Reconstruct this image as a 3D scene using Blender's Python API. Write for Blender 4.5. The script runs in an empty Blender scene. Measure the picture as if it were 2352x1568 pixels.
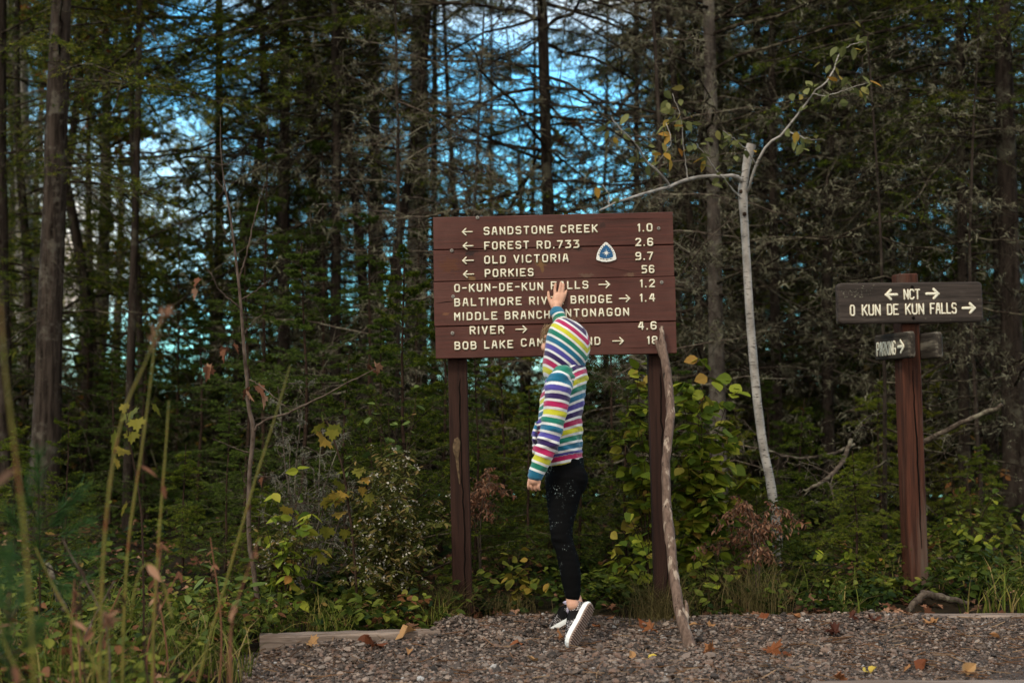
import bpy, math, random, os
import numpy as np
from mathutils import Vector, Matrix, noise as mnoise

# ------------------------------------------------------------------ camera, sky, sun, exposure
S = bpy.context.scene
COL = S.collection
R = math.radians
CAM = np.array([0.0, 0.0, 0.95])
PITCH = R(2.73)
FPX = 3266.7                      # focal length in pixels of the 2352 px wide view
cd = bpy.data.cameras.new("camera")
cd.lens = 50; cd.sensor_width = 36; cd.clip_start = 0.05; cd.clip_end = 600
cd.dof.use_dof = True; cd.dof.focus_distance = 6.1; cd.dof.aperture_fstop = 2.2
cam = bpy.data.objects.new("camera", cd); COL.objects.link(cam)
cam.location = CAM; cam.rotation_euler = (R(90) + PITCH, 0, 0)
S.camera = cam
S.render.resolution_x = 1024; S.render.resolution_y = 682

SUN_EL, SUN_AZ = 48.0, 218.0       # azimuth from +Y clockwise: behind the photographer, to the left
w = bpy.data.worlds.new("World"); S.world = w; w.use_nodes = True
nt = w.node_tree; nt.nodes.clear()
out = nt.nodes.new("ShaderNodeOutputWorld"); bg = nt.nodes.new("ShaderNodeBackground")
sky = nt.nodes.new("ShaderNodeTexSky"); sky.sky_type = 'NISHITA'; sky.sun_disc = False
sky.sun_elevation = R(SUN_EL); sky.sun_rotation = R(SUN_AZ)
sky.air_density = 1.0; sky.dust_density = 0.6; sky.ozone_density = 2.5; sky.altitude = 200
tc = nt.nodes.new("ShaderNodeTexCoord")
mp = nt.nodes.new("ShaderNodeMapping"); mp.inputs['Scale'].default_value = (1, 1, 2.2)
nz = nt.nodes.new("ShaderNodeTexNoise"); nz.inputs['Scale'].default_value = 2.6; nz.inputs['Detail'].default_value = 5
cr = nt.nodes.new("ShaderNodeValToRGB")
cr.color_ramp.elements[0].position = 0.36; cr.color_ramp.elements[0].color = (0, 0, 0, 1)
cr.color_ramp.elements[1].position = 0.56; cr.color_ramp.elements[1].color = (1, 1, 1, 1)
tint = nt.nodes.new("ShaderNodeMix"); tint.data_type = 'RGBA'; tint.blend_type = 'MULTIPLY'
tint.inputs[0].default_value = 1.0; tint.inputs[7].default_value = (1.15, 2.55, 2.62, 1)
mix = nt.nodes.new("ShaderNodeMix"); mix.data_type = 'RGBA'; mix.inputs[7].default_value = (8.9, 7.8, 6.5, 1)
L = nt.links.new
L(tc.outputs['Generated'], mp.inputs[0]); L(mp.outputs[0], nz.inputs['Vector']); 
sx = nt.nodes.new("ShaderNodeSeparateXYZ"); L(tc.outputs['Generated'], sx.inputs[0])
ma = nt.nodes.new("ShaderNodeMath"); ma.operation = 'MULTIPLY_ADD'; ma.inputs[1].default_value = -0.13; L(sx.outputs[1], ma.inputs[0]); L(nz.outputs[0], ma.inputs[2])  # thickens the unseen cloud behind the camera, added to make its light whiter
L(ma.outputs[0], cr.inputs[0])
L(sky.outputs[0], tint.inputs[6]); L(cr.outputs[0], mix.inputs[0]); L(tint.outputs[2], mix.inputs[6])
L(mix.outputs[2], bg.inputs[0]); bg.inputs[1].default_value = 0.15
L(bg.outputs[0], out.inputs[0])

sl = bpy.data.lights.new("sun", 'SUN'); sl.energy = 2.2; sl.angle = R(12); sl.color = (1.0, 0.86, 0.68)
so = bpy.data.objects.new("sun", sl); COL.objects.link(so); so.location = (-5, -8, 12)
_az, _el = R(SUN_AZ), R(SUN_EL)
_d = Vector((math.sin(_az) * math.cos(_el), math.cos(_az) * math.cos(_el), math.sin(_el)))
so.rotation_euler = _d.to_track_quat('Z', 'Y').to_euler()

vs = S.view_settings
vs.view_transform = 'Standard'; vs.look = 'None'; vs.exposure = 0.12; vs.gamma = 1.0; vs.use_curve_mapping = False
S.cycles.max_bounces = 5; S.cycles.diffuse_bounces = 3; S.cycles.glossy_bounces = 2
S.cycles.transmission_bounces = 3; S.cycles.transparent_max_bounces = 4
S.cycles.caustics_reflective = False; S.cycles.caustics_refractive = False
S.cycles.use_denoising = True

SKIP = set()

# ------------------------------------------------------------------ helpers
def at(px, py, Y):
    """world point at depth Y seen at pixel (px, py) of the 2352x1568 view"""
    x = (px - 1176) / FPX; y = (784 - py) / FPX
    d = np.array([x, math.cos(PITCH) - y * math.sin(PITCH), math.sin(PITCH) + y * math.cos(PITCH)])
    return CAM + d * (Y / d[1])

def rs(seed): return np.random.RandomState(seed)

class MB:
    """collects polygons, builds ONE mesh object"""
    def __init__(s): s.v = []; s.f = []; s.n = 0; s.t = []; s.sm = []; s.mi = []
    def add(s, verts, faces, tint=0.5, smooth=True, mat=0):
        verts = np.asarray(verts, dtype=np.float64).reshape(-1, 3); faces = np.asarray(faces, dtype=np.int64)
        if len(faces) == 0: return s
        s.v.append(verts); s.f.append(faces + s.n); s.n += len(verts)
        t = np.empty(len(faces)); t[:] = tint; s.t.append(t)
        s.sm.append(np.full(len(faces), smooth)); s.mi.append(np.full(len(faces), mat, dtype=np.int32))
        return s
    def polys(s, verts, faces, tint=0.5, smooth=True, mat=0):
        """faces: list of index lists of any length"""
        base = s.n; verts = np.asarray(verts, float).reshape(-1, 3)
        by = {}
        for f in faces: by.setdefault(len(f), []).append(f)
        first = True
        for k, fs in by.items():
            fa = np.array(fs, dtype=np.int64) + base
            s.f.append(fa); t = np.empty(len(fa)); t[:] = tint; s.t.append(t)
            s.sm.append(np.full(len(fa), smooth)); s.mi.append(np.full(len(fa), mat, dtype=np.int32))
        s.v.append(verts); s.n += len(verts)
        return s
    def mesh(s, name):
        me = bpy.data.meshes.new(name)
        v = np.concatenate(s.v)
        me.vertices.add(len(v)); me.vertices.foreach_set('co', v.astype(np.float32).ravel())
        li = np.concatenate([f.ravel() for f in s.f]).astype(np.int32)
        tot = np.concatenate([np.full(len(f), f.shape[1]) for f in s.f]).astype(np.int32)
        st = np.concatenate([[0], np.cumsum(tot)[:-1]]).astype(np.int32)
        me.loops.add(len(li)); me.loops.foreach_set('vertex_index', li)
        me.polygons.add(len(tot)); me.polygons.foreach_set('loop_start', st); me.polygons.foreach_set('loop_total', tot)
        me.polygons.foreach_set('use_smooth', np.concatenate(s.sm))
        me.polygons.foreach_set('material_index', np.concatenate(s.mi))
        a = me.attributes.new('tint', 'FLOAT', 'FACE'); a.data.foreach_set('value', np.concatenate(s.t).astype(np.float32))
        me.update(calc_edges=True)
        return me
    def build(s, name, mats, parent=None, loc=None):
        me = s.mesh(name)
        for m in (mats if isinstance(mats, (list, tuple)) else [mats]): me.materials.append(m)
        return link(name, me, parent, loc)

def link(name, me, parent=None, loc=None):
    o = bpy.data.objects.new(name, me); COL.objects.link(o)
    if parent is not None: o.parent = parent
    if loc is not None: o.location = loc
    return o

def empty(name, loc=(0, 0, 0), rot=(0, 0, 0)):
    o = bpy.data.objects.new(name, None); COL.objects.link(o); o.location = loc; o.rotation_euler = rot
    o.empty_display_size = 0.1
    return o

def tag(o, label=None, cat=None, group=None, kind=None):
    if label: o['label'] = label
    if cat: o['category'] = cat
    if group: o['group'] = group
    if kind: o['kind'] = kind
    return o

def copy_tree(o, parent=None):
    c = o.copy(); COL.objects.link(c)
    if parent is not None: c.parent = parent
    for ch in list(o.children):
        copy_tree(ch, c)
    return c

def norm(a, axis=-1): return a / (np.linalg.norm(a, axis=axis, keepdims=True) + 1e-12)

def perp(d):
    """two unit vectors perpendicular to each d (n,3)"""
    d = norm(d); ref = np.where(np.abs(d[..., 2:3]) < 0.85, np.array([0, 0, 1.0]), np.array([1.0, 0, 0]))
    a = norm(np.cross(d, ref)); b = np.cross(d, a)
    return a, b

def tubes(P, rad, sides=4, caps=False):
    """P (B,K,3), rad (B,K) -> verts, quad faces of B tubes"""
    P = np.asarray(P, float); rad = np.asarray(rad, float)
    B, K, _ = P.shape
    T = np.empty_like(P)
    T[:, 1:-1] = P[:, 2:] - P[:, :-2]; T[:, 0] = P[:, 1] - P[:, 0]; T[:, -1] = P[:, -1] - P[:, -2]
    a, _b = perp(P[:, -1] - P[:, 0]); a = a[:, None, :]
    T = norm(T); A = norm(a - T * np.sum(a * T, -1, keepdims=True)); Bv = np.cross(T, A)
    ang = np.arange(sides) * 2 * math.pi / sides
    V = P[:, :, None, :] + rad[:, :, None, None] * (np.cos(ang)[None, None, :, None] * A[:, :, None, :] + np.sin(ang)[None, None, :, None] * Bv[:, :, None, :])
    i = np.arange(sides); j = (i + 1) % sides
    q = np.stack([i, j, j + sides, i + sides], -1)
    F = (q[None, None] + (np.arange(K - 1) * sides)[None, :, None, None] + (np.arange(B) * K * sides)[:, None, None, None]).reshape(-1, 4)
    return V.reshape(-1, 3), F

def crom(P, n):
    """Catmull-Rom resample of rows (K,d) to n rows (uniform in index)"""
    P = np.asarray(P, float); K = len(P)
    t = np.linspace(0, K - 1, n); i = np.clip(t.astype(int), 0, K - 2); u = (t - i)[:, None]
    g = lambda k: P[np.clip(k, 0, K - 1)]
    p0 = np.where((i > 0)[:, None], g(i - 1), 2 * g(i) - g(i + 1)); p1 = g(i); p2 = g(i + 1)
    p3 = np.where((i + 2 < K)[:, None], g(i + 2), 2 * g(i + 1) - g(i))
    return 0.5 * (2 * p1 + (p2 - p0) * u + (2 * p0 - 5 * p1 + 4 * p2 - p3) * u * u + (3 * p1 - p0 - 3 * p2 + p3) * u ** 3)

def place(tv, tf, pos, X, Y, Z, sc=1.0):
    """copies of a template (verts tv (n,3), faces tf (m,k)) with axes X,Y,Z (L,3) at pos (L,3)"""
    tv = np.asarray(tv, float); tf = np.asarray(tf, int); Ln = len(pos); sc = np.broadcast_to(np.asarray(sc, float), (Ln,))
    M = np.stack([X, Y, Z], 1) * sc[:, None, None]
    V = np.einsum('vk,lkc->lvc', tv, M) + pos[:, None, :]
    F = (tf[None] + (np.arange(Ln) * len(tv))[:, None, None]).reshape(-1, tf.shape[1])
    return V.reshape(-1, 3), F

def box(mb, c, s, ax=None, bevel=0.0, tint=0.5, mat=0):
    """box with chamfered edges; c centre, s full size, ax 3x3 rows = local axes"""
    h = np.array(s) / 2; b = min(bevel, h.min() * 0.9)
    ax = np.eye(3) if ax is None else np.asarray(ax)
    if b <= 0:
        v = np.array([[x, y, z] for x in (-1, 1) for y in (-1, 1) for z in (-1, 1)], float) * h
        f = [[0, 1, 3, 2], [4, 6, 7, 5], [0, 4, 5, 1], [2, 3, 7, 6], [0, 2, 6, 4], [1, 5, 7, 3]]
        return mb.add(v @ ax + np.array(c), f, tint, False, mat)
    vs_, fs = [], []
    idx = {}
    for sx in (-1, 1):
        for sy in (-1, 1):
            for sz in (-1, 1):
                sg = np.array([sx, sy, sz])
                for k in range(3):
                    p = sg * (h - b); p = p.astype(float); p[k] = sg[k] * h[k]
                    idx[(sx, sy, sz, k)] = len(vs_); vs_.append(p)
    for k in range(3):
        o1, o2 = [(1, 2), (2, 0), (0, 1)][k]
        for sg in (-1, 1):
            loop = []
            for a_, b_ in ((-1, -1), (1, -1), (1, 1), (-1, 1)):
                t = [0, 0, 0]; t[k] = sg; t[o1] = a_; t[o2] = b_; loop.append(idx[(*t, k)])
            fs.append(loop if sg > 0 else loop[::-1])
    for k in range(3):
        o1, o2 = [(1, 2), (2, 0), (0, 1)][k]
        for a_ in (-1, 1):
            for b_ in (-1, 1):
                t0 = [0, 0, 0]; t1 = [0, 0, 0]
                t0[k] = -1; t1[k] = 1
                for t in (t0, t1): t[o1] = a_; t[o2] = b_
                q = [idx[(*t0, o1)], idx[(*t1, o1)], idx[(*t1, o2)], idx[(*t0, o2)]]
                fs.append(q if a_ * b_ < 0 else q[::-1])
    tri = []
    for sx in (-1, 1):
        for sy in (-1, 1):
            for sz in (-1, 1):
                q = [idx[(sx, sy, sz, 0)], idx[(sx, sy, sz, 1)], idx[(sx, sy, sz, 2)]]
                tri.append(q if sx * sy * sz > 0 else q[::-1])
    return mb.polys(np.array(vs_) @ ax + np.array(c), fs + tri, tint, False, mat)

# ------------------------------------------------------------------ materials
def srgb(r, g, b):
    f = lambda c: (c / 255 / 12.92) if c <= 10 else ((c / 255 + 0.055) / 1.055) ** 2.4
    return (f(r), f(g), f(b), 1)

class NT:
    """tiny node-graph helper"""
    def __init__(s, name):
        s.m = bpy.data.materials.new(name); s.m.use_nodes = True; s.t = s.m.node_tree
        s.b = s.t.nodes['Principled BSDF']; s.o = s.t.nodes['Material Output']
    def n(s, kind, **kw):
        nd = s.t.nodes.new('ShaderNode' + kind)
        for k, v in kw.items(): setattr(nd, k, v)
        return nd
    def l(s, a, b): s.t.links.new(a, b)
    def noise(s, vec, scale, detail=4, rough=0.55, stretch=None):
        nd = s.n('TexNoise'); nd.inputs['Scale'].default_value = scale; nd.inputs['Detail'].default_value = detail
        nd.inputs['Roughness'].default_value = rough
        if stretch is not None:
            mp = s.n('Mapping'); mp.inputs['Scale'].default_value = stretch; s.l(vec, mp.inputs[0]); vec = mp.outputs[0]
        s.l(vec, nd.inputs['Vector']); return nd.outputs[0]
    def ramp(s, fac, stops, const=False):
        nd = s.n('ValToRGB'); r = nd.color_ramp
        if const: r.interpolation = 'CONSTANT'
        while len(r.elements) < len(stops): r.elements.new(0.5)
        for e, (p, c) in zip(r.elements, stops): e.position = p; e.color = c if len(c) == 4 else (*c, 1)
        if fac is not None: s.l(fac, nd.inputs[0])
        return nd.outputs[0]
    def math(s, op, a, b=0.0, c=None):
        nd = s.n('Math', operation=op)
        for i, x in enumerate((a, b, c)):
            if x is None: continue
            if isinstance(x, (int, float)): nd.inputs[i].default_value = x
            else: s.l(x, nd.inputs[i])
        return nd.outputs[0]
    def mix(s, fac, a, b, blend='MIX'):
        nd = s.n('Mix', data_type='RGBA', blend_type=blend)
        for i, x in ((0, fac), (6, a), (7, b)):
            if isinstance(x, (int, float)): nd.inputs[i].default_value = x
            elif isinstance(x, tuple): nd.inputs[i].default_value = x
            else: s.l(x, nd.inputs[i])
        return nd.outputs[2]
    def attr(s, name):
        nd = s.n('Attribute'); nd.attribute_name = name; return nd.outputs['Fac']
    def bump(s, h, strength=0.5, dist=0.01):
        nd = s.n('Bump'); nd.inputs['Strength'].default_value = strength; nd.inputs['Distance'].default_value = dist
        s.l(h, nd.inputs['Height']); s.l(nd.outputs[0], s.b.inputs['Normal'])
    def obj(s): return s.n('TexCoord').outputs['Object']
    def done(s, col, rough=0.8, spec=0.3):
        if isinstance(col, tuple): s.b.inputs['Base Color'].default_value = col
        else: s.l(col, s.b.inputs['Base Color'])
        if isinstance(rough, (int, float)): s.b.inputs['Roughness'].default_value = rough
        else: s.l(rough, s.b.inputs['Roughness'])
        s.b.inputs['Specular IOR Level'].default_value = spec
        return s.m

def mat_simple(name, col, rough=0.7, spec=0.3, var=0.25, scale=20, bump=0.0):
    g = NT(name); v = g.noise(g.obj(), scale)
    c2 = tuple(x * (1 - var) for x in col[:3]) + (1,); c1 = tuple(min(1, x * (1 + var)) for x in col[:3]) + (1,)
    c = g.ramp(v, [(0.3, c2), (0.7, c1)])
    if bump: g.bump(v, bump, 0.004)
    return g.done(c, rough, spec)

def mat_leaf(name, stops, trans=0.35, rough=0.55, spec=0.25, objvar=0.0):
    """foliage: colour by per-face tint, some light through the blade"""
    g = NT(name); t = g.attr('tint')
    if objvar:
        oi = g.n('ObjectInfo'); t = g.math('ADD', t, g.math('MULTIPLY', g.math('SUBTRACT', oi.outputs['Random'], 0.5), objvar))
    c = g.ramp(t, stops); g.done(c, rough, spec * .3)
    if trans:
        tr = g.n('BsdfTranslucent'); g.l(c, tr.inputs[0]); mx = g.n('MixShader'); mx.inputs[0].default_value = trans
        g.l(g.b.outputs[0], mx.inputs[1]); g.l(tr.outputs[0], mx.inputs[2]); g.l(mx.outputs[0], g.o.inputs[0])
    return g.m

def mat_bark(name, dark, light, lichen=None, amount=0.5, scale=6, stretch=(1, 1, 0.16), bump=1.0):
    g = NT(name); oc = g.obj()
    n1 = g.noise(oc, scale * 4, 6, 0.65, stretch)
    c = g.ramp(n1, [(0.32, dark), (0.62, light)])
    if lichen is not None:
        n2 = g.noise(oc, scale, 6, 0.7)
        c = g.mix(g.ramp(n2, [(0.62 - amount * 0.25, (0, 0, 0, 1)), (0.72 - amount * 0.2, (1, 1, 1, 1))]), c, lichen)
    g.bump(n1, bump, 0.02)
    return g.done(c, 0.95, 0.04)

def mat_birch(name):
    g = NT(name); oc = g.obj()
    n1 = g.noise(oc, 12, 5, 0.6)
    c = g.ramp(n1, [(0.3, (0.17, 0.155, 0.14, 1)), (0.6, (0.38, 0.36, 0.335, 1))])
    n2 = g.noise(oc, 26, 3, 0.5, (1.0, 1.0, 6.0))
    c = g.mix(g.ramp(n2, [(0.62, (0, 0, 0, 1)), (0.66, (1, 1, 1, 1))]), c, (0.05, 0.042, 0.04, 1))
    n3 = g.noise(oc, 5, 5, 0.7)
    c = g.mix(g.ramp(n3, [(0.60, (0, 0, 0, 1)), (0.68, (1, 1, 1, 1))]), c, (0.10, 0.09, 0.085, 1))
    g.bump(n2, 0.4, 0.006)
    return g.done(c, 0.75, 0.2)
# ------------------------------------------------------------------ ground
def sm(a, b, x): t = np.clip((x - a) / (b - a), 0, 1); return t * t * (3 - 2 * t)
_EX = [-1.3, -1.02, -0.35, -0.1, 0.40, 0.66, 3.0, 8.0]; _EY = [5.5, 5.56, 5.68, 6.28, 6.34, 6.20, 6.30, 6.5]
def yedge(x): return np.interp(x, _EX, _EY)
def gz(x, y):
    """height of the forest floor"""
    x = np.asarray(x, float); y = np.asarray(y, float)
    base = 0.015 + 0.05 * sm(6.0, 8.0, y) + 0.25 * sm(9, 30, y) + 0.04 * sm(-1.2, -2.2, x)
    wob = 0.02 * np.sin(x * 2.3 + 1) * np.cos(y * 1.9) + 0.012 * np.sin(x * 5.1) * np.sin(y * 4.7 + 2)
    wob = wob * (1 - sm(11, 13.5, y)) * (1 - sm(5.0, 6.5, np.abs(x)))
    inside = sm(-1.25, -0.95, x) * (1 - sm(-0.08, 0.06, y - yedge(x)))
    return (base + wob) * (1 - inside) - 0.03 * inside

m_floor = NT("forest_floor")
_o = m_floor.obj()
_n = m_floor.noise(_o, 9, 8, 0.7)
_c = m_floor.ramp(_n, [(0.3, (0.008, 0.006, 0.004, 1)), (0.5, (0.026, 0.018, 0.010, 1)), (0.7, (0.018, 0.022, 0.007, 1))])
m_floor.bump(_n, 1.0, 0.05)
m_floor = m_floor.done(_c, 0.95, 0.1)

def grid(x0, x1, nx, y0, y1, ny, zf):
    X, Y = np.meshgrid(np.linspace(x0, x1, nx), np.linspace(y0, y1, ny))
    V = np.stack([X, Y, zf(X, Y)], -1).reshape(-1, 3)
    i = np.arange(nx - 1)[None, :] + np.arange(ny - 1)[:, None] * nx
    F = np.stack([i, i + 1, i + 1 + nx, i + nx], -1).reshape(-1, 4)
    return V, F
mb = MB()
V, F = grid(-7, 8, 150, 1.0, 14, 130, gz); mb.add(V, F)
def ring(mb):
    # the same sheet carried on to the horizon
    xs = [-7, 8]; ys = [1.0, 14.0]
    def q(a, b, c, d): mb.add([a, b, c, d], [[0, 1, 2, 3]])
    zb = lambda x, y: float(gz(x, y))
    far = 260.0
    n = 40
    X, Y = np.meshgrid(np.linspace(-far, far, n), np.concatenate([[14.0], np.linspace(20, far, n - 1)]))
    V = np.stack([X, Y, gz(np.clip(X, -7, 8), Y)], -1).reshape(-1, 3)
    i = np.arange(n - 1)[None, :] + np.arange(n - 1)[:, None] * n
    mb.add(V, np.stack([i, i + 1, i + 1 + n, i + n], -1).reshape(-1, 4))
    for xa, xb in ((-far, -7.0), (8.0, far)):
        mb.add(*grid(xa, xb, 30, 1.0, 14, 30, lambda X, Y: gz(np.clip(X, -7, 8), Y)))
    mb.add(*grid(-far, far, 30, -far, 1.0, 30, lambda X, Y: X * 0 - 0.03))
ring(mb)
ground = tag(mb.build("ground", m_floor), kind="structure")

# gravel pull-off: fine dirt sheet and the stones on it
g = NT("gravel_dirt"); _o = g.obj()
n1 = g.noise(_o, 160, 4, 0.6); n2 = g.noise(_o, 3.2, 5, 0.6)
c = g.ramp(n1, [(0.3, (0.022, 0.018, 0.016, 1)), (0.55, (0.085, 0.067, 0.058, 1)), (0.75, (0.17, 0.145, 0.13, 1))])
c = g.mix(g.ramp(n2, [(0.45, (0, 0, 0, 1)), (0.7, (1, 1, 1, 1))]), c, (0.055, 0.034, 0.024, 1))
g.bump(n1, 1.0, 0.008); m_dirt = g.done(c, 0.95, 0.15)
def gravz(x, y):
    return 0.004 + .050 * np.exp(-((x + .20) / .20) ** 2 - ((y - 5.82) / .22) ** 2) + 0.012 * np.sin(x * 3.1 + .5) * np.sin(y * 2.7) + 0.045 * sm(-0.45, 0.0, y - yedge(x)) - 0.05 * sm(-0.7, -1.2, x) + 0.006 * np.sin(x * 9.1 + y * 7)
nx, ny = 130, 90
xs = np.linspace(-1.25, 6.5, nx); T = np.linspace(0, 1, ny)
X = np.repeat(xs[None], ny, 0); Y = 2.0 + (yedge(xs)[None] + 0.015 - 2.0) * T[:, None]
V = np.stack([X, Y, gravz(X, Y)], -1).reshape(-1, 3)
i = np.arange(nx - 1)[None, :] + np.arange(ny - 1)[:, None] * nx
tag(MB().add(V, np.stack([i, i + 1, i + 1 + nx, i + nx], -1).reshape(-1, 4)).build("gravel_path", m_dirt), kind="structure")

ico_v = []
_p = (1 + 5 ** .5) / 2
for a in (-1, 1):
    for b in (-_p, _p): ico_v += [(0, a, b), (a, b, 0), (b, 0, a)]
ico_v = np.array(ico_v, float) / math.hypot(1, _p)
def hull_faces(v):
    """faces of the icosahedron: triples at mutual edge length"""
    e = np.linalg.norm(v[:, None] - v[None], axis=-1); el = np.min(e[e > 1e-6]) * 1.05; fs = []
    for a in range(12):
        for b in range(a + 1, 12):
            for c in range(b + 1, 12):
                if e[a, b] < el and e[b, c] < el and e[a, c] < el:
                    f = [a, b, c]
                    if np.dot(np.cross(v[b] - v[a], v[c] - v[a]), v[a] + v[b] + v[c]) < 0: f = [a, c, b]
                    fs.append(f)
    return np.array(fs)
ico_f = hull_faces(ico_v)
g = NT("pebbles"); t = g.attr('tint'); n1 = g.noise(g.obj(), 220, 3, 0.6)
c = g.ramp(t, [(0.0, (0.028, 0.023, 0.020, 1)), (0.22, (0.060, 0.048, 0.042, 1)), (0.42, (0.125, 0.095, 0.077, 1)), (0.58, (0.165, 0.104, 0.078, 1)), (0.74, (0.20, 0.172, 0.152, 1)), (0.85, (0.31, 0.24, 0.195, 1)), (0.93, (0.27, 0.255, 0.245, 1)), (1.0, (0.42, 0.42, 0.42, 1))])
c = g.mix(0.5, c, g.ramp(n1, [(0.3, (0.42, 0.40, 0.38, 1)), (0.7, (1, 1, 1, 1))]), 'MULTIPLY')
m_peb = g.done(c, 0.8, 0.3)
r = rs(5)
mb = MB()
N = 92000
yy = 4.3 + 2.15 * r.rand(N) ** 0.9; xx = -1.1 + r.rand(N) * 5.85
k = (yy < yedge(xx) + 0.03 * r.randn(N)) & (xx < 0.375 * yy + 1.6) & (xx > -1.0 + 0.05 * np.sin(yy * 9) + 0.07 * r.rand(N))
# worn, finer patch at the lower right: fewer and smaller stones
fine = sm(0.3, 1.6, xx - (yy - 4.6) * 0.9)
k &= r.rand(N) > fine * 0.55
xx, yy, fine = xx[k], yy[k], fine[k]; n = len(xx)
sz = (0.0032 + 0.0064 * r.rand(n) ** 1.8) * (1 - 0.45 * fine); big = r.rand(n) < 0.06; sz[big] *= 1.4 + .8 * r.rand(big.sum())
for j in range(8):
    tv = ico_v * (1 + 0.28 * r.randn(12, 1)) * np.array([1.15, 1.0, 0.62])
    s_ = np.arange(j, n, 8); a = r.rand(len(s_)) * 6.283; til = r.randn(len(s_), 2) * 0.35
    Z = norm(np.stack([til[:, 0], til[:, 1], np.ones(len(s_))], -1)); Xd = norm(np.cross(np.stack([np.sin(a), -np.cos(a), 0 * a], -1), Z)); Yd = np.cross(Z, Xd)
    p = np.stack([xx[s_], yy[s_], gravz(xx[s_], yy[s_]) + sz[s_] * (0.25 + 0.35 * r.rand(len(s_)))], -1)
    v, f = place(tv, ico_f, p, Xd, Yd, Z, sz[s_])
    tt = r.rand(len(s_)); tt = np.where(r.rand(len(s_)) < 0.9, tt * 0.85, tt)
    mb.add(v, f, np.repeat(tt, 20), False)
tag(mb.build("gravel", m_peb), kind="stuff")

r = rs(6); n = 2600; y = 4.4 + 2.0 * r.rand(n); x = -1.0 + 3.8 * r.rand(n); k = (y < yedge(x)) & (np.abs(x) < .38 * y); x, y = x[k], y[k]; n = len(x); a = r.rand(n) * 6.283; Lr = .006 + .05 * r.rand(n) ** 3.0
d = np.stack([np.cos(a), np.sin(a), .15 * r.randn(n)], -1) * Lr[:, None]; c = np.stack([x, y, gravz(x, y) + .013], -1); P = np.stack([c - d, c + d * .1 + .002 * r.randn(n, 3), c + d], 1)
m_bits = mat_leaf("needle_litter", [(0, (0.05, 0.025, 0.014, 1)), (.6, (0.14, 0.075, 0.04, 1)), (1, (0.26, 0.18, 0.11, 1))], 0, .9, .1); mb = MB(); v, f = tubes(P, np.full((n, 3), .0009) * (1 + 1.2 * (Lr > .03))[:, None], 3); mb.add(v, f, np.repeat(r.rand(n), 6), False); tag(mb.build("needle_litter", m_bits), kind="stuff")

# ------------------------------------------------------------------ border timbers
def mat_wood(name, dark, light, red=None, scale=1.0, axis=0, patch=0.5):
    g = NT(name); oc = g.obj(); st = [22 * scale, 22 * scale, 22 * scale]; st[axis] = 1.2 * scale
    n1 = g.noise(oc, 3.0, 7, 0.62, tuple(st)); c = g.ramp(n1, [(0.3, dark), (0.68, light)])
    if red is not None:
        st2 = [6 * scale] * 3; st2[axis] = 1.0 * scale
        n2 = g.noise(oc, 1.6, 5, 0.6, tuple(st2)); c = g.mix(g.ramp(n2, [(patch - 0.06, (0, 0, 0, 1)), (patch + 0.06, (1, 1, 1, 1))]), c, red)
    g.bump(n1, 0.5, 0.004)
    return g.done(c, 0.85, 0.2)
m_timber = mat_wood("weathered_timber", (0.055, 0.038, 0.030, 1), (0.30, 0.24, 0.20, 1), (0.13, 0.095, 0.075, 1), 1.0, 0)
m_tknot = mat_simple('timber_knot', (0.045, 0.028, 0.02, 1), .9, .1, .5, 90)
def timber(name, p0, p1, h, d, label, knot=None):
    p0, p1 = np.array(p0), np.array(p1); u = p1 - p0; Ln = np.linalg.norm(u); ang = math.atan2(u[1], u[0])
    mb = MB(); r = rs(int(Ln * 1000)); n = 26
    prof = np.array([(-d / 2, 0), (-d / 2, h - .008), (-d / 2 + .008, h), (d / 2 - .008, h), (d / 2, h - .008), (d / 2, 0)])
    x = np.linspace(-Ln / 2, Ln / 2, n); V = np.zeros((n, 6, 3)); V[:, :, 0] = x[:, None]; V[:, :, 1] = prof[None, :, 0]; V[:, :, 2] = prof[None, :, 1]
    V[:, 1:5, 1:] += r.randn(n, 4, 2) * 0.0012
    fs = [[i * 6 + j, i * 6 + (j + 1) % 6, i * 6 + 6 + (j + 1) % 6, i * 6 + 6 + j][::-1] for i in range(n - 1) for j in range(6)]
    fs += [[5, 4, 3, 2, 1, 0][::-1], [(n - 1) * 6 + j for j in range(6)][::-1]]
    mb.polys(V.reshape(-1, 3), fs, smooth=False)
    o = mb.build(name, m_timber)
    if knot is not None:
        a = np.arange(14) * 2 * math.pi / 14; mk = MB(); V = np.stack([knot + .021 * np.cos(a) * (1 + .12 * r.randn(14)), np.full(14, -d / 2 - .0025), h * .60 + .024 * np.sin(a)], -1); V = np.concatenate([V, [[knot, -d / 2 - .006, h * .60]]]); mk.polys(V, [[i, (i + 1) % 14, 14] for i in range(14)]); mk.build('knot', m_tknot, o)
    o.location = (*((p0 + p1) / 2)[:2], (p0 + p1)[2] / 2); o.rotation_euler = (0, 0, ang)
    return tag(o, label, "border timber")
timber("border_timber", (-0.985, 5.60, -0.075), (-0.29, 5.718, -0.088), 0.155, 0.085, "pale weathered border timber with its sawn end showing, at the left edge of the gravel", -.06)
timber("border_timber", (0.82, 6.242, -0.10), (3.1, 6.335, -0.095), 0.150, 0.085, "long border timber almost buried along the back edge of the gravel, below the small signpost")
timber("border_timber", (1.02, 4.86, -0.125), (2.6, 4.90, -0.12), 0.15, 0.085, "border timber just showing at the bottom right edge of the gravel")

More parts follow.
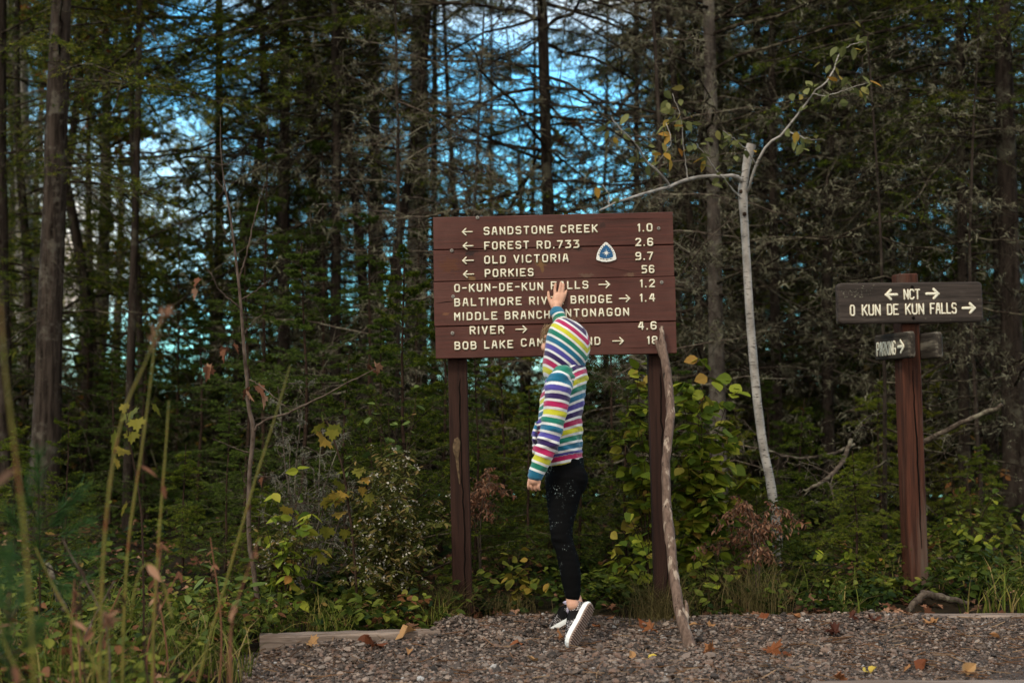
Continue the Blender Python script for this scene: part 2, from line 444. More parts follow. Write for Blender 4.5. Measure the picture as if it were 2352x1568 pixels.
# ------------------------------------------------------------------ routed lettering
GL = {
 'A': [[(0,0),(1.2,6),(2.8,6),(4,0)],[(.5,2.2),(3.5,2.2)]], 'B': [[(0,0),(0,6),(3,6),(3.8,5.2),(3.8,3.9),(3.1,3.2),(0,3.2)],[(3.1,3.2),(4,2.3),(4,.9),(3.1,0),(0,0)]],
 'C': [[(4,5.1),(3.1,6),(.9,6),(0,5.1),(0,.9),(.9,0),(3.1,0),(4,.9)]], 'D': [[(0,0),(0,6),(2.9,6),(4,4.9),(4,1.1),(2.9,0),(0,0)]],
 'E': [[(4,6),(0,6),(0,0),(4,0)],[(0,3.1),(3,3.1)]], 'F': [[(4,6),(0,6),(0,0)],[(0,3.1),(3,3.1)]],
 'G': [[(4,5.1),(3.1,6),(.9,6),(0,5.1),(0,.9),(.9,0),(3.1,0),(4,.9),(4,2.6),(2.4,2.6)]], 'H': [[(0,0),(0,6)],[(4,0),(4,6)],[(0,3),(4,3)]],
 'I': [[(0,0),(0,6)]], 'K': [[(0,0),(0,6)],[(4,6),(0,2.6)],[(1.2,3.6),(4,0)]], 'L': [[(0,6),(0,0),(3.6,0)]],
 'M': [[(0,0),(0,6),(2,2.6),(4,6),(4,0)]], 'N': [[(0,0),(0,6),(4,0),(4,6)]], 'O': [[(.9,0),(0,.9),(0,5.1),(.9,6),(3.1,6),(4,5.1),(4,.9),(3.1,0),(.9,0)]],
 'P': [[(0,0),(0,6),(3.1,6),(4,5.1),(4,3.7),(3.1,2.8),(0,2.8)]], 'R': [[(0,0),(0,6),(3.1,6),(4,5.1),(4,3.8),(3.1,3),(0,3)],[(2,3),(4,0)]],
 'S': [[(4,5.2),(3.2,6),(.8,6),(0,5.2),(0,3.9),(.8,3.1),(3.2,3.1),(4,2.3),(4,.8),(3.2,0),(.8,0),(0,.8)]], 'T': [[(0,6),(4,6)],[(2,6),(2,0)]],
 'U': [[(0,6),(0,.9),(.9,0),(3.1,0),(4,.9),(4,6)]], 'V': [[(0,6),(2,0),(4,6)]], 'Y': [[(0,6),(2,3.2),(4,6)],[(2,3.2),(2,0)]],
 '0': [[(.9,0),(0,.9),(0,5.1),(.9,6),(3.1,6),(4,5.1),(4,.9),(3.1,0),(.9,0)]], '1': [[(0,5.2),(1,6),(1,0)]],
 '2': [[(0,5.2),(.8,6),(3.2,6),(4,5.2),(4,4.1),(0,0),(4,0)]], '3': [[(0,6),(4,6),(1.8,3.5),(3.2,3.4),(4,2.6),(4,.9),(3.1,0),(0,0)]],
 '4': [[(3.2,0),(3.2,6)],[(2,6),(0,2),(4,2)]], '5': [[(4,6),(0,6),(0,3.4),(3.1,3.4),(4,2.5),(4,.9),(3.1,0),(0,0)]],
 '6': [[(4,5.2),(3.2,6),(.9,6),(0,5.1),(0,.9),(.9,0),(3.1,0),(4,.9),(4,2.4),(3.2,3.2),(0,3.2)]], '7': [[(0,6),(4,6),(1.4,0)]],
 '8': [[(.8,3.1),(0,3.9),(0,5.2),(.8,6),(3.2,6),(4,5.2),(4,3.9),(3.2,3.1),(.8,3.1),(0,2.3),(0,.8),(.8,0),(3.2,0),(4,.8),(4,2.3),(3.2,3.1)]],
 '9': [[(0,0),(3.1,0),(4,.9),(4,5.1),(3.1,6),(.9,6),(0,5.1),(0,3.7),(.8,2.9),(4,2.9)]], '.': [[(0,0),(0,.15)]], '-': [[(0,3),(3,3)]],
}
GW = {'I': 0.2, '1': 1.2, '.': 0.3, '-': 3.0, 'L': 3.6}
def text_strokes(s, x0, x1, z0, h, gap=2.2):
    """strokes of a line of capitals filling x0..x1, baseline z0, cap height h"""
    ws = [GW.get(c, 4.0) for c in s]; tot = sum(ws) + gap * (len(s) - 1); k = (x1 - x0) / tot; out, x = [], x0
    for c, w_ in zip(s, ws):
        for st in GL[c]: out.append([(x + px * k, z0 + pz * h / 6) for px, pz in st])
        x += (w_ + gap) * k
    return out
def stroke_mesh(mb, strokes, r, y, depth, M=None, mat=0):
    """rounded strokes in the local x-z plane, front towards -y"""
    segs = [(np.array(a, float), np.array(b, float)) for st in strokes for a, b in zip(st[:-1], st[1:])]
    if not segs: return
    P, RR = [], []
    for a, b in segs:
        d = (b - a) / (np.linalg.norm(b - a) + 1e-9)
        pts = [a - d * r * .98, a - d * r * .7, a, b, b + d * r * .7, b + d * r * .98]
        P.append([(p[0], 0, p[1]) for p in pts]); RR.append([.2 * r, .72 * r, r, r, .72 * r, .2 * r])
    v, f = tubes(np.array(P), np.array(RR), 8)
    v[:, 1] = v[:, 1] * depth / r + y
    if M is not None: v = v @ M[:3, :3].T + M[:3, 3]
    mb.add(v, f, 0.5, True, mat)
def arrow_strokes(x0, x1, z, right, hd):
    t, b = (x1, x0) if right else (x0, x1); s = -1 if right else 1
    return [[(b, z), (t, z)], [(t + s * hd, z + hd * .95), (t, z), (t + s * hd, z - hd * .95)]]

g = NT("cream_paint"); n1 = g.noise(g.obj(), 90, 4, .6)
m_cream = g.done(g.ramp(n1, [(0.3, (0.55, 0.53, 0.40, 1)), (0.55, (0.80, 0.80, 0.68, 1))]), 0.6, 0.3)
m_raw = mat_simple("raw_groove_edge", (0.17, 0.105, 0.055, 1), 0.85, 0.2, 0.4, 60)

# ------------------------------------------------------------------ trail sign
g = NT("red_brown_paint"); oc = g.obj()
gr = g.noise(oc, 3.0, 8, 0.65, (1.6, 30, 30)); br = g.noise(oc, 2.3, 5, 0.6)
c = g.ramp(gr, [(0.28, (0.034, 0.0125, 0.0095, 1)), (0.6, (0.074, 0.0215, 0.0160, 1)), (0.8, (0.090, 0.031, 0.024, 1))])
c = g.mix(g.ramp(br, [(0.42, (0, 0, 0, 1)), (0.75, (1, 1, 1, 1))]), c, (0.105, 0.043, 0.034, 1))
_k = 0.000500
_TH = R(1.32)
def zl(zx, zy):
    """point on the board face, local x and z of the sign"""
    dx, dz = zx - 80, zy - 135
    return ((dx * math.cos(_TH) - dz * math.sin(_TH)) * _k - 0.5335, 1.815 - (dx * math.sin(_TH) + dz * math.cos(_TH)) * _k)
dist = g.noise(oc, 60, 4, .7)
for (zx, zy, rx, rz, col) in ((1040, 545, .024, .018, (0.16, 0.085, 0.03)), (1055, 590, .008, .022, (0.15, 0.08, 0.03)), (1440, 655, .032, .012, (0.11, 0.065, 0.045)), (1830, 650, .028, .010, (0.12, 0.07, 0.045)),
                              (430, 682, .024, .013, (0.17, 0.10, 0.04)), (1375, 415, .018, .014, (0.022, 0.010, 0.008)), (420, 455, .03, .018, (0.016, 0.009, 0.009)), (205, 995, .018, .008, (0.16, 0.07, 0.035)), (240, 560, .05, .04, (0.085, 0.028, 0.012)), (1585, 210, .016, .014, (0.03, 0.012, 0.01))):
    lx, lz = zl(zx, zy); mpn = g.n('Mapping'); mpn.inputs['Location'].default_value = (-lx / rx, 0, -lz / rz); mpn.inputs['Scale'].default_value = (1 / rx, 0, 1 / rz)
    g.l(oc, mpn.inputs[0]); vm = g.n('VectorMath', operation='LENGTH'); g.l(mpn.outputs[0], vm.inputs[0])
    f_ = g.math('ADD', vm.outputs['Value'], g.math('MULTIPLY', g.math('SUBTRACT', dist, 0.5), 3.2))
    f_ = g.ramp(f_, [(0.55, (0.85, 0.85, 0.85, 1)), (1.0, (0, 0, 0, 1))])
    c = g.mix(f_, c, (*col, 1))
g.bump(gr, 0.35, 0.003); m_board = g.done(c, 0.62, 0.3)
m_post = mat_wood("brown_stained_post", (0.016, 0.0078, 0.006, 1), (0.042, 0.019, 0.014, 1), (0.075, 0.05, 0.035, 1), 1.0, 2, 0.70)
m_crack = mat_simple("crack_shadow_wood", (0.006, 0.004, 0.003, 1), 0.95, 0.1)
m_screw = mat_simple("grey_screw", (0.22, 0.21, 0.19, 1), 0.45, 0.5)

sign = tag(empty("trail_sign", (0.222, 6.36, 0.0), (0, -_TH, 0)), "wide red-brown board sign listing trail distances in cream letters, on two brown posts", "sign")
BT, BB = 1.815, 1.184
seams = [BT, 1.6675, 1.5255, 1.3270, BB]
def plank(z0, z1, seed, dy=0.0):
    r = rs(seed); n = 40; mb = MB(); x = np.linspace(-.5335 + r.randn() * .0015, .5335 + r.randn() * .002, n)
    prof = np.array([(-.080, z0 + .003), (-.080, z1 - .003), (-.077, z1), (-.044, z1), (-.044, z0), (-.077, z0)])
    V = np.zeros((n, 6, 3)); V[:, :, 0] = x[:, None]; V[:, :, 1] = prof[None, :, 0] + dy; V[:, :, 2] = prof[None, :, 1]
    wv = 0.0012 * np.cumsum(r.randn(n)) / 6; V[:, 1:4, 2] += wv[:, None] * .6; V[:, [0, 4, 5], 2] += wv[:, None] * .4
    fs = [[i * 6 + j, i * 6 + (j + 1) % 6, i * 6 + 6 + (j + 1) % 6, i * 6 + 6 + j] for i in range(n - 1) for j in range(6)]
    fs += [[0, 5, 4, 3, 2, 1], [(n - 1) * 6 + j for j in range(6)]]
    mb.polys(V.reshape(-1, 3), fs, smooth=False); return mb.build("plank", m_board, sign)
for i in range(4): plank(seams[i + 1] + .0014, seams[i] - .0014, 11 + i, (0, .0015, -.0008, .001)[i])
# dark backing strip seen through the seams between planks
mb = MB(); box(mb, (0, -.0405, 1.5), (1.058, .006, .60)); mb.build("backing_board", m_crack, sign)
r = rs(29)
for (za_, zb_, w_) in (((100, 905), (300, 882), .0012), ((1500, 560), (1900, 640), .0006), ((270, 440), (620, 430), .0010), ((1700, 1300), (2200, 1290), .0007), ((600, 1010), (760, 1004), .0006), ((1450, 160), (2100, 150), .0006)):
    (ax_, az_), (bx_, bz_) = zl(*za_), zl(*zb_); t = np.linspace(0, 1, 18); hw = w_ * np.sin(t * math.pi) + .0001; xs_ = ax_ + (bx_ - ax_) * t; zs_ = az_ + (bz_ - az_) * t + .0012 * np.cumsum(r.randn(18)) / 3
    mb = MB(); mb.add(np.stack([np.stack([xs_, t * 0 - .0822, zs_ - hw], -1), np.stack([xs_, t * 0 - .0822, zs_ + hw], -1)], 1).reshape(-1, 3), [[2 * i, 2 * i + 2, 2 * i + 3, 2 * i + 1] for i in range(17)]); mb.build("crack", m_crack, sign)
for x in (-.4385, .454):
    mb = MB(); box(mb, (x, 0, .84), (.085, .072, 1.88), bevel=.004)
    po = mb.build("post", m_post, sign)
    if x < 0: po['label'] = "left post, split down its front with a bare knot halfway"
    r = rs(int(50 + x * 10)); zz = np.linspace(.05, 1.1, 26); xc = x + .012 + .004 * np.sin(zz * 5) + .002 * r.randn(26)
    mb = MB(); hw = .0022 + .0012 * r.rand(26); hw[[0, -1]] = .0004
    V = np.array([[(a - h_, -.0385, z), (a + h_, -.0385, z)] for a, h_, z in zip(xc, hw, zz)]).reshape(-1, 3)
    mb.add(V, [[2 * i, 2 * i + 1, 2 * i + 3, 2 * i + 2] for i in range(25)]); mb.build("crack", m_crack, po)
    if x < 0:
        m_knot = mat_simple("bare_wood_knot", (0.10, 0.068, 0.04, 1), 0.9, 0.2, .5, 80)
        pts = [(-.028, .80), (-.02, .83), (-.005, .838), (.006, .82), (.004, .79), (-.003, .75), (-.001, .69), (.002, .63), (-.003, .63), (-.011, .69), (-.018, .75), (-.027, .775)]
        mb = MB(); V = [(x + a, -.0395, z) for a, z in pts] + [(x - .012, -.0425, .79)]
        mb.polys(V, [[i, (i + 1) % 12, 12] for i in range(12)]); mb.build("knot", m_knot, po)
LINES = [
 ("SANDSTONE", 535, 1155, 300), ("CREEK", 1218, 1548, 283), ("1.0", 1900, 2035, 270), ("FOREST", 540, 940, 431), ("RD.733", 1005, 1385, 423), ("2.6", 1880, 2040, 399),
 ("OLD", 540, 735, 556), ("VICTORIA", 800, 1290, 548), ("9.7", 1880, 2040, 523), ("PORKIES", 545, 980, 675), ("56", 1935, 2050, 640), ("O-KUN-DE-KUN", 275, 1065, 808), ("FALLS", 1130, 1465, 784), ("1.2", 1920, 2055, 766),
 ("BALTIMORE", 275, 875, 934), ("RIVER", 938, 1245, 920), ("BRIDGE", 1305, 1675, 910), ("1.4", 1918, 2055, 893), ("MIDDLE", 275, 660, 1059), ("BRANCH", 722, 1125, 1050), ("ONTONAGON", 1185, 1825, 1030),
 ("RIVER", 412, 720, 1182), ("4.6", 1900, 2068, 1141), ("BOB", 278, 475, 1317), ("LAKE", 540, 800, 1308), ("CAMPGROUND", 865, 1570, 1290), ("18", 1980, 2075, 1268)]
def words(mb_list, strokes, r_, y, parent, name="lettering", rim=.0028):
    mb = MB(); stroke_mesh(mb, strokes, r_ + rim, y, .0012, mat=1); stroke_mesh(mb, strokes, r_, y - .0006, .0026, mat=0)
    return mb.build(name, [m_cream, m_raw], parent)
for (s_, a, b, bl) in LINES:
    x0, z0 = zl(a, bl); x1, _ = zl(b, bl); h = .0300
    words(None, text_strokes(s_, x0 + .0038, x1 - .0038, z0 + .0036, h, 3.3), .0033, -.0812, sign, rim=.0024)
for (a, b, zy, rt) in ((347, 433, 270, 0), (355, 440, 395, 0), (350, 443, 525, 0), (358, 445, 647, 0), (1558, 1650, 738, 1), (1738, 1828, 862, 1), (822, 915, 1135, 1), (1678, 1770, 1238, 1)):
    x0, z = zl(a, zy); x1, _ = zl(b, zy); words(None, arrow_strokes(x0, x1, z, rt, .0150), .0028, -.0812, sign, "arrow", .0022)
for (zx, zy) in ((2087, 237), (2112, 717), (265, 842), (260, 1167), (252, 435), (480, 137)):
    x, z = zl(zx, zy); z = min(z, BT - .008); mb = MB(); a = np.arange(12) * math.pi / 6
    for rr, y0, y1, mt in ((.0085, -.0805, -.0835, 0), (.0055, -.0835, -.0855, 0), (.0022, -.0855, -.0857, 1)):
        V = np.concatenate([np.stack([x + rr * np.cos(a), a * 0 + y0, z + rr * np.sin(a)], -1), np.stack([x + rr * .9 * np.cos(a), a * 0 + y1, z + rr * .9 * np.sin(a)], -1)])
        mb.polys(V, [[i, (i + 1) % 12, 12 + (i + 1) % 12, 12 + i] for i in range(12)] + [list(range(12, 24))], smooth=False, mat=mt)
    mb.build("screw", [m_screw, m_crack], sign)
# trail marker: rounded white triangle with a blue field and a star
m_white = mat_simple("white_plastic", (0.74, 0.76, 0.74, 1), 0.4, 0.5, .06, 30)
m_blue = mat_simple("blue_marker_field", (0.006, 0.085, 0.22, 1), 0.45, 0.4, .1, 40)
m_dark = mat_simple("dark_print", (0.02, 0.025, 0.035, 1), 0.6, 0.3)
bx, bz = zl(1621, 455)
def rtri(s, n=10):
    """rounded, bulging triangle outline with its point up"""
    P = []
    cs = [(-.0375, -.026), (.0375, -.026), (.0, .0385)]; rr = [.009, .009, .011]
    for k in range(3):
        c = np.array(cs[k]); a0 = [R(165), R(-75), R(25)][k]; a1 = [R(255), R(15), R(155)][k]
        for t in np.linspace(0, 1, n): P.append(c + rr[k] * np.array([math.cos(a0 + (a1 - a0) * t), math.sin(a0 + (a1 - a0) * t)]))
        nxt = np.array(cs[(k + 1) % 3]); a2 = [R(-75), R(25), R(165)][k]
        e = nxt + rr[(k + 1) % 3] * np.array([math.cos(a2), math.sin(a2)]); s0 = P[-1]; mid = (s0 + e) / 2; nrm = np.array([e[1] - s0[1], -(e[0] - s0[0])]); nrm /= np.linalg.norm(nrm)
        for t in (0.25, .5, .75): P.append(s0 + (e - s0) * t + nrm * .0080 * 4 * t * (1 - t))
    return np.array(P) * s
def plate(mb, P, y0, y1, mat=0, c=(0, 0)):
    n = len(P); V = np.concatenate([np.stack([P[:, 0] + c[0], np.full(n, y0), P[:, 1] + c[1]], -1), np.stack([P[:, 0] * .985 + c[0], np.full(n, y1), P[:, 1] * .985 + c[1]], -1)])
    mb.polys(V, [[i, (i + 1) % n, n + (i + 1) % n, n + i] for i in range(n)] + [list(range(n, 2 * n))], smooth=False, mat=mat)
mb = MB(); plate(mb, rtri(0.96), -.0805, -.0855, c=(bx, bz)); badge = mb.build("trail_marker", m_white, sign); badge['label'] = "small white and blue rounded triangular marker with a star"
mb = MB(); plate(mb, rtri(0.66) + np.array([0, .0020]), -.0856, -.0862, c=(bx, bz)); mb.build("blue_field", m_blue, badge)
mb = MB(); sp = []
for k in range(16):
    a = k * math.pi / 8 + math.pi / 2; rr = (.0200 if k % 4 == 0 else .0140) if k % 2 == 0 else .0046
    sp.append((rr * math.cos(a), rr * math.sin(a)))
plate(mb, np.array(sp), -.0863, -.0868, c=(bx, bz - .001)); mb.build("star", m_white, badge)
def arc_text(s, pts, h, r_, parent, side):
    """small capitals along a polyline of (x, z)"""
    pts = np.array(pts); seg = np.linalg.norm(np.diff(pts, axis=0), axis=1); cum = np.concatenate([[0], np.cumsum(seg)]); st = []
    k = h / 6 * .72
    for i, ch in enumerate(s):
        u = (i + .5) / len(s) * cum[-1]; j = min(np.searchsorted(cum, u) - 1, len(seg) - 1); j = max(j, 0); t = (u - cum[j]) / seg[j]
        p = pts[j] + (pts[j + 1] - pts[j]) * t; d = (pts[j + 1] - pts[j]) / seg[j]; nn = np.array([-d[1], d[0]])
        for poly in GL.get(ch, []): st.append([tuple(p + d * (q[0] - 2) * k + nn * (q[1] - 3) * h / 6) for q in poly])
    mb = MB(); stroke_mesh(mb, st, r_, -.0857, .0004); mb.build("marker_lettering", m_dark, parent)
o2 = rtri(0.79); o2 = o2 + np.array([bx, bz + .001])
left = [o2[i] for i in range(38, 30, -1)] if False else None
arc_text("NORTH", [(bx - .0335, bz - .012), (bx - .027, bz + .008), (bx - .015, bz + .026), (bx - .008, bz + .032)], .0075, .0007, badge, 0)
arc_text("COUNTRY", [(bx - .006, bz + .034), (bx + .002, bz + .035), (bx + .013, bz + .028), (bx + .026, bz + .010), (bx + .0335, bz - .012)], .0075, .0007, badge, 0)
arc_text("NATIONAL SCENIC TRAIL", [(bx - .028, bz - .0265), (bx, bz - .0305), (bx + .028, bz - .0265)], .0042, .0004, badge, 0)

# ------------------------------------------------------------------ small signpost
m_dkboard = mat_wood("dark_weathered_board", (0.015, 0.0125, 0.011, 1), (0.066, 0.053, 0.047, 1), (0.11, 0.094, 0.083, 1), 1.0, 0, 0.62)
g = NT("red_cedar_post"); oc = g.obj(); n1 = g.noise(oc, 3, 7, .62, (24, 24, 1.2)); n2 = g.noise(oc, 1.5, 4, .6, (7, 7, .8))
c = g.ramp(n1, [(0.3, (0.020, 0.0095, 0.007, 1)), (0.65, (0.085, 0.030, 0.018, 1))])
c = g.mix(g.ramp(n2, [(0.5, (0, 0, 0, 1)), (0.68, (1, 1, 1, 1))]), c, (0.10, 0.07, 0.055, 1)); g.bump(n1, .8, .005); m_cedar = g.done(c, .85, .2)
bp = at(2104, 1360, 7.05)
sp_root = tag(empty("signpost", (bp[0], 7.05, 0.02), (0, R(-1.35), R(9))), "square red-brown post carrying a dark falls sign with two small boards below it", "signpost")
mb = MB(); box(mb, (0, 0, .77), (.098, .098, 1.66), bevel=.006); spost = mb.build("post", m_cedar, sp_root)
r = rs(3); zz = np.linspace(.25, 1.12, 22); xc = .008 + .006 * np.sin(zz * 4) + .0015 * r.randn(22); hw = .0015 + .003 * np.sin(np.linspace(0, math.pi, 22)); mb = MB()
mb.add(np.array([[(a - h_, -.0505, z), (a + h_, -.0505, z)] for a, h_, z in zip(xc, hw, zz)]).reshape(-1, 3), [[2 * i, 2 * i + 1, 2 * i + 3, 2 * i + 2] for i in range(21)]); mb.build("crack", m_crack, spost)
def rboard(name, W, H, T, cr_, mat, parent, M):
    """board with rounded corners and softened edges, face to local -y, centred"""
    P = []
    for (sx, sz, a0) in ((1, 1, 0), (-1, 1, 90), (-1, -1, 180), (1, -1, 270)):
        for t in range(5):
            a = R(a0 + t * 22.5); P.append((sx * (W / 2 - cr_) + cr_ * math.cos(a), sz * (H / 2 - cr_) + cr_ * math.sin(a)))
    P = np.array(P); n = len(P); rings = []
    for y, k in ((T / 2, .010), (T / 2 - .008, 0), (-T / 2 + .008, 0), (-T / 2 + .002, .004), (-T / 2, .010)):
        Q = P * np.array([(W - 2 * k) / W, (H - 2 * k) / H]); rings.append(np.stack([Q[:, 0], np.full(n, y), Q[:, 1]], -1))
    V = np.concatenate(rings); fs = [[a * n + i, a * n + (i + 1) % n, (a + 1) * n + (i + 1) % n, (a + 1) * n + i] for a in range(4) for i in range(n)]
    fs += [list(range(n))[::-1], [4 * n + i for i in range(n)]]
    mb = MB(); mb.polys(V, fs, smooth=False); o = mb.build(name, mat, parent); o.matrix_local = M; return o
T_ = .042; yb = -.049 - T_ / 2 - .001
fb = rboard("sign_board", .752, .200, T_, .022, m_dkboard, sp_root, Matrix.Translation((-.012, yb, 1.452)))
kx = .00112 / .985
def nl(zx, zy): return ((zx - 395) * kx, -(zy - 196) * .00112)
for (s_, a, b, bl, h) in (("NCT", 360, 436, 182, 43), ("O", 114, 138, 251, 46), ("KUN", 168, 254, 250, 46), ("DE", 282, 336, 249, 46), ("KUN", 365, 452, 248, 46), ("FALLS", 478, 602, 247, 46)):
    x0, z0 = nl(a, bl); x1, _ = nl(b, bl); words(None, text_strokes(s_, x0 + .004, x1 - .004, z0 + .003, h * .00112 - .004, 2.0), .0042, -T_ / 2 - .0003, fb, rim=.002)
for (a, b, zy, rt) in ((275, 335, 160, 0), (460, 525, 158, 1), (625, 690, 223, 1)):
    x0, z = nl(a, zy); x1, _ = nl(b, zy); s = 1 if rt else -1; t = x1 if rt else x0
    st = [[(x0 + .006, z), (x1 - .006, z)]] + [[(t - s * .008, z), (t - s * q * .03, z + p * q * .022)] for p in (-1, 1) for q in (1,)]
    words(None, st, .0068, -T_ / 2 - .0003, fb, "arrow", .0018)
r = rs(17); mb = MB()
for _ in range(130):
    q = r.rand(); x, z = nl(150 + 45 * r.randn(), 150 + 14 * r.randn()) if q < .55 else nl(80 + 630 * r.rand(), 106 + 8 * r.rand()) if q < .8 else nl(80 + 630 * r.rand(), 110 + 170 * r.rand())
    if abs(x) > .36 or abs(z) > .092: continue
    k = 5 + r.randint(3); a = np.sort(r.rand(k)) * 6.283; q = .001 + .0028 * r.rand() ** 2; mb.polys(np.stack([x + q * 1.5 * np.cos(a), np.full(k, -T_ / 2 - .0006), z + q * np.sin(a)], -1), [list(range(k))])
_lf = mb.build("lichen_flecks", mat_simple("lichen_fleck", (0.15, 0.145, 0.115, 1), .95, .1, .4, 200), fb); _lf['kind'] = 'stuff'
for zy in (127, 262):
    x, z = nl(401, zy); mb = MB(); a = np.arange(12) * math.pi / 6
    V = np.concatenate([np.stack([x + q * np.cos(a), a * 0 + y, z + q * np.sin(a)], -1) for q, y in ((.008, -T_ / 2), (.0075, -T_ / 2 - .003), (.004, -T_ / 2 - .005))])
    mb.polys(V, [[k * 12 + i, k * 12 + (i + 1) % 12, k * 12 + 12 + (i + 1) % 12, k * 12 + 12 + i] for k in range(2) for i in range(12)] + [list(range(24, 36))]); mb.build("bolt", m_crack, fb)
m_oldboard = mat_wood("lichened_board", (0.013, 0.011, 0.009, 1), (0.056, 0.047, 0.039, 1), (0.17, 0.155, 0.125, 1), 1.8, 0, 0.57)
Mz = Matrix.Rotation(R(-90), 4, 'Z')
pk = rboard("side_board", .40, .128, .04, .012, m_oldboard, sp_root, Matrix.Translation((-.049 - .021, -.01, 1.243)) @ Mz)
pk['label'] = "small board on the left face of the post, reading PARKING"
words(None, text_strokes("PARKING", -.165, .055, -.040, .062, 2.0), .0045, -.0203, pk, rim=.002)
words(None, [[(.085, -.006), (.150, -.006)], [(.150, -.006), (.115, .022)], [(.150, -.006), (.115, -.034)]], .008, -.0203, pk, "arrow", .002)
pk2 = rboard("side_board", .40, .128, .04, .012, m_oldboard, sp_root, Matrix.Translation((.049 + .021, -.01, 1.238)) @ Mz)
pk2['label'] = "small blank-sided board on the right face of the post"

# ------------------------------------------------------------------ walking stick leaning on the board
g = NT("bare_stick_wood"); oc = g.obj(); n1 = g.noise(oc, 5, 6, .65, (14, 14, 2.0)); n2 = g.noise(oc, 7, 5, .6, (4, 4, 1.1))
c = g.ramp(n1, [(0.3, (0.055, 0.036, 0.028, 1)), (0.6, (0.165, 0.115, 0.092, 1))])
c = g.mix(g.ramp(n2, [(0.56, (0, 0, 0, 1)), (0.62, (1, 1, 1, 1))]), c, (0.33, 0.27, 0.22, 1))
n3 = g.noise(oc, 30, 4, .7, (1, 1, .45)); c = g.mix(g.ramp(n3, [(0.635, (0, 0, 0, 1)), (0.66, (1, 1, 1, 1))]), c, (0.018, 0.013, 0.011, 1)); g.bump(n1, .7, .008); m_stick = g.done(c, .85, .2)
pts = [(1520, 750, 4.5), (1521, 775, 6.5), (1524, 806, 9), (1530, 845, 9.5), (1537, 905, 9.5), (1540, 955, 10), (1534, 1010, 10.5), (1530, 1066, 10), (1532, 1160, 11), (1537, 1222, 11.5), (1544, 1284, 11.5), (1552, 1347, 11.5), (1562, 1409, 13), (1580, 1468, 14.5), (1587, 1494, 14)]
P = []
for px, py, rr in pts:
    Y = 6.258 + (py - 750) / 744 * (5.66 - 6.258); P.append((*at(px, py, Y), rr / FPX * Y))
P = crom(P, 60); r = rs(9); P[:, 3] *= 1 + .05 * np.convolve(r.randn(60), [.3, .4, .3], 'same'); P[:, :2] += .0012 * r.randn(60, 2)
def tube_solid(mb, C, rad, sides=12, tint=.5, jit=0.0, seed=0, mat=0):
    C = np.asarray(C, float); v, f = tubes(C[None], np.asarray(rad)[None], sides); K = len(C)
    if jit: v = v + rs(seed).randn(len(v), 3) * jit
    mb.add(v, f, tint, True, mat); cv = np.concatenate([v[:sides], v[-sides:]])
    mb.polys(cv, [list(range(sides))[::-1], list(range(sides, 2 * sides))], tint, False, mat)
base = P[-1, :3].copy(); base[2] = 0
mb = MB(); tube_solid(mb, P[:, :3] - base, P[:, 3], 14, jit=.0007)
for q in ([(1524, 822, 8), (1517, 806, 7.5), (1511, 792, 6.5), (1505, 781, 4)], [(1572, 1428, 9), (1577, 1405, 5.5), (1576, 1385, 4), (1573, 1377, 1.5)], [(1548, 1300, 8), (1553, 1292, 4), (1555, 1288, 2)]):
    Q = crom([(*(at(a, b, 6.258 + (b - 750) / 744 * (5.66 - 6.258)) - base), c_ / FPX * 6) for a, b, c_ in q], 10); tube_solid(mb, Q[:, :3], Q[:, 3], 9, jit=.0006)
tag(mb.build("walking_stick", m_stick, loc=base), "crooked bare walking stick, leaning on the right end of the board sign", "stick")
# ------------------------------------------------------------------ the child
def loft(centers, A, B, ha, hb, n=26, pw=2.0, sub=None):
    """closed solid through sections: centre, two in-plane axes (K,3), half sizes; returns verts and face list"""
    K = len(centers); D = np.concatenate([np.asarray(centers, float), np.broadcast_to(np.asarray(A, float), (K, 3)), np.broadcast_to(np.asarray(B, float), (K, 3)), np.asarray(ha, float)[:, None], np.asarray(hb, float)[:, None]], 1)
    if sub: D = crom(D, sub); K = sub
    a = np.arange(n) * 2 * math.pi / n; ca, sa = np.cos(a), np.sin(a)
    e = 2.0 / pw; ca = np.sign(ca) * np.abs(ca) ** e; sa = np.sign(sa) * np.abs(sa) ** e
    V = D[:, None, 0:3] + ca[None, :, None] * D[:, None, 3:6] * D[:, None, 9:10] + sa[None, :, None] * D[:, None, 6:9] * D[:, None, 10:11]
    V = V.reshape(-1, 3); i = np.arange(n); j = (i + 1) % n
    F = [list(x) for k in range(K - 1) for x in np.stack([i + k * n, j + k * n, j + k * n + n, i + k * n + n], -1)]
    V = np.concatenate([V, [D[0, 0:3]], [D[-1, 0:3]]]); c0 = K * n
    F += [[c0, b, a_] for a_, b in zip(i, j)] + [[c0 + 1, a_ + (K - 1) * n, b + (K - 1) * n] for a_, b in zip(i, j)]
    return V, F
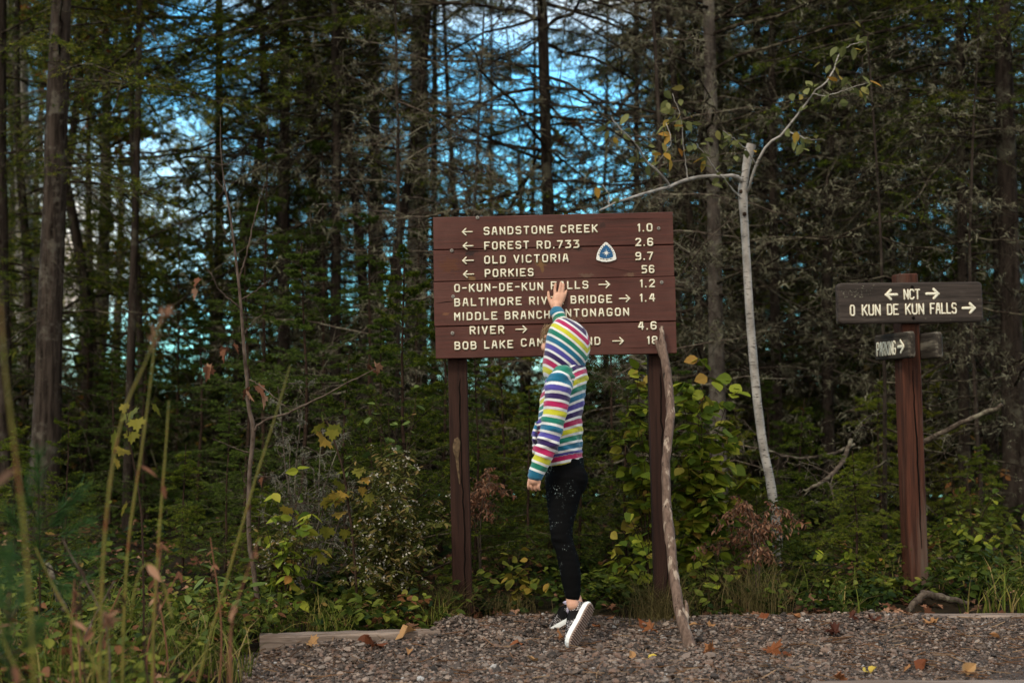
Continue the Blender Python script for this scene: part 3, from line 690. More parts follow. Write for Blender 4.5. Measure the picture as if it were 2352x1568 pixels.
def limb(pts, n=18, sub=24, ref=None):
    """tapered round limb: rows (x,y,z,r) or (x,y,z,ra,rb) with ref direction for ra; hemispherical ends"""
    P = np.asarray(pts, float)
    if P.shape[1] == 4: P = np.concatenate([P, P[:, 3:4]], 1)
    P = crom(P, sub); T = np.gradient(P[:, :3], axis=0); T = norm(T)
    rf = np.array(ref if ref is not None else (0.3, -1.0, 0.1), float)
    A = norm(rf[None] - T * (T @ rf)[:, None]); B = np.cross(T, A)
    # round both ends
    def end(p, t, a, b, ra, rb, s):
        return [np.concatenate([p + s * t * min(ra, rb) * math.sin(u), a, b, [ra * math.cos(u), rb * math.cos(u)]]) for u in (R(25), R(50), R(72), R(86))]
    rows = [np.concatenate([P[k, :3], A[k], B[k], P[k, 3:5]]) for k in range(len(P))]
    rows = end(P[0, :3], T[0], A[0], B[0], P[0, 3], P[0, 4], -1)[::-1] + rows + end(P[-1, :3], T[-1], A[-1], B[-1], P[-1, 3], P[-1, 4], 1)
    D = np.array(rows); return loft(D[:, :3], D[:, 3:6], D[:, 6:9], D[:, 9], D[:, 10], n)
def fuse(solids, voxel, smooth=4, fac=0.5):
    """weld solids into one continuous skin; returns a mesh"""
    mb = MB()
    for V, F in solids: mb.polys(V, F)
    me = mb.mesh("tmp"); o = link("tmp", me)
    m = o.modifiers.new("r", 'REMESH'); m.mode = 'VOXEL'; m.voxel_size = voxel; m.use_smooth_shade = True
    if smooth: s_ = o.modifiers.new("s", 'SMOOTH'); s_.iterations = smooth; s_.factor = fac
    dg = bpy.context.evaluated_depsgraph_get(); dg.update(); out_ = bpy.data.meshes.new_from_object(o.evaluated_get(dg)); bpy.data.objects.remove(o); bpy.data.meshes.remove(me)
    out_.materials.clear()
    return out_
def co(me): a = np.empty(len(me.vertices) * 3, np.float32); me.vertices.foreach_get('co', a); return a.reshape(-1, 3).astype(float)
def setco(me, v): me.vertices.foreach_set('co', v.astype(np.float32).ravel()); me.update()
def vnorm(me): a = np.empty(len(me.vertices) * 3, np.float32); me.vertices.foreach_get('normal', a); return a.reshape(-1, 3).astype(float)
def setattr_(me, name, val): a = me.attributes.new(name, 'FLOAT', 'POINT'); a.data.foreach_set('value', np.asarray(val, np.float32))
def along(P, pts):
    """length along polyline P and distance to it for each point"""
    best = np.full(len(pts), 1e9); s = np.zeros(len(pts)); cum = 0
    for a, b in zip(P[:-1], P[1:]):
        d = b - a; L2 = d @ d; t = np.clip(((pts - a) @ d) / L2, 0, 1); q = np.linalg.norm(pts - (a + t[:, None] * d), axis=1)
        m = q < best; best[m] = q[m]; s[m] = cum + t[m] * math.sqrt(L2); cum += math.sqrt(L2)
    return s, best
_vn = mnoise.noise
def nfield(p, sc, off=0.0): return np.array([_vn(Vector(q * sc + off)) for q in p])

FA = np.array([-.966, .259, 0]); LA = np.array([-.259, -.966, 0])     # facing, child's left
up = np.array([0, 0, 1.0])
PXM = lambda Y: Y / FPX

if "child" not in SKIP:
    kid = tag(empty("person", (*at(1300, 1450, 5.9)[:2], 0.0)), "child in rainbow striped hooded top and black leggings, on tiptoe touching the board sign", "person")
    K0 = np.array(kid.location)
    def kpart(name, me, mats, parent=None):
        setco(me, co(me) - K0) if parent is None or parent is kid else setco(me, co(me) - K0)
        for m in (mats if isinstance(mats, (list, tuple)) else [mats]): me.materials.append(m)
        o = link(name, me, kid if parent is None else parent); return o
    # --- skeleton points
    TS = [(1066, 1258, 1337, .105), (1040, 1248, 1336, .112), (1010, 1240, 1336, .108), (975, 1236, 1337, .106), (935, 1240, 1340, .110), (900, 1246, 1345, .116), (872, 1256, 1349, .112), (852, 1270, 1348, .088), (836, 1278, 1342, .062)]
    Yt = 5.93
    tc_ = np.array([at((l + r_) / 2, py, Yt) for py, l, r_, d in TS]); tha = np.array([(r_ - l) / 2 * PXM(Yt) for py, l, r_, d in TS]); thb = np.array([d for *_, d in TS])
    tilt = np.array([-.20, -.14, -.08, -.04, 0, 0, 0, 0, 0]); tA = norm(FA[None] + tilt[:, None] * up); tB = np.broadcast_to(LA, (9, 3))
    slL = np.array([(*at(1292, 866, 5.845), .050), (*at(1284, 884, 5.822), .054), (*at(1277, 930, 5.805), .051), (*at(1270, 972, 5.795), .047), (*at(1262, 1005, 5.790), .0455), (*at(1252, 1035, 5.785), .0425), (*at(1241, 1064, 5.785), .036), (*at(1231, 1090, 5.785), .0315)])
    slR = np.array([(*at(1316, 868, 6.00), .052), (*at(1314, 835, 6.05), .050), (*at(1306, 795, 6.11), .043), (*at(1296, 757, 6.18), .037), (*at(1285, 732, 6.222), .0315), (*at(1279, 717, 6.240), .0290)])
    # --- body: one continuous skin under the clothes (head, neck, trunk, arms, hands, legs, feet)
    shr = lambda a, k: a * k
    sol = [loft(tc_, tA, tB, tha - .022, thb - .022, sub=30)]
    FH = norm(np.array([-.86, .51, 0.0])); tl = R(15); AX = norm(math.cos(tl) * up - math.sin(tl) * FH); FH2 = norm(FH - AX * (FH @ AX)); SH = np.cross(AX, FH2)
    HC = at(1293, 793, 5.955)
    sol.append(limb([(*(at(1306, 860, 5.94)), .045), (*(at(1304, 830, 5.94)), .040), (*(HC - .05 * AX), .045)]))
    hs = [(-.098, .026, .022, .036), (-.085, .046, .040, .030), (-.06, .060, .054, .022), (-.03, .072, .062, .012), (0, .082, .069, .002), (.03, .087, .073, -.005), (.06, .080, .069, -.008), (.085, .058, .052, -.008), (.098, .030, .028, -.007)]
    hs = [(a * .93, b * .92, c_ * .92, d * .9) for a, b, c_, d in hs]
    sol.append(loft([HC + AX * h + FH2 * f for h, a, b, f in hs], FH2, SH, [a for _, a, _, _ in hs], [b for _, _, b, _ in hs], sub=30))
    hp = lambda f, s, u: HC + FH2 * f * .92 + SH * s * .92 + AX * u * .92
    sol.append(limb([(*hp(.080, 0, .012), .006), (*hp(.090, 0, -.008), .008), (*hp(.096, 0, -.022), .0095), (*hp(.086, 0, -.030), .008)], sub=8))          # nose
    sol.append(limb([(*hp(.074, -.018, -.047), .006), (*hp(.082, 0, -.046), .0068), (*hp(.074, .018, -.047), .006)], sub=8))                              # lips
    sol.append(limb([(*hp(.073, -.016, -.056), .006), (*hp(.080, 0, -.057), .007), (*hp(.073, .016, -.056), .006)], sub=8))
    sol.append(limb([(*hp(.060, 0, -.086), .014), (*hp(.066, 0, -.084), .013)], sub=4))                                                                   # chin
    for s in (-1, 1):
        sol.append(limb([(*hp(.071, s * .046, .020), .009), (*hp(.083, s * .026, .023), .009), (*hp(.084, s * .012, .020), .007)], sub=8))                # brow
        sol.append(limb([(*hp(.063, s * .042, -.028), .018), (*hp(.070, s * .033, -.024), .018)], sub=4))                                                 # cheek
        sol.append(limb([(*hp(-.006, s * .070, .016), .010, .006), (*hp(-.010, s * .075, .0), .013, .006), (*hp(-.004, s * .070, -.018), .007, .006)], sub=8))  # ear
    for sl_, wr in ((slL, [(*at(1228.5, 1097, 5.785), .019), (*at(1227, 1103, 5.785), .021)]), (slR, [(*at(1278.5, 710, 6.250), .0195), (*at(1278.8, 700, 6.258), .0205)])):
        a = sl_.copy(); a[:, 3] *= .62; a[-1, 3] = .0185
        sol.append(limb(np.concatenate([a, np.array(wr)]), sub=40))
    body_legs = [[(1300, 1100, 5.90, .060), (1296, 1160, 5.865, .054), (1291, 1205, 5.83, .044), (1292, 1236, 5.81, .036), (1303, 1275, 5.795, .036), (1311, 1316, 5.785, .037), (1314, 1350, 5.775, .031), (1314, 1375, 5.768, .0245), (1316, 1388, 5.762, .026)],
                 [(1299, 1100, 5.99, .060), (1295, 1160, 6.03, .054), (1293, 1205, 6.05, .044), (1294, 1236, 6.065, .036), (1304, 1275, 6.085, .036), (1309, 1316, 6.10, .037), (1316, 1350, 6.09, .031), (1324, 1378, 6.08, .0245), (1326, 1395, 6.08, .026)]]
    legs = [np.array([(*at(a, b, c_), d * (.72 if b < 1370 else 1)) for a, b, c_, d in lg]) for lg in body_legs]
    for lg in legs: sol.append(limb(lg, sub=40))
    sol.append(limb([(*at(1298, 1060, 5.93), .07, .085), (*at(1298, 1100, 5.93), .07, .09)], ref=FA, sub=8))
    # raised right hand, palm flat on the board
    def fing(pts, rr, n=10): return limb([(*p, q) for p, q in zip(pts, rr)], n=n, sub=16)
    BY = 6.2802
    palm = [(1279, 709, .019, 6.2555), (1279.5, 702, .0215, 6.2585), (1280.5, 694, .0265, 6.262), (1283, 685, .0285, 6.2645), (1284.5, 677.5, .0270, 6.2665), (1285, 673.5, .0225, 6.268)]
    sol.append(loft([at(a, b, y) for a, b, w_, y in palm], np.array([[1, 0, 0.03]] * 6), np.array([[0, 1.0, 0]] * 6), [w_ for *_, w_, y in palm], [.0175, .0155, .0145, .0135, .0115, .009], n=20, pw=2.5, sub=14))
    for q, rr in (([(1276, 683, 6.2665), (1275, 675, 6.2675), (1274.5, 665, 6.2705), (1275.5, 657, 6.2725), (1276.2, 652, 6.2735)], (.0082, .0076, .0070, .0064, .0057)),
                  ([(1283, 682, 6.2665), (1284, 674, 6.2665), (1286.2, 662.5, 6.270), (1287.6, 654.5, 6.2725), (1288.4, 649.3, 6.2735)], (.0084, .0079, .0072, .0066, .0058)),
                  ([(1289.5, 684, 6.2665), (1291, 676, 6.2675), (1293, 665, 6.271), (1294, 658.5, 6.273), (1294.5, 653.5, 6.2738)], (.0080, .0075, .0068, .0062, .0055)),
                  ([(1293.5, 690, 6.266), (1295.6, 684, 6.268), (1298.2, 677, 6.271), (1300, 671.5, 6.273), (1301.2, 667.5, 6.274)], (.0075, .0068, .0061, .0056, .0050)),
                  ([(1271, 704, 6.262), (1266.5, 696, 6.265), (1262, 688, 6.2685), (1260, 679, 6.2715), (1259.6, 671, 6.273)], (.0125, .0105, .0085, .0074, .0060))):
        sol.append(fing([at(*p) for p in q], rr))
    # hanging left hand, fingers loosely curled
    hw = at(1228, 1099, 5.785); dn = norm(np.array([-.14, -.02, -1.0])); acr = norm(np.array([.93, -.35, -.10])); acr = norm(acr - dn * (acr @ dn)); bk = np.cross(dn, acr)   # bk: palm-side normal
    if bk[1] < 0: bk = -bk
    sol.append(loft([hw + dn * t for t in (-.012, .000, .009, .018)], np.tile(acr, (4, 1)), np.tile(bk, (4, 1)), [.019, .024, .026, .024], [.016, .0145, .0135, .011], n=18, pw=2.4, sub=10))
    for k, (o_, ln) in enumerate(((-.0195, .92), (-.0065, 1.0), (.0065, .97), (.019, .82))):
        p0 = hw + dn * .014 + acr * o_ * 1.16; p1 = p0 + (dn * .017 - bk * .001) * ln; p2 = p1 + (dn * .013 + bk * .008) * ln; p3 = p2 + (bk * .012 + dn * .003) * ln
        sol.append(fing([p0 - dn * .006, p0, p1, p2, p3], (.0066, .0063, .0058, .0054, .0047)))
    p0 = hw + dn * .006 - acr * .019 + bk * .006; sol.append(fing([p0, p0 + dn * .014 - acr * .006 + bk * .008, p0 + dn * .028 - acr * .002 + bk * .014, p0 + dn * .036 + acr * .004 + bk * .016], (.011, .009, .0078, .006)))
    g = NT("skin"); n1 = g.noise(g.obj(), 40, 3); c = g.ramp(n1, [(0.3, (0.50, 0.27, 0.19, 1)), (0.7, (0.60, 0.36, 0.26, 1))])
    g.b.inputs['Subsurface Weight'].default_value = 0.0; m_skin = g.done(c, 0.55, 0.35)
    body = kpart("body", fuse(sol, 0.0027, 3), m_skin)
    # --- hooded top
    def stripes(name, two):
        g = NT(name); s1 = g.attr('s1'); nzv = g.noise(g.obj(), 320, 2, .6); wob = g.noise(g.obj(), 26, 3, .5)
        if two:
            m = g.math('GREATER_THAN', g.attr('mask'), 0.0); s2 = g.attr('s2')
            s = g.math('ADD', g.math('MULTIPLY', s1, m), g.math('MULTIPLY', s2, g.math('SUBTRACT', 1.0, m)))
        else: s = s1
        s = g.math('ADD', s, g.math('MULTIPLY', g.math('SUBTRACT', wob, 0.5), 0.12)); s = g.math('ADD', s, 24.0)
        fr = g.math('FRACT', s); ix = g.math('DIVIDE', g.math('FLOORED_MODULO', g.math('FLOOR', s), 6.0), 6.0); ix = g.math('ADD', ix, 0.02)
        cols = [(0.004, 0.125, 0.235), (0.060, 0.050, 0.29), (0.020, 0.006, 0.075), (0.36, 0.006, 0.082), (0.50, 0.50, 0.025), (0.004, 0.165, 0.115)]
        cc = g.ramp(ix, [(k / 6, (*q, 1)) for k, q in enumerate(cols)], True)
        wh = g.ramp(fr, [(0.64, (0, 0, 0, 1)), (0.68, (1, 1, 1, 1)), (0.97, (1, 1, 1, 1)), (1.0, (0, 0, 0, 1))])
        c = g.mix(wh, cc, (0.64, 0.66, 0.68, 1)); c = g.mix(0.35, c, g.ramp(nzv, [(0.3, (.55, .55, .55, 1)), (.65, (1, 1, 1, 1))]), 'MULTIPLY')
        g.bump(nzv, 0.35, 0.002); g.b.inputs['Sheen Weight'].default_value = 0.25; g.b.inputs['Sheen Roughness'].default_value = .6
        return g.done(c, 0.95, 0.1)
    m_top = stripes("striped_fleece", True); m_hood = stripes("striped_fleece_hood", False)
    sol = [loft(tc_, tA, tB, tha, thb, sub=40), limb(slL, sub=40), limb(slR, sub=40)]
    # rolled hem, cuffs, front pocket, collar
    sol.append(loft([tc_[0] + up * .004, tc_[0] + up * .016, tc_[0] + up * .03], tA[:3], tB[:3], tha[0] + np.array([.002, .003, .0]), thb[0] + np.array([.002, .003, .0]), sub=6))
    for sl_ in (slL, slR):
        d = norm(sl_[-1, :3] - sl_[-2, :3]); e = sl_[-1, :3]; rr = sl_[-1, 3]
        sol.append(limb([(*(e - d * .026), rr * 1.03), (*(e - d * .012), rr * 1.09), (*(e - d * .002), rr * 1.05)], sub=6))
    pk_c = at(1237, 1000, 5.93); sol.append(loft([pk_c + up * .06, pk_c, pk_c - up * .075], np.tile(FA, (3, 1)), np.tile(LA, (3, 1)), [.010, .020, .014], [.05, .075, .085], sub=8))
    me = fuse(sol, 0.0036, 5)
    v = co(me); nn = vnorm(me)
    f1 = nfield(v * np.array([1, 1, 2.6]), 15); f2 = nfield(v + .3 * v[:, [2, 0, 1]], 34, 7.3)
    f3 = nfield(v @ np.array([[.9, .2, .3], [.2, .9, .2], [-.5, .1, 2.4]]), 22, 4.1); f3 = np.sign(f3) * np.abs(f3) ** .7
    elb = np.exp(-((v[:, 2] - at(1268, 995, 5.79)[2]) / .05) ** 2) + np.exp(-((v[:, 2] - tc_[1, 2] - .03) / .045) ** 2) + .7 * np.exp(-((v[:, 2] - tc_[6, 2]) / .05) ** 2)
    v = v + nn * (f1 * .0056 + f2 * .0024 + f3 * (.0014 + .0042 * elb))[:, None]; setco(me, v)
    cL = crom(slL, 60); cR = crom(slR, 60); sL, dL = along(cL[:, :3], v); sR, dR = along(cR[:, :3], v)
    rL = np.interp(sL, np.concatenate([[0], np.cumsum(np.linalg.norm(np.diff(cL[:, :3], axis=0), axis=1))]), cL[:, 3]); rR = np.interp(sR, np.concatenate([[0], np.cumsum(np.linalg.norm(np.diff(cR[:, :3], axis=0), axis=1))]), cR[:, 3])
    U = .0322
    s875, _ = along(cL[:, :3], at(1281, 877, 5.82)[None]); eR = np.linalg.norm(np.diff(cR[:, :3], axis=0), axis=1).sum()
    uL = (sL - s875[0]) / U + .29; uR = (sR - eR) / U + 12.62
    bck = -(v - np.array([*tc_[4, :2], 0])) @ FA
    zt = at(1340, 913, Yt)[2]; hgt = np.clip((v[:, 2] - tc_[0, 2]) / .35, 0, 1)
    uT = (zt - v[:, 2]) / U + .3 + (bck - .08) * (.12 + .55 * hgt) / U
    hem = tc_[0, 2] + .034 + .2 * bck
    uT = np.where(v[:, 2] < hem, 9.05 + (hem - v[:, 2]) / .034 * 1.02, uT)
    eL, eRr = dL / (rL + 1e-6), dR / (rR + 1e-6); useL = eL < eRr
    setattr_(me, 's1', np.where(useL, uL, uR)); setattr_(me, 's2', uT)
    # side of the seam: torso section radius against sleeve radius
    zi = tc_[::-1, 2]; kz = lambda arr: np.interp(v[:, 2], tc_[:, 2], arr)
    rel = v[:, :2] - np.stack([kz(tc_[:, 0]), kz(tc_[:, 1])], -1); eT = np.sqrt((rel @ FA[:2] / kz(tha)) ** 2 + (rel @ LA[:2] / kz(thb)) ** 2)
    eT = np.where(v[:, 2] > tc_[-1, 2] + .01, 9, eT)
    msk = np.abs(eT - 1) - np.abs(np.minimum(eL, eRr) - 1)
    lat = rel @ LA[:2]
    msk = np.where(eT > 1.14, 1.0, msk)
    setattr_(me, 'mask', msk)
    top = kpart("hooded_top", me, m_top); top['label'] = "fleece top striped in blue, purple, magenta, yellow, green and white"
    # --- hood
    hs_ = [(1297, 862, 46, .080), (1296, 846, 51, .092), (1299, 828, 53.5, .097), (1303, 803, 52.5, .099), (1305, 780, 50, .096), (1306, 762, 45, .088), (1306, 747, 36, .072), (1304, 736, 23, .048), (1302, 731, 9, .02)]
    hc = np.array([at(a, b, 5.945) for a, b, *_ in hs_]); FHh = norm(np.array([-.93, .36, 0])); SHh = np.array([-FHh[1], FHh[0], 0]) * 1.0
    tiltv = np.array([-.25, -.22, -.12, 0, .10, .16, .18, .18, .18]); hA = norm(FHh[None] + tiltv[:, None] * up)
    # sections lean back towards the crown
    sol = [loft(hc, hA, np.tile(SHh, (9, 1)), [h * PXM(5.945) for *_, h, d in hs_], [d for *_, d in hs_], n=40, sub=40)]
    me = fuse(sol, 0.0034, 4); v = co(me); nn = vnorm(me)
    f1 = nfield(v, 13, 3.1); f2 = nfield(v, 30, 1.7); v = v + nn * (f1 * .005 + f2 * .0018)[:, None]
    latv = (v - HC) @ SH
    # raised seam over the middle of the head
    bk_ = (v - HC) @ FH2
    v = v + nn * (.003 * np.exp(-(latv / .004) ** 2))[:, None]
    setco(me, v)
    apex = at(1327, 742, 5.90); axh = norm(np.array([.46, -.20, .87]))
    dd = (apex - v) @ axh
    uH = 2.05 + (dd + (.42 * np.abs(latv)) - .012) / .0305
    setattr_(me, 's1', uH)
    # open front: drop the faces round the face opening, then give the cloth thickness
    import bmesh
    bm = bmesh.new(); bm.from_mesh(me); HCv = Vector(HC + FH2 * .01 - AX * .012); fdir = Vector(norm(FH2 * 1.0 + AX * .10))
    dele = [f for f in bm.faces if (f.calc_center_median() - HCv).normalized().dot(fdir) > math.cos(R(47)) and (f.calc_center_median() - HCv).length > .03]
    bmesh.ops.delete(bm, geom=dele, context='FACES'); bm.to_mesh(me); bm.free()
    hood = kpart("hood", me, m_hood); hood['label'] = "striped hood pulled up over the head"
    sd = hood.modifiers.new("thickness", 'SOLIDIFY'); sd.thickness = .004; sd.offset = -1
    # --- hair: cap on the head and loose strands out of the hood
    m_hair = mat_leaf("blond_hair", [(0, (0.22, 0.13, 0.07, 1)), (1, (0.50, 0.36, 0.22, 1))], 0.2, 0.5, .3)
    mb = MB(); V, Fc = loft([HC + AX * h + FH2 * (f - .006) for h, a, b, f in hs[2:]], FH2, SH, [a + .003 for _, a, _, _ in hs[2:]], [b + .005 for _, _, b, _ in hs[2:]], sub=24)
    mb.polys(V - K0, [f for f in Fc if (np.mean(V[f], 0) - HC) @ FH2 < .055 - .3 * max(0, .03 - (np.mean(V[f], 0) - HC) @ AX)], tint=.35)
    r = rs(21); rows = []
    def strand(p, q, bow, rad=.0008, k=8):
        t = np.linspace(0, 1, k)[:, None]; c_ = (1 - t) * p + t * q + np.sin(t * math.pi) * bow; rows.append((c_, np.linspace(rad, rad * .4, k)))
    for _ in range(150):
        p = at(1268 + r.randn() * 7, 742 + r.rand() * 12, 5.95 + r.rand() * .06); q = at(1254 + r.randn() * 5, 768 + r.rand() * 34, 5.93 + r.rand() * .07); strand(p, q, np.array([-.012 + r.randn() * .005, 0, .010 * r.rand()]), .0009)
    for _ in range(14):
        p = at(1262 + r.randn() * 5, 755 + r.rand() * 10, 5.96); q = at(1240 + r.randn() * 6, 790 + r.randn() * 10, 5.95); strand(p, q, np.array([-.004, 0, r.randn() * .01]), .0005)
    for _ in range(12):
        p = at(1312 + r.randn() * 9, 733 + r.rand() * 3, 5.92); q = p + np.array([.02 + .03 * r.rand(), -.01, -.012 + .02 * r.rand()]); strand(p, q, np.array([0, 0, .010 + .006 * r.rand()]), .0004)
    for _ in range(10):
        p = at(1290 + r.randn() * 10, 733, 5.94); q = p + np.array([-.02 - .02 * r.rand(), 0, .006 * r.randn()]); strand(p, q, np.array([0, 0, .010]), .0004)
    P = np.array([a for a, b in rows]); RR = np.array([b for a, b in rows]); v, f = tubes(P, RR, 3); mb.add(v - K0, f, np.repeat(r.rand(len(P)), len(f) // len(P)))
    mb.build("hair", m_hair, kid)
    m_eye = mat_simple("eye_white", (0.7, 0.68, 0.65, 1), .3, .5, .05); m_iris = mat_simple("iris", (0.05, 0.07, 0.09, 1), .3, .5)
    for s in (-1, 1):
        c0 = hp(.073, s * .029, .004); mb = MB(); V, Fc = limb([(*(c0 - FH2 * .001), .0085), (*(c0 + FH2 * .001), .0085)], n=12, sub=3); mb.polys(V - K0, Fc)
        V, Fc = limb([(*(c0 + FH2 * .0075 + AX * .002), .0036), (*(c0 + FH2 * .0082 + AX * .002), .0036)], n=10, sub=3); mb.polys(V - K0, Fc, mat=1); mb.build("eye", [m_eye, m_iris], kid)
    # --- leggings
    g = NT("speckled_leggings"); oc = g.obj()
    vor = g.n('TexVoronoi'); vor.inputs['Scale'].default_value = 130; g.l(oc, vor.inputs['Vector'])
    cl = g.noise(oc, 11, 4, .65); cl2 = g.noise(oc, 34, 3, .6)
    cmask = g.ramp(cl, [(.52, (0, 0, 0, 1)), (.66, (1, 1, 1, 1))])
    dots = g.math('MULTIPLY', g.ramp(vor.outputs['Distance'], [(.16, (1, 1, 1, 1)), (.27, (0, 0, 0, 1))]), cmask)
    c = g.mix(g.math('MULTIPLY', g.math('MULTIPLY', g.ramp(cl2, [(.58, (0, 0, 0, 1)), (.75, (1, 1, 1, 1))]), cmask), .5), (0.0024, 0.0026, 0.0030, 1), (0.02, 0.05, 0.055, 1))
    c = g.mix(dots, c, (0.30, 0.36, 0.36, 1)); c = g.mix(1.0, c, (1, 1, 1, 1), 'MULTIPLY')
    cre = g.noise(oc, 30, 3, .6, (.7, .7, 2.4)); g.bump(cre, .25, .004); m_leg = g.done(c, .85, .06)
    def legrow(spec): return np.array([(*at((l + r_) / 2, py, Y), (r_ - l) / 2 * PXM(Y), hb) for py, l, r_, Y, hb in spec])
    LL = legrow([(1100, 1254, 1338, 5.885, .070), (1128, 1253, 1336, 5.875, .064), (1160, 1256, 1328, 5.86, .058), (1191, 1260, 1320, 5.84, .050), (1222, 1264, 1313, 5.815, .043), (1240, 1267, 1314, 5.808, .041), (1256, 1274, 1319, 5.802, .040), (1284, 1280, 1329, 5.795, .041), (1316, 1286, 1334, 5.785, .041), (1347, 1293, 1334, 5.776, .036), (1366, 1298, 1333, 5.770, .033)])
    RL = legrow([(1100, 1258, 1340, 5.975, .070), (1160, 1262, 1328, 6.03, .056), (1191, 1266, 1320, 6.045, .050), (1222, 1270, 1315, 6.06, .043), (1256, 1279, 1320, 6.075, .040), (1284, 1284, 1326, 6.085, .041), (1316, 1289, 1330, 6.10, .041), (1347, 1297, 1332, 6.09, .036), (1370, 1306, 1334, 6.08, .032)])
    pel = np.array([(*at(1299, 1050, 5.93), .073, .095), (*at(1298, 1075, 5.93), .080, .102), (*at(1298, 1100, 5.93), .083, .106), (*at(1296, 1126, 5.93), .076, .098)])
    sol = [limb(LL, ref=FA, sub=50, n=24), limb(RL, ref=FA, sub=50, n=24), loft(pel[:, :3], np.tile(FA, (4, 1)), np.tile(LA, (4, 1)), pel[:, 3], pel[:, 4], sub=14, n=30),
           limb([(*at(1318, 1098, 5.885), .060), (*at(1316, 1112, 5.885), .056)], sub=4), limb([(*at(1319, 1098, 5.985), .060), (*at(1317, 1112, 5.985), .056)], sub=4)]
    me = fuse(sol, 0.0036, 6); v = co(me); nn = vnorm(me); kz_ = np.exp(-((v[:, 2] - at(1290, 1238, 5.8)[2]) / .035) ** 2) + .6 * np.exp(-((v[:, 2] - at(1290, 1358, 5.8)[2]) / .02) ** 2)
    v = v + nn * (nfield(v * np.array([.5, .5, 2.2]), 26) * (.0012 + .0038 * kz_))[:, None]; setco(me, v); kpart("leggings", me, m_leg)
    # --- socks and shoes
    m_sock = mat_simple("lilac_sock", (0.50, 0.47, 0.62, 1), .9, .1, .1, 90)
    g = NT("black_white_knit"); n1 = g.noise(g.obj(), 230, 2, .5); m_knit = g.done(g.ramp(n1, [(.52, (.008, .0075, .008, 1)), (.60, (.36, .34, .35, 1))]), .9, .1)
    m_mid = mat_simple("white_sole_foam", (.72, .76, .77, 1), .55, .4, .05, 30); m_out = mat_simple("brown_rubber", (.27, .20, .17, 1), .7, .3, .2, 60); m_blk = mat_simple("black_knit_stripe", (.008, .008, .009, 1), .85, .1)
    SL = .205
    out_x = np.array([0, .006, .02, .05, .085, .12, .15, .175, .193, .203, .205]); out_w = np.array([.006, .019, .0265, .029, .0275, .031, .0345, .0325, .024, .011, .004])
    def sole_outline(k=1.0, n=26):
        t = np.linspace(0, 1, n); x = SL * (0.5 - 0.5 * np.cos(t * math.pi)); w_ = np.interp(x, out_x, out_w) * k
        return np.concatenate([np.stack([x, w_], -1), np.stack([x, -w_], -1)[::-1][1:-1]])
    def slab(mb, O, z0, z1, k0=1.0, k1=1.0, mat=0):
        n = len(O); c0 = np.array([SL / 2, 0]); V = np.concatenate([np.c_[(O - c0) * k0 + c0, np.full(n, z0)], np.c_[(O - c0) * k1 + c0, np.full(n, z1)]])
        mb.polys(V, [[i, (i + 1) % n, n + (i + 1) % n, n + i] for i in range(n)] + [list(range(n))[::-1], list(range(n, 2 * n))], mat=mat, smooth=False)
    up_s = [(.010, .020, .026, .030, .020), (.020, .027, .068, .028, .020), (.045, .029, .070, .030, .020), (.070, .030, .066, .030, .020), (.095, .031, .058, .031, .018), (.125, .0325, .046, .033, .016), (.155, .0325, .036, .033, .014), (.180, .027, .028, .027, .012), (.198, .013, .018, .014, .010)]
    def make_shoe(M, label):
        mb = MB(); V, Fc = loft([(x, 0, .010 + h / 2) for x, w_, h, *_ in up_s], np.tile([0, 1.0, 0], (9, 1)), np.tile([0, 0, 1.0], (9, 1)), [w_ for _, w_, *_ in up_s], [h / 2 for _, _, h, *_ in up_s], n=24, pw=2.5, sub=36)
        mb.polys(V, Fc); sh = mb.build("shoe", m_knit, kid); sh.matrix_local = Matrix.Translation(-Vector(K0)) @ M; sh['label'] = label
        mb = MB(); slab(mb, sole_outline(1.05), .004, .013, 1, 1.03); slab(mb, sole_outline(1.05), .0131, .024, 1.03, .97); mb.build("midsole", m_mid, sh)
        mb = MB(); slab(mb, sole_outline(.98), 0.0005, .0039, .985, 1)
        for k in range(19):
            x = .012 + k * .0100; w_ = float(np.interp(x, out_x, out_w)) * .95; box(mb, (x, 0, -.0022), (.0052, 2 * w_, .0066), bevel=.0012)
        mb.build("outsole", m_out, sh)
        # dark side stripe, collar and laces laid on the upper
        mb = MB()
        Vs = loft([(x, 0, .010 + h / 2) for x, w_, h, *_ in up_s[1:6]], np.tile([0, 1.0, 0], (5, 1)), np.tile([0, 0, 1.0], (5, 1)), [w_ + .0011 for _, w_, *_ in up_s[1:6]], [h / 2 + .0012 for _, _, h, *_ in up_s[1:6]], n=24, pw=2.5, sub=20)
        Vv, Ff = Vs; cen = np.array([Vv[f].mean(0) for f in Ff])
        keep = [f for f, c_ in zip(Ff, cen) if len(f) == 4 and ((abs(c_[0] - (.075 + .5 * (c_[2] - .03))) < .021 and c_[2] > .022) or (c_[2] > .062 and c_[0] < .11))]
        mb.polys(Vv, keep); mb.build("side_stripe", m_blk, sh)
        mb = MB(); Pl = []
        for k in range(5):
            x = .082 + k * .014; z = .012 + float(np.interp(x, [q[0] for q in up_s], [q[2] for q in up_s])); Pl.append([(x, -.019, z - .005), (x + .002, -.008, z + .001), (x + .003, 0, z + .003), (x + .002, .008, z + .001), (x, .019, z - .005)])
        for s in (-1, 1):
            Pl.append([(.082, .004 * s, .072), (.085, .018 * s, .078), (.094, .026 * s, .070), (.100, .030 * s, .055), (.104, .034 * s, .040)])
        v, f = tubes(np.array(Pl), np.full((7, 5), .0021), 6); mb.add(v, f); mb.build("lace", m_blk, sh)
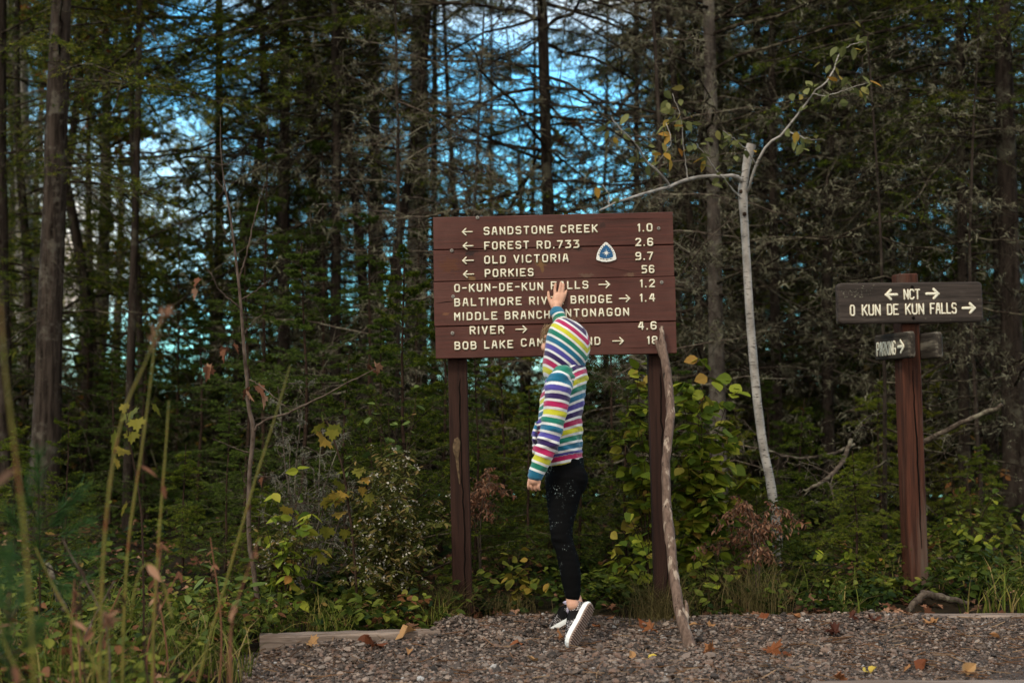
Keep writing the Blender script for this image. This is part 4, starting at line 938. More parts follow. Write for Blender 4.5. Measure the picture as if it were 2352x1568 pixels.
        mb = MB(); V, Fc = loft([(.034, 0, .060), (.038, 0, .074), (.040, 0, .083), (.041, 0, .086)], np.tile([1.0, 0, .15], (4, 1)), np.tile([0, 1.0, 0], (4, 1)), [.028, .0285, .0285, .026], [.024, .025, .0255, .023], n=18, sub=8); mb.polys(V, Fc)
        so_ = mb.build("sock", m_sock, sh)
        return sh
    def frame(heel, toe, n):
        x = norm(toe - heel); z = -norm(n - x * (n @ x)); y = np.cross(z, x); M = np.eye(4); M[:3, 0] = x; M[:3, 1] = y; M[:3, 2] = z; M[:3, 3] = heel; return Matrix(M.tolist())
    make_shoe(frame(at(1361, 1386, 5.755), at(1311, 1487, 5.675), np.array([.66, -.68, -.36])), "near black and white knit shoe with its heel lifted, ribbed brown sole showing")
    h2 = at(1346, 1408, 6.05); t2 = at(1279, 1447, 6.12); make_shoe(frame(h2, t2, np.array([.30, -.05, -.95])), "far black and white knit shoe behind the lifted one")
# ------------------------------------------------------------------ foliage builders
def needles(mb, P0, P1, per, ln, wd, seed, spread=.75, tint=(0.2, 0.9), jitter=.35, flat=0.0):
    """needles along the segments P0->P1: thin triangles"""
    r = rs(seed); n = len(P0)
    if n == 0: return
    i = np.repeat(np.arange(n), per); t = r.rand(len(i)); d = norm(P1 - P0)[i]; a, b = perp(d)
    ph = r.rand(len(i)) * 6.283
    rad = np.cos(ph)[:, None] * a + np.sin(ph)[:, None] * b
    if flat: rad = norm(rad * np.array([1, 1, 1 - flat]))
    al = spread * (1 + jitter * r.randn(len(i))); dr = norm(d * np.cos(al)[:, None] + rad * np.sin(al)[:, None])
    base = P0[i] + (P1 - P0)[i] * t[:, None]; L_ = ln * (.7 + .6 * r.rand(len(i)))
    sd = norm(np.cross(dr, r.randn(len(i), 3))) * (wd / 2)
    V = np.stack([base - sd, base + sd, base + dr * L_[:, None]], 1).reshape(-1, 3)
    tt = np.repeat(tint[0] + (tint[1] - tint[0]) * r.rand(n), per) + .12 * r.randn(len(i))
    mb.add(V, np.arange(len(V)).reshape(-1, 3), np.clip(tt, 0, 1), False)

def branches(r, h, az, ln, el, droop, K=7, up_=0.0, wig=.06):
    """polylines (B,K,3) starting on the axis at height h"""
    B = len(h); t = np.linspace(0, 1, K)[None]; d = np.stack([np.cos(az), np.sin(az)], -1)
    rr = ln[:, None] * t; z = h[:, None] + rr * np.tan(el)[:, None] - droop[:, None] * ln[:, None] * t ** 2 + up_ * ln[:, None] * t ** 3
    w_ = np.cumsum(r.randn(B, K), 1) * wig * ln[:, None] / K; w_[:, 0] = 0; side = np.stack([-d[:, 1], d[:, 0]], -1)
    P = np.zeros((B, K, 3)); P[:, :, :2] = d[:, None] * rr[:, :, None] + side[:, None] * w_[:, :, None]; P[:, :, 2] = z + np.cumsum(r.randn(B, K), 1) * wig * .7 * ln[:, None] / K
    return P
def subs(r, P, per, frac, ang=R(52), droop=.15, K=3, tmin=.12, flat=.35, taper=.75, wig=0.0):
    """side twigs leaving parents P, alternating left and right"""
    B, Kp, _ = P.shape; i = np.repeat(np.arange(B), per); n = len(i)
    t = tmin + (1 - tmin) * ((np.tile(np.arange(per), B) + r.rand(n)) / per); t = np.clip(t, 0, .985)
    f = t * (Kp - 1); k = f.astype(int); u = (f - k)[:, None]; a = P[i, k]; b = P[i, np.minimum(k + 1, Kp - 1)]; p = a + (b - a) * u; d = norm(b - a)
    Lp = np.linalg.norm(P[:, -1] - P[:, 0], axis=1)[i]; s = np.where(np.tile(np.arange(per), B) % 2 == 0, 1, -1)
    sx = norm(np.cross(d, np.array([0, 0, 1.0]))); sx = norm(sx + flat * r.randn(n, 3) * np.array([.3, .3, 1.0]))
    al = ang * (1 + .25 * r.randn(n)); dr = norm(d * np.cos(al)[:, None] + sx * (s * np.sin(al))[:, None])
    L_ = Lp * frac * (1 - taper * t) * (.55 + .8 * r.rand(n))
    q = np.linspace(0, 1, K)[None, :, None]; W = np.zeros((n, K, 3))
    if wig: W = np.cumsum(r.randn(n, K, 3), 1) * wig * L_[:, None, None]; W[:, 0] = 0
    return p[:, None] + dr[:, None] * L_[:, None, None] * q + W - np.array([0, 0, 1.0]) * (droop * L_)[:, None, None] * q ** 2
def lichen(mb, P, per, size, seed):
    """hanging tufts of beard lichen on twigs"""
    r = rs(seed); B, K, _ = P.shape; i = np.repeat(np.arange(B), per); n = len(i); t = r.rand(n) * (K - 1.001); k = t.astype(int); p = P[i, k] + (P[i, k + 1] - P[i, k]) * (t - k)[:, None]
    m = 6; p = np.repeat(p, m, 0) + r.randn(n * m, 3) * size * .25; d = norm(r.randn(n * m, 3) + np.array([0, 0, -.5])); s = norm(np.cross(d, r.randn(n * m, 3))) * size * .10
    L_ = size * (.4 + .9 * r.rand(n * m))[:, None]
    V = np.stack([p - s, p + s, p + d * L_], 1).reshape(-1, 3); mb.add(V, np.arange(len(V)).reshape(-1, 3), np.repeat(r.rand(n), m), False)

def trunk_mesh(mb, pts, r0, r1, sides=14, seed=0, flare=1.3, n=26, wig=.012):
    r = rs(seed); P = crom(np.array(pts, float), n); t = np.linspace(0, 1, n); rad = r0 + (r1 - r0) * t; rad *= 1 + (flare - 1) * np.exp(-t * n * .35)
    P[:, :2] += np.cumsum(r.randn(n, 2), 0) * wig / 5 * np.sin(t * math.pi)[:, None]
    v, f = tubes(P[None], rad[None], sides); v += rs(seed + 1).randn(len(v), 3) * r0 * .035; mb.add(v, f); return P

# materials shared by the wood
m_bark_dk = mat_bark("dark_spruce_bark", (0.010, 0.0075, 0.006, 1), (0.045, 0.035, 0.029, 1), (0.085, 0.080, 0.06, 1), .35)
m_bark_gy = mat_bark("grey_lichened_bark", (0.030, 0.024, 0.020, 1), (0.105, 0.088, 0.077, 1), (0.17, 0.155, 0.13, 1), .6)
m_bark_md = mat_bark("furrowed_bark", (0.008, 0.006, 0.005, 1), (0.060, 0.047, 0.039, 1), (0.095, 0.085, 0.07, 1), .4, 9, (1, 1, .12), 1.0)
m_twig = mat_bark("dark_twig", (0.008, 0.006, 0.005, 1), (0.036, 0.027, 0.021, 1), (0.11, 0.10, 0.07, 1), .5, 8, (1, 1, 1), .3)
m_twig_gy = mat_bark("grey_dead_twig", (0.028, 0.021, 0.017, 1), (0.115, 0.092, 0.074, 1), (0.20, 0.19, 0.14, 1), .5, 8, (1, 1, 1), .3)
m_lichen = mat_leaf("beard_lichen", [(0, (0.085, 0.082, 0.050, 1)), (1, (0.24, 0.235, 0.165, 1))], .25, .95, .1)
m_spruce = mat_leaf("spruce_needles", [(0, (0.012, 0.024, 0.004, 1)), (.5, (0.060, 0.090, 0.009, 1)), (.85, (0.150, 0.170, 0.016, 1)), (1, (0.20, 0.19, 0.03, 1))], .25, .6, .2, .5)
m_fir = mat_leaf("young_fir_needles", [(0, (0.010, 0.022, 0.004, 1)), (.5, (0.040, 0.070, 0.010, 1)), (1, (0.11, 0.155, 0.026, 1))], .25, .55, .25, .5)
m_hemlock = mat_leaf("hemlock_needles", [(0, (0.020, 0.038, 0.006, 1)), (.5, (0.075, 0.115, 0.012, 1)), (1, (0.19, 0.21, 0.024, 1))], .3, .6, .2, .4)
m_autumn = mat_leaf("autumn_leaves", [(0, (0.12, 0.15, 0.02, 1)), (.6, (0.34, 0.32, 0.04, 1)), (.9, (0.42, 0.26, 0.04, 1)), (1, (0.32, 0.06, 0.02, 1))], .45, .6, .2, .3)
m_bark_birch = mat_birch("birch_bark")

LEAF_V = np.array([(0, 0, 0), (.22, .18, .03), (.30, .42, .045), (.20, .72, .02), (0, 1, -.04), (-.20, .72, .02), (-.30, .42, .045), (-.22, .18, .03), (0, .45, -.02)], float)
LEAF_F = np.array([(0, 1, 8), (1, 2, 8), (2, 3, 8), (3, 4, 8), (4, 5, 8), (5, 6, 8), (6, 7, 8), (7, 0, 8)])
_mp = [(0, 0), (.10, .10), (.42, -.02), (.36, .16), (.62, .34), (.47, .40), (.50, .58), (.30, .50), (.22, .56), (.24, .78), (.12, .74), (0, 1.0)]
_mp = _mp + [(-a, b) for a, b in _mp[1:-1]][::-1]
MAPLE_V = np.array([(a, b, .10 * abs(a) - .10 * b * b) for a, b in _mp] + [(0, .32, -.03)], float)
MAPLE_F = np.array([(i, (i + 1) % len(_mp), len(_mp)) for i in range(len(_mp))])
def leaves(mb, pos, size, seed, tv=LEAF_V, tf=LEAF_F, out=None, hang=.5, tint=None):
    """leaf blades at pos pointing outwards and down, faces turned up"""
    r = rs(seed); n = len(pos); a = r.rand(n) * 6.283; d = np.stack([np.cos(a), np.sin(a), 0 * a], -1) if out is None else norm(out + .5 * r.randn(n, 3) * np.array([1, 1, .3]))
    d = norm(d + np.array([0, 0, -1.0]) * (hang * (.5 + r.rand(n)))[:, None]); X = norm(np.cross(d, np.array([0, 0, 1.0]) + .45 * r.randn(n, 3))); Z = np.cross(X, d)
    v, f = place(tv, tf, pos, X, d, Z, size * (.65 + .6 * r.rand(n))); t = r.rand(n) if tint is None else np.clip(tint, 0, 1)
    mb.add(v, f, np.repeat(t, len(tf)), False)

# ------------------------------------------------------------------ trees
def wood_parts(seed, zones, lich=0.0, lich_size=.05, fine=1.0):
    """branch, needle and lichen meshes; zones = list of dicts over heights"""
    tw, nd, lc = MB(), MB(), MB(); has_n = has_l = False
    for zi, z in enumerate(zones):
        r = rs(seed * 17 + zi); B = z['n']; h = z['h'][0] + (z['h'][1] - z['h'][0]) * np.sort(r.rand(B)); u = (h - z['h'][0]) / (z['h'][1] - z['h'][0])
        az = (np.arange(B) * 2.39996 + r.rand(B) * 1.4); ln = (z['len'][0] + (z['len'][1] - z['len'][0]) * u) * (.5 + .7 * r.rand(B))
        if 'az' in z: az = z['az'][0] + (z['az'][1] - z['az'][0]) * r.rand(B)
        el = R(z.get('el', 0)) + R(12) * r.randn(B)
        P = branches(r, h, az, ln, el, z.get('droop', .25) * (.6 + .8 * r.rand(B)), 8, z.get('up', .12), z.get('wig', .10))
        rad = np.maximum(.0035, ln * .0085)[:, None] * np.linspace(1, .25, 8)[None]; tw.add(*tubes(P, rad, 5))
        S1 = subs(r, P, z['s1'], z.get('f1', .42), droop=z.get('d1', .2), K=4, wig=z.get('tw', .05), flat=z.get('flat', .35)); l1 = np.linalg.norm(S1[:, -1] - S1[:, 0], axis=1)
        tw.add(*tubes(S1, np.maximum(.0016, l1 * .006)[:, None] * np.array([1, .8, .6, .35])[None], 3))
        S2 = subs(r, S1, z['s2'], z.get('f2', .5), droop=z.get('d2', .2), K=3, tmin=.1, wig=z.get('tw', .05) * 1.3, flat=z.get('flat', .35)); tw.add(*tubes(S2, np.full((len(S2), 3), .0013) * np.array([1, .8, .4])[None], 3))
        if z.get('live'):
            has_n = True; pn = z['live']; nl_, nw_ = z.get('nl', .018), z.get('nw', .0035)
            needles(nd, S2[:, 0], S2[:, -1], pn, nl_, nw_, seed + 3, .85, flat=z.get('nflat', .4))
            for a_ in range(3): needles(nd, S1[:, a_], S1[:, a_ + 1], max(2, pn // 2), nl_, nw_, seed + 4 + a_, .85, flat=z.get('nflat', .4))
            m = u < 2; Q = P[m][:, 3:]; needles(nd, Q[:, :-1].reshape(-1, 3), Q[:, 1:].reshape(-1, 3), pn, nl_, nw_, seed + 9, .9)
        if z.get('lich', 0) > 0:
            has_l = True; kk = rs(seed + 8).rand(len(S1)) < .22 * z['lich']; lichen(lc, S1[kk], 1, lich_size, seed + 5); k = rs(seed).rand(len(S2)) < .05 * z['lich']; lichen(lc, S2[k], 1, lich_size * .8, seed + 6); lichen(lc, P, max(1, int(z['lich'] * 1.5)), lich_size * 1.2, seed + 7)
    return tw, (nd if has_n else None), (lc if has_l else None)

def make_tree(name, pts, r0, r1, bark, zones, seed, label, group=None, needle=None, twig=None, flare=1.25, lich_size=.05, sides=14):
    """one tree: trunk, branches, foliage, lichen as parts; pts relative to its foot"""
    root = tag(empty(name, (0, 0, 0)), label, "tree", group)
    mb = MB(); trunk_mesh(mb, pts, r0, r1, sides, seed, flare); mb.build("trunk", bark, root)
    if zones:
        tw, nd, lc = wood_parts(seed, zones, lich_size=lich_size)
        # bend the branches along with the leaning trunk
        C = crom(np.array(pts, float), 60)
        for m in (tw, nd, lc):
            if m is None: continue
            for k_, v in enumerate(m.v):
                m.v[k_] = v + np.stack([np.interp(v[:, 2], C[:, 2], C[:, 0]), np.interp(v[:, 2], C[:, 2], C[:, 1]), 0 * v[:, 2]], -1)
        tw.build("branches", twig or m_twig, root)
        if nd: nd.build("needles", needle or m_spruce, root)
        if lc: lc.build("lichen", m_lichen, root)["kind"] = "stuff"
    return root

def dead_zone(h0, h1, n, l0, l1, lich=1, **kw): return dict(h=(h0, h1), n=n, len=(l0, l1), s1=8, s2=4, el=kw.pop('el', -4), droop=kw.pop('droop', .22), d1=.35, d2=.4, f1=.46, f2=.55, tw=.15, flat=.9, lich=lich, wig=.20, **kw)
def live_zone(h0, h1, n, l0, l1, live=9, nl=.022, nw=.0045, **kw): return dict(dict(h=(h0, h1), n=n, len=(l0, l1), s1=14, s2=6, el=-2, droop=.30, up=.16, d1=.15, d2=.1, f1=.42, f2=.42, live=live, nl=nl, nw=nw), **kw)

def foot(px, Y, py=1150):
    p = at(px, py, Y); return np.array([p[0], Y, float(gz(p[0], Y)) - .03])
def lean_pts(base, top_px, Y, H, py_top=0, bend=0.0):
    """trunk line from the foot through the point seen at (top_px, py_top), on up to height H"""
    q = at(top_px, py_top, Y) - base; k = H / q[2]; return [(0, 0, 0), (q[0] * .5 * k + bend, 0, H * .5), (q[0] * k, .2, H)]

if "forest" not in SKIP:
    def tree_at(name, bx, tx, Y, H, r0, bark, zones, seed, label, bend=0, py_foot=1150, **kw):
        bend = bend or .09 * math.sin(seed * 2.1)
        b = foot(bx, Y, py_foot); t = make_tree(name, lean_pts(b, tx, Y, H, bend=bend), r0, r0 * .35, bark, zones, seed, label, **kw); t.location = b; return t
    tree_at("spruce_tree", 8, 22, 10.2, 9.5, .0675, m_bark_md, [live_zone(1.6, 3.6, 16, 1.0, 1.3, nl=.028), live_zone(4.5, 9.4, 46, 1.7, .5, 5, .05, .010, s2=4)], 101, "grey-brown trunk cut by the left edge of the picture")
    tree_at("birch_tree", 70, 58, 13.5, 10, .0891, m_bark_birch, [live_zone(6.5, 9.5, 10, 1.4, .6, 0)], 102, "thick pale birch trunk between the two leftmost dark trunks", bend=-.05)
    tree_at("spruce_tree", 98, 130, 9.0, 9.5, .0810, m_bark_md, [dead_zone(.9, 2.4, 8, .6, .9, 0), live_zone(2.2, 4.0, 14, 1.1, 1.4, nl=.028, az=(R(-120), R(120))), live_zone(4.6, 9.4, 46, 1.7, .5, 5, .05, .010, s2=4)], 103, "stout furrowed dark trunk near the left edge, running out of the top of the picture")
    tree_at("larch_tree", 338, 322, 10.8, 9, .0281, m_bark_dk, [dead_zone(1.2, 4.6, 26, 1.0, 1.2, 1), live_zone(4.4, 8.9, 30, 1.3, .4, 5, .05, .010, s2=4)], 104, "slim black trunk with thin dead boughs standing against the bright sky gap at left")
    tree_at("spruce_tree", 500, 492, 12.6, 9.5, .0459, m_bark_dk, [dead_zone(.8, 2.6, 16, .8, 1.1, 2), live_zone(1.8, 4.0, 40, 1.7, 1.5, 11, nl=.028, az=(R(-115), R(100))), live_zone(3.6, 5.2, 22, 1.4, 1.4, 11, nl=.028), live_zone(5.2, 9.4, 36, 1.4, .4, 5, .05, .010, s2=4)], 105, "dark spruce with green sprays right of the left sky gap, behind the bare sapling")
    tree_at("spruce_tree", 652, 640, 11.0, 10, .0513, m_bark_dk, [dead_zone(1.0, 2.6, 22, 1.2, 1.5, 3), dead_zone(2.4, 4.2, 30, 1.6, 1.9, 2, el=14), live_zone(3.3, 6.0, 60, 2.1, 1.8, 13, .026), live_zone(6, 9.9, 34, 1.6, .4, 5, .05, .010, s2=4)], 106, "broad dark spruce hanging heavy boughs over the upper left of the clearing")
    tree_at("spruce_tree", 872, 838, 13.2, 10.5, .0729, m_bark_gy, [dead_zone(1.0, 4.8, 30, 1.1, 1.5, 3), live_zone(5.0, 10, 44, 1.8, .5, 5, .05, .010, s2=4)], 107, "leaning grey-brown trunk left of the board sign, behind its upper left corner", bend=.08)
    tree_at("aspen_tree", 948, 955, 16.0, 12, .1350, m_bark_gy, [dead_zone(2.0, 5.5, 12, .8, 1.2, 1)], 108, "thickest pale mottled trunk, rising behind the left end of the board sign")
    tree_at("spruce_tree", 995, 988, 14.0, 10, .0378, m_bark_dk, [dead_zone(1.5, 5.5, 28, 1.0, 1.4, 3), live_zone(5.5, 9.8, 36, 1.5, .4, 5, .05, .010, s2=4)], 109, "thin dark trunk close against the right side of the thick mottled trunk")
    tree_at("larch_tree", 1284, 1270, 10.3, 10, .0497, m_bark_dk, [dead_zone(1.3, 4.9, 84, 1.3, 1.9, 1, el=-2), live_zone(5.2, 9.8, 40, 1.7, .5, 5, .05, .010, s2=4)], 110, "dark trunk with long dead boughs behind the middle of the board sign, against open sky")
    tree_at("spruce_tree", 1655, 1612, 9.6, 9.5, .0529, m_bark_gy, [dead_zone(1.2, 4.6, 62, 1.3, 1.8, 4, el=8), live_zone(5.0, 9.3, 42, 1.7, .5, 5, .05, .010, s2=4)], 111, "lichen-hung spruce with a grey-brown trunk just left of the broken birch", lich_size=.045, py_foot=1200)
    tree_at("aspen_tree", 2035, 2018, 15.0, 12, .0972, m_bark_gy, [dead_zone(2.5, 6, 10, .8, 1.2, 0)], 112, "pale grey trunk rising above the small signpost")
    tree_at("spruce_tree", 1990, 1968, 11.5, 9.5, .0324, m_bark_dk, [dead_zone(.9, 4.2, 50, 1.2, 1.7, 3), live_zone(3.3, 5.5, 26, 1.5, 1.5, 9, .028), live_zone(5.5, 9.3, 30, 1.4, .4, 5, .05, .010, s2=4)], 113, "dark slender spruce full of dead twigs between the broken birch and the small signpost")
    tree_at("hemlock_tree", 2215, 2190, 9.8, 9.5, .0378, m_bark_dk, [dead_zone(1.2, 3.0, 44, 1.2, 1.5, 2), live_zone(2.5, 4.8, 72, 1.6, 1.7, 13, .020, .0045, f1=.36), live_zone(4.8, 9.3, 46, 1.7, .5, 5, .05, .010, s2=4)], 114, "hemlock with feathery green boughs filling the upper right, over the small signpost", needle=m_hemlock)
    tree_at("spruce_tree", 2335, 2285, 9.4, 9.5, .0729, m_bark_dk, [dead_zone(.8, 3.4, 34, 1.1, 1.5, 3), live_zone(3.0, 5, 22, 1.4, 1.4, 9, .028), live_zone(5, 9.3, 36, 1.7, .5, 5, .05, .010, s2=4)], 115, "thick dark trunk at the right edge of the picture, beyond the small signpost")
    tree_at("spruce_tree", 1822, 1835, 13.0, 9.5, .0270, m_bark_dk, [dead_zone(.9, 5, 50, 1.1, 1.5, 3), live_zone(4.6, 9.3, 40, 1.5, .5, 6, .045, .009, s2=4)], 116, "thin dark trunk wrapped in dead twigs to the right of the broken birch")
    tree_at("spruce_tree", 1460, 1445, 12.5, 10, .0297, m_bark_dk, [dead_zone(1.0, 4.8, 36, .9, 1.3, 2), live_zone(5, 9.8, 36, 1.5, .4, 5, .05, .010, s2=4)], 117, "thin dead-twigged trunk behind the right half of the board sign")

    tree_at("hemlock_tree", 292, 300, 9.7, 7.5, .030, m_bark_dk, [live_zone(2.95, 4.6, 40, 1.35, 1.2, 13, .020, .0042, droop=.34), live_zone(4.6, 7.3, 30, 1.2, .3, 5, .05, .010, s2=4)], 126, "hemlock with bright green boughs across the upper left, above the left sky gap", needle=m_hemlock)
    tree_at("spruce_tree", 770, 762, 9.9, 8, .040, m_bark_dk, [dead_zone(1.6, 3.2, 26, 1.0, 1.3, 2), live_zone(2.75, 4.8, 44, 1.35, 1.2, 12, .022, .0045, droop=.36), live_zone(4.8, 7.8, 30, 1.2, .3, 5, .05, .010, s2=4)], 127, "spruce with low drooping boughs midway between the left sky gap and the board sign")
    tree_at("cedar_tree", 1790, 1800, 10.6, 8, .040, m_bark_dk, [dead_zone(.8, 2.8, 34, 1.0, 1.3, 2), live_zone(3.6, 5.2, 30, 1.3, 1.2, 12, .022, .0045, az=(R(-90), R(90))), live_zone(5, 7.8, 30, 1.2, .3, 5, .05, .010, s2=4)], 128, "thin dark cedar with green boughs high to the right of the broken birch's top", needle=m_hemlock)
    tree_at("spruce_tree", 905, 900, 8.9, 4.0, .017, m_bark_dk, [dead_zone(.6, 3.9, 50, .95, .4, 3, el=6)], 121, "dead grey twiggy young spruce above the upper left corner of the board sign", twig=m_twig_gy, lich_size=.035)
    tree_at("spruce_tree", 1128, 1110, 9.3, 3.6, .017, m_bark_dk, [dead_zone(.6, 3.5, 50, 1.0, .5, 3, el=8)], 122, "dead grey twiggy young spruce behind the left half of the board sign", twig=m_twig_gy, lich_size=.035)
    tree_at("spruce_tree", 1510, 1490, 8.8, 4.6, .020, m_bark_dk, [dead_zone(.6, 4.4, 50, .9, .5, 3, el=10)], 123, "dead twiggy young spruce behind the right end of the board sign", twig=m_twig_gy, lich_size=.035)
    tree_at("spruce_tree", 2030, 2010, 8.4, 3.2, .014, m_bark_dk, [dead_zone(.3, 3.1, 40, .8, .5, 2, el=4)], 124, "dead twiggy young spruce just left of the small signpost", twig=m_twig, lich_size=.03)
    tree_at("spruce_tree", 2260, 2275, 8.8, 3.5, .015, m_bark_dk, [dead_zone(.3, 3.4, 36, .9, .5, 2, el=4)], 125, "dead twiggy young spruce just right of the small signpost", twig=m_twig, lich_size=.03)
    # --- wood behind: copies of a few trees
    protos = []
    def proto(name, H, r0, bark, zones, seed, **kw): return make_tree(name, [(0, 0, 0), (.10, .03, H * .18), (.16 - .04 * (seed % 7), .05, H * .36), (-.06 + .05 * (seed % 3), .0, H * .55), (.0, .1, H)], r0, r0 * .3, bark, zones, seed, "x", sides=9, **kw)
    LBL = {}
    def add_proto(key, label, group, *a, **kw): t = proto(*a, **kw); LBL[key] = (t, label, group); t['_used'] = 0
    add_proto('dead', "slender spruce with grey dead twigs among the trees at the back", "dead-twigged spruces at the back", "spruce_tree", 10, .045, m_bark_dk, [dead_zone(.8, 5.0, 46, .9, 1.3, 2, ), live_zone(4.8, 9.9, 44, 1.4, .4, 6, .05, .011, s2=4)], 201, twig=m_twig_gy, lich_size=.07)
    add_proto('live', "green spruce among the trees at the back", "green spruces at the back", "spruce_tree", 9, .05, m_bark_dk, [live_zone(.9, 5.0, 56, 1.5, 1.2, 8, .04, .008, s1=12), live_zone(5, 8.9, 34, 1.2, .3, 6, .05, .011, s2=4)], 202)
    add_proto('bare', "bare pale grey pole of a trunk among the trees at the back", "bare pale trunks at the back", "aspen_tree", 12, .062, m_bark_gy, [dead_zone(2.2, 6.0, 14, .7, 1.2, 0)], 203)
    add_proto('mid', "sparse dark spruce with a thin green crown among the trees at the back", "sparse spruces at the back", "spruce_tree", 10, .042, m_bark_dk, [dead_zone(.6, 3.0, 26, .9, 1.2, 2), live_zone(2.4, 5.6, 30, 1.1, 1.1, 7, .04, .008, s1=10), live_zone(5.6, 9.9, 34, 1.2, .3, 6, .05, .011, s2=4)], 204, twig=m_twig_gy, lich_size=.06)
    def place_copy(key, x, y, rz, sc, z=None):
        t, lb, gr = LBL[key]
        o = t if t['_used'] == 0 else copy_tree(t)
        t['_used'] = t['_used'] + 1
        o['label'] = lb; o['group'] = gr; o.location = (x, y, float(gz(x, y)) - .05 if z is None else z); o.rotation_euler = (R(3.5) * math.sin(rz * 5), R(3.5) * math.cos(rz * 7), rz); o.scale = (sc, sc, sc)
        return o
    for (key, px, Y, rz, sc) in (('live', 190, 11.5, .5, 1.05), ('mid', 235, 12.6, 2.0, .8), ('live', 560, 12.0, 4.0, 1.1), ('live', 740, 12.3, 5.2, 1.15), ('dead', 815, 11.2, .3, 1.0), ('dead', 900, 10.6, 3.2, .95), 
                                 ('dead', 1530, 11.0, 4.1, 1.0), ('live', 1570, 13.5, 2.2, 1.1), ('mid', 1650, 12.0, 1.1, 1.05), ('live', 1700, 14.5, .4, 1.15), ('live', 1760, 12.0, 3.6, 1.0), ('live', 1880, 14.0, 2.9, 1.1), ('mid', 1950, 13.0, .8, 1.1), ('dead', 1600, 10.4, 5.9, .9), ('dead', 1905, 10.4, 1.7, 1.0), ('live', 2075, 12.4, .9, 1.1), ('live', 1990, 15.5, 5.5, 1.1), ('dead', 1140, 17.0, .7, .9), ('dead', 1215, 15.0, 2.9, .8), ('mid', 1400, 15.5, 4.0, .85), ('dead', 1055, 13.5, 5.1, .85), ('live', 2300, 12.0, 2.7, 1.15), ('dead', 2255, 10.9, .2, 1.0), ('dead', 40, 11.5, 1.0, 1.0), ('live', 100, 12.8, 3.0, 1.1)):
        p = at(px, 1000, Y); place_copy(key, p[0], Y, rz, sc)
    # gaps left open to the sky: (px from, px to)
    r = rs(77); cells = []
    def clear(x, y):
        px = 1176 + FPX * x / y
        m = 420.0 / y * 10                                   # half the spread of a crown, in pixels
        for a, b, z_ in ((150, 185, .5), (345, 455, 1.0), (1030, 1240, 1.0), (1310, 1420, .8), (1800, 1870, .25)):
            if a - m * z_ < px < b + m * z_: return False
        return True
    keys = ['dead', 'live', 'mid', 'mid', 'dead', 'live', 'bare', 'live']
    n_ = 0; tries = 0; used = []
    while n_ < 66 and tries < 4000:
        tries += 1; y = 12.5 + 20 * r.rand() ** 1.15; x = (r.rand() * 2 - 1) * (.40 * y + .5)
        if any((x - a) ** 2 + (y - b) ** 2 < .9 ** 2 for a, b in used): continue
        if not clear(x, y): continue
        used.append((x, y)); place_copy(keys[r.randint(8)], x, y, r.rand() * 6.28, .75 + .5 * r.rand()); n_ += 1
    # autumn broadleaf trees far back, catching the light
    def broad(seed, label, H=7, mat=None, group="autumn broadleaf trees far back", hb=1.5, sp=1.0):
        root = tag(empty("broadleaf_tree"), label, "tree", group); mb = MB(); trunk_mesh(mb, [(0, 0, 0), (.1, 0, H * .5), (0, .1, H)], .08, .02, 9, seed); mb.build("trunk", m_bark_gy, root)
        r = rs(seed); B = 26; P = branches(r, hb + (H - hb - .2) * r.rand(B), r.rand(B) * 6.28, (.8 + 1.2 * r.rand(B)) * sp, R(35) + 0 * r.rand(B), np.full(B, .1), 8, 0, .12); S1 = subs(r, P, 8, .45, droop=.0, K=4, wig=.06, flat=1.0)
        mb = MB(); mb.add(*tubes(P, np.linspace(.014, .004, 8)[None] * np.ones((B, 1)), 4)); mb.add(*tubes(S1, np.full((len(S1), 4), .003), 3)); mb.build("branches", m_twig, root)
        S2 = subs(r, S1, 6, .5, K=3, flat=1.2); pos = S2.reshape(-1, 3); pos = pos[r.rand(len(pos)) < .8]; mb = MB(); leaves(mb, pos, .075, seed); mb.build("leaves", mat or m_autumn, root); return root
    b0 = broad(301, "yellow-green autumn broadleaf tree far back in the wood"); first = True
    for (px, Y, sc, rz) in ((180, 21, 1.0, 0), (260, 25, 1.2, 1), (1130, 24, .62, 2), (1270, 27, .8, 3), (1040, 22, .75, 2.5), (1560, 22, 1.0, 1.7), (1900, 24, 1.0, .6), (720, 25, 1.0, 5), (90, 23, 1.1, 4), (480, 26, .9, 1.3), (850, 23, .9, .7), (980, 27, .8, 4.4), (1200, 22, .5, 5.5), (1480, 25, .7, 2.1), (1640, 26, 1.0, 3.7), (1740, 22, .9, .2), (2020, 25, .9, 1.4), (2330, 22, .9, 5.1), (340, 22, .55, 2.6), (1330, 21, .5, .9), (1400, 24, .6, 4), (2140, 20, .7, 3.3), (2250, 26, .8, 2.2), (560, 23, .8, 3)):
        o = b0 if first else copy_tree(b0); first = False; p = at(px, 900, Y); o.location = (p[0], Y, float(gz(p[0], Y))); o.rotation_euler = (0, 0, rz); o.scale = (sc,) * 3

    m_orange = mat_leaf("orange_maple_leaves", [(0, (0.20, 0.17, 0.03, 1)), (.4, (0.34, 0.22, 0.03, 1)), (.75, (0.36, 0.12, 0.025, 1)), (1, (0.28, 0.03, 0.015, 1))], .45, .6, .2)
    for (px, Y, H, mt, hb, sp, sd, lb) in ((212, 13.0, 6.0, m_orange, 3.0, .55, 302, "orange and gold maple high between the two left trunks and the slim black one"), (1190, 14.5, 3.5, None, 1.2, .8, 303, "bright yellow-green young broadleaf just above the middle of the board sign's top edge"), (1880, 15.0, 3.4, None, 1.0, .8, 304, "yellow-green young broadleaf in the shade left of the small signpost's boards"), (470, 14.0, 2.6, None, .8, .7, 305, "low yellow-green broadleaf at the foot of the left sky gap")):
        o = broad(sd, lb, H, mt, None, hb, sp); p = at(px, 900, Y); o.location = (p[0], Y, float(gz(p[0], Y)))

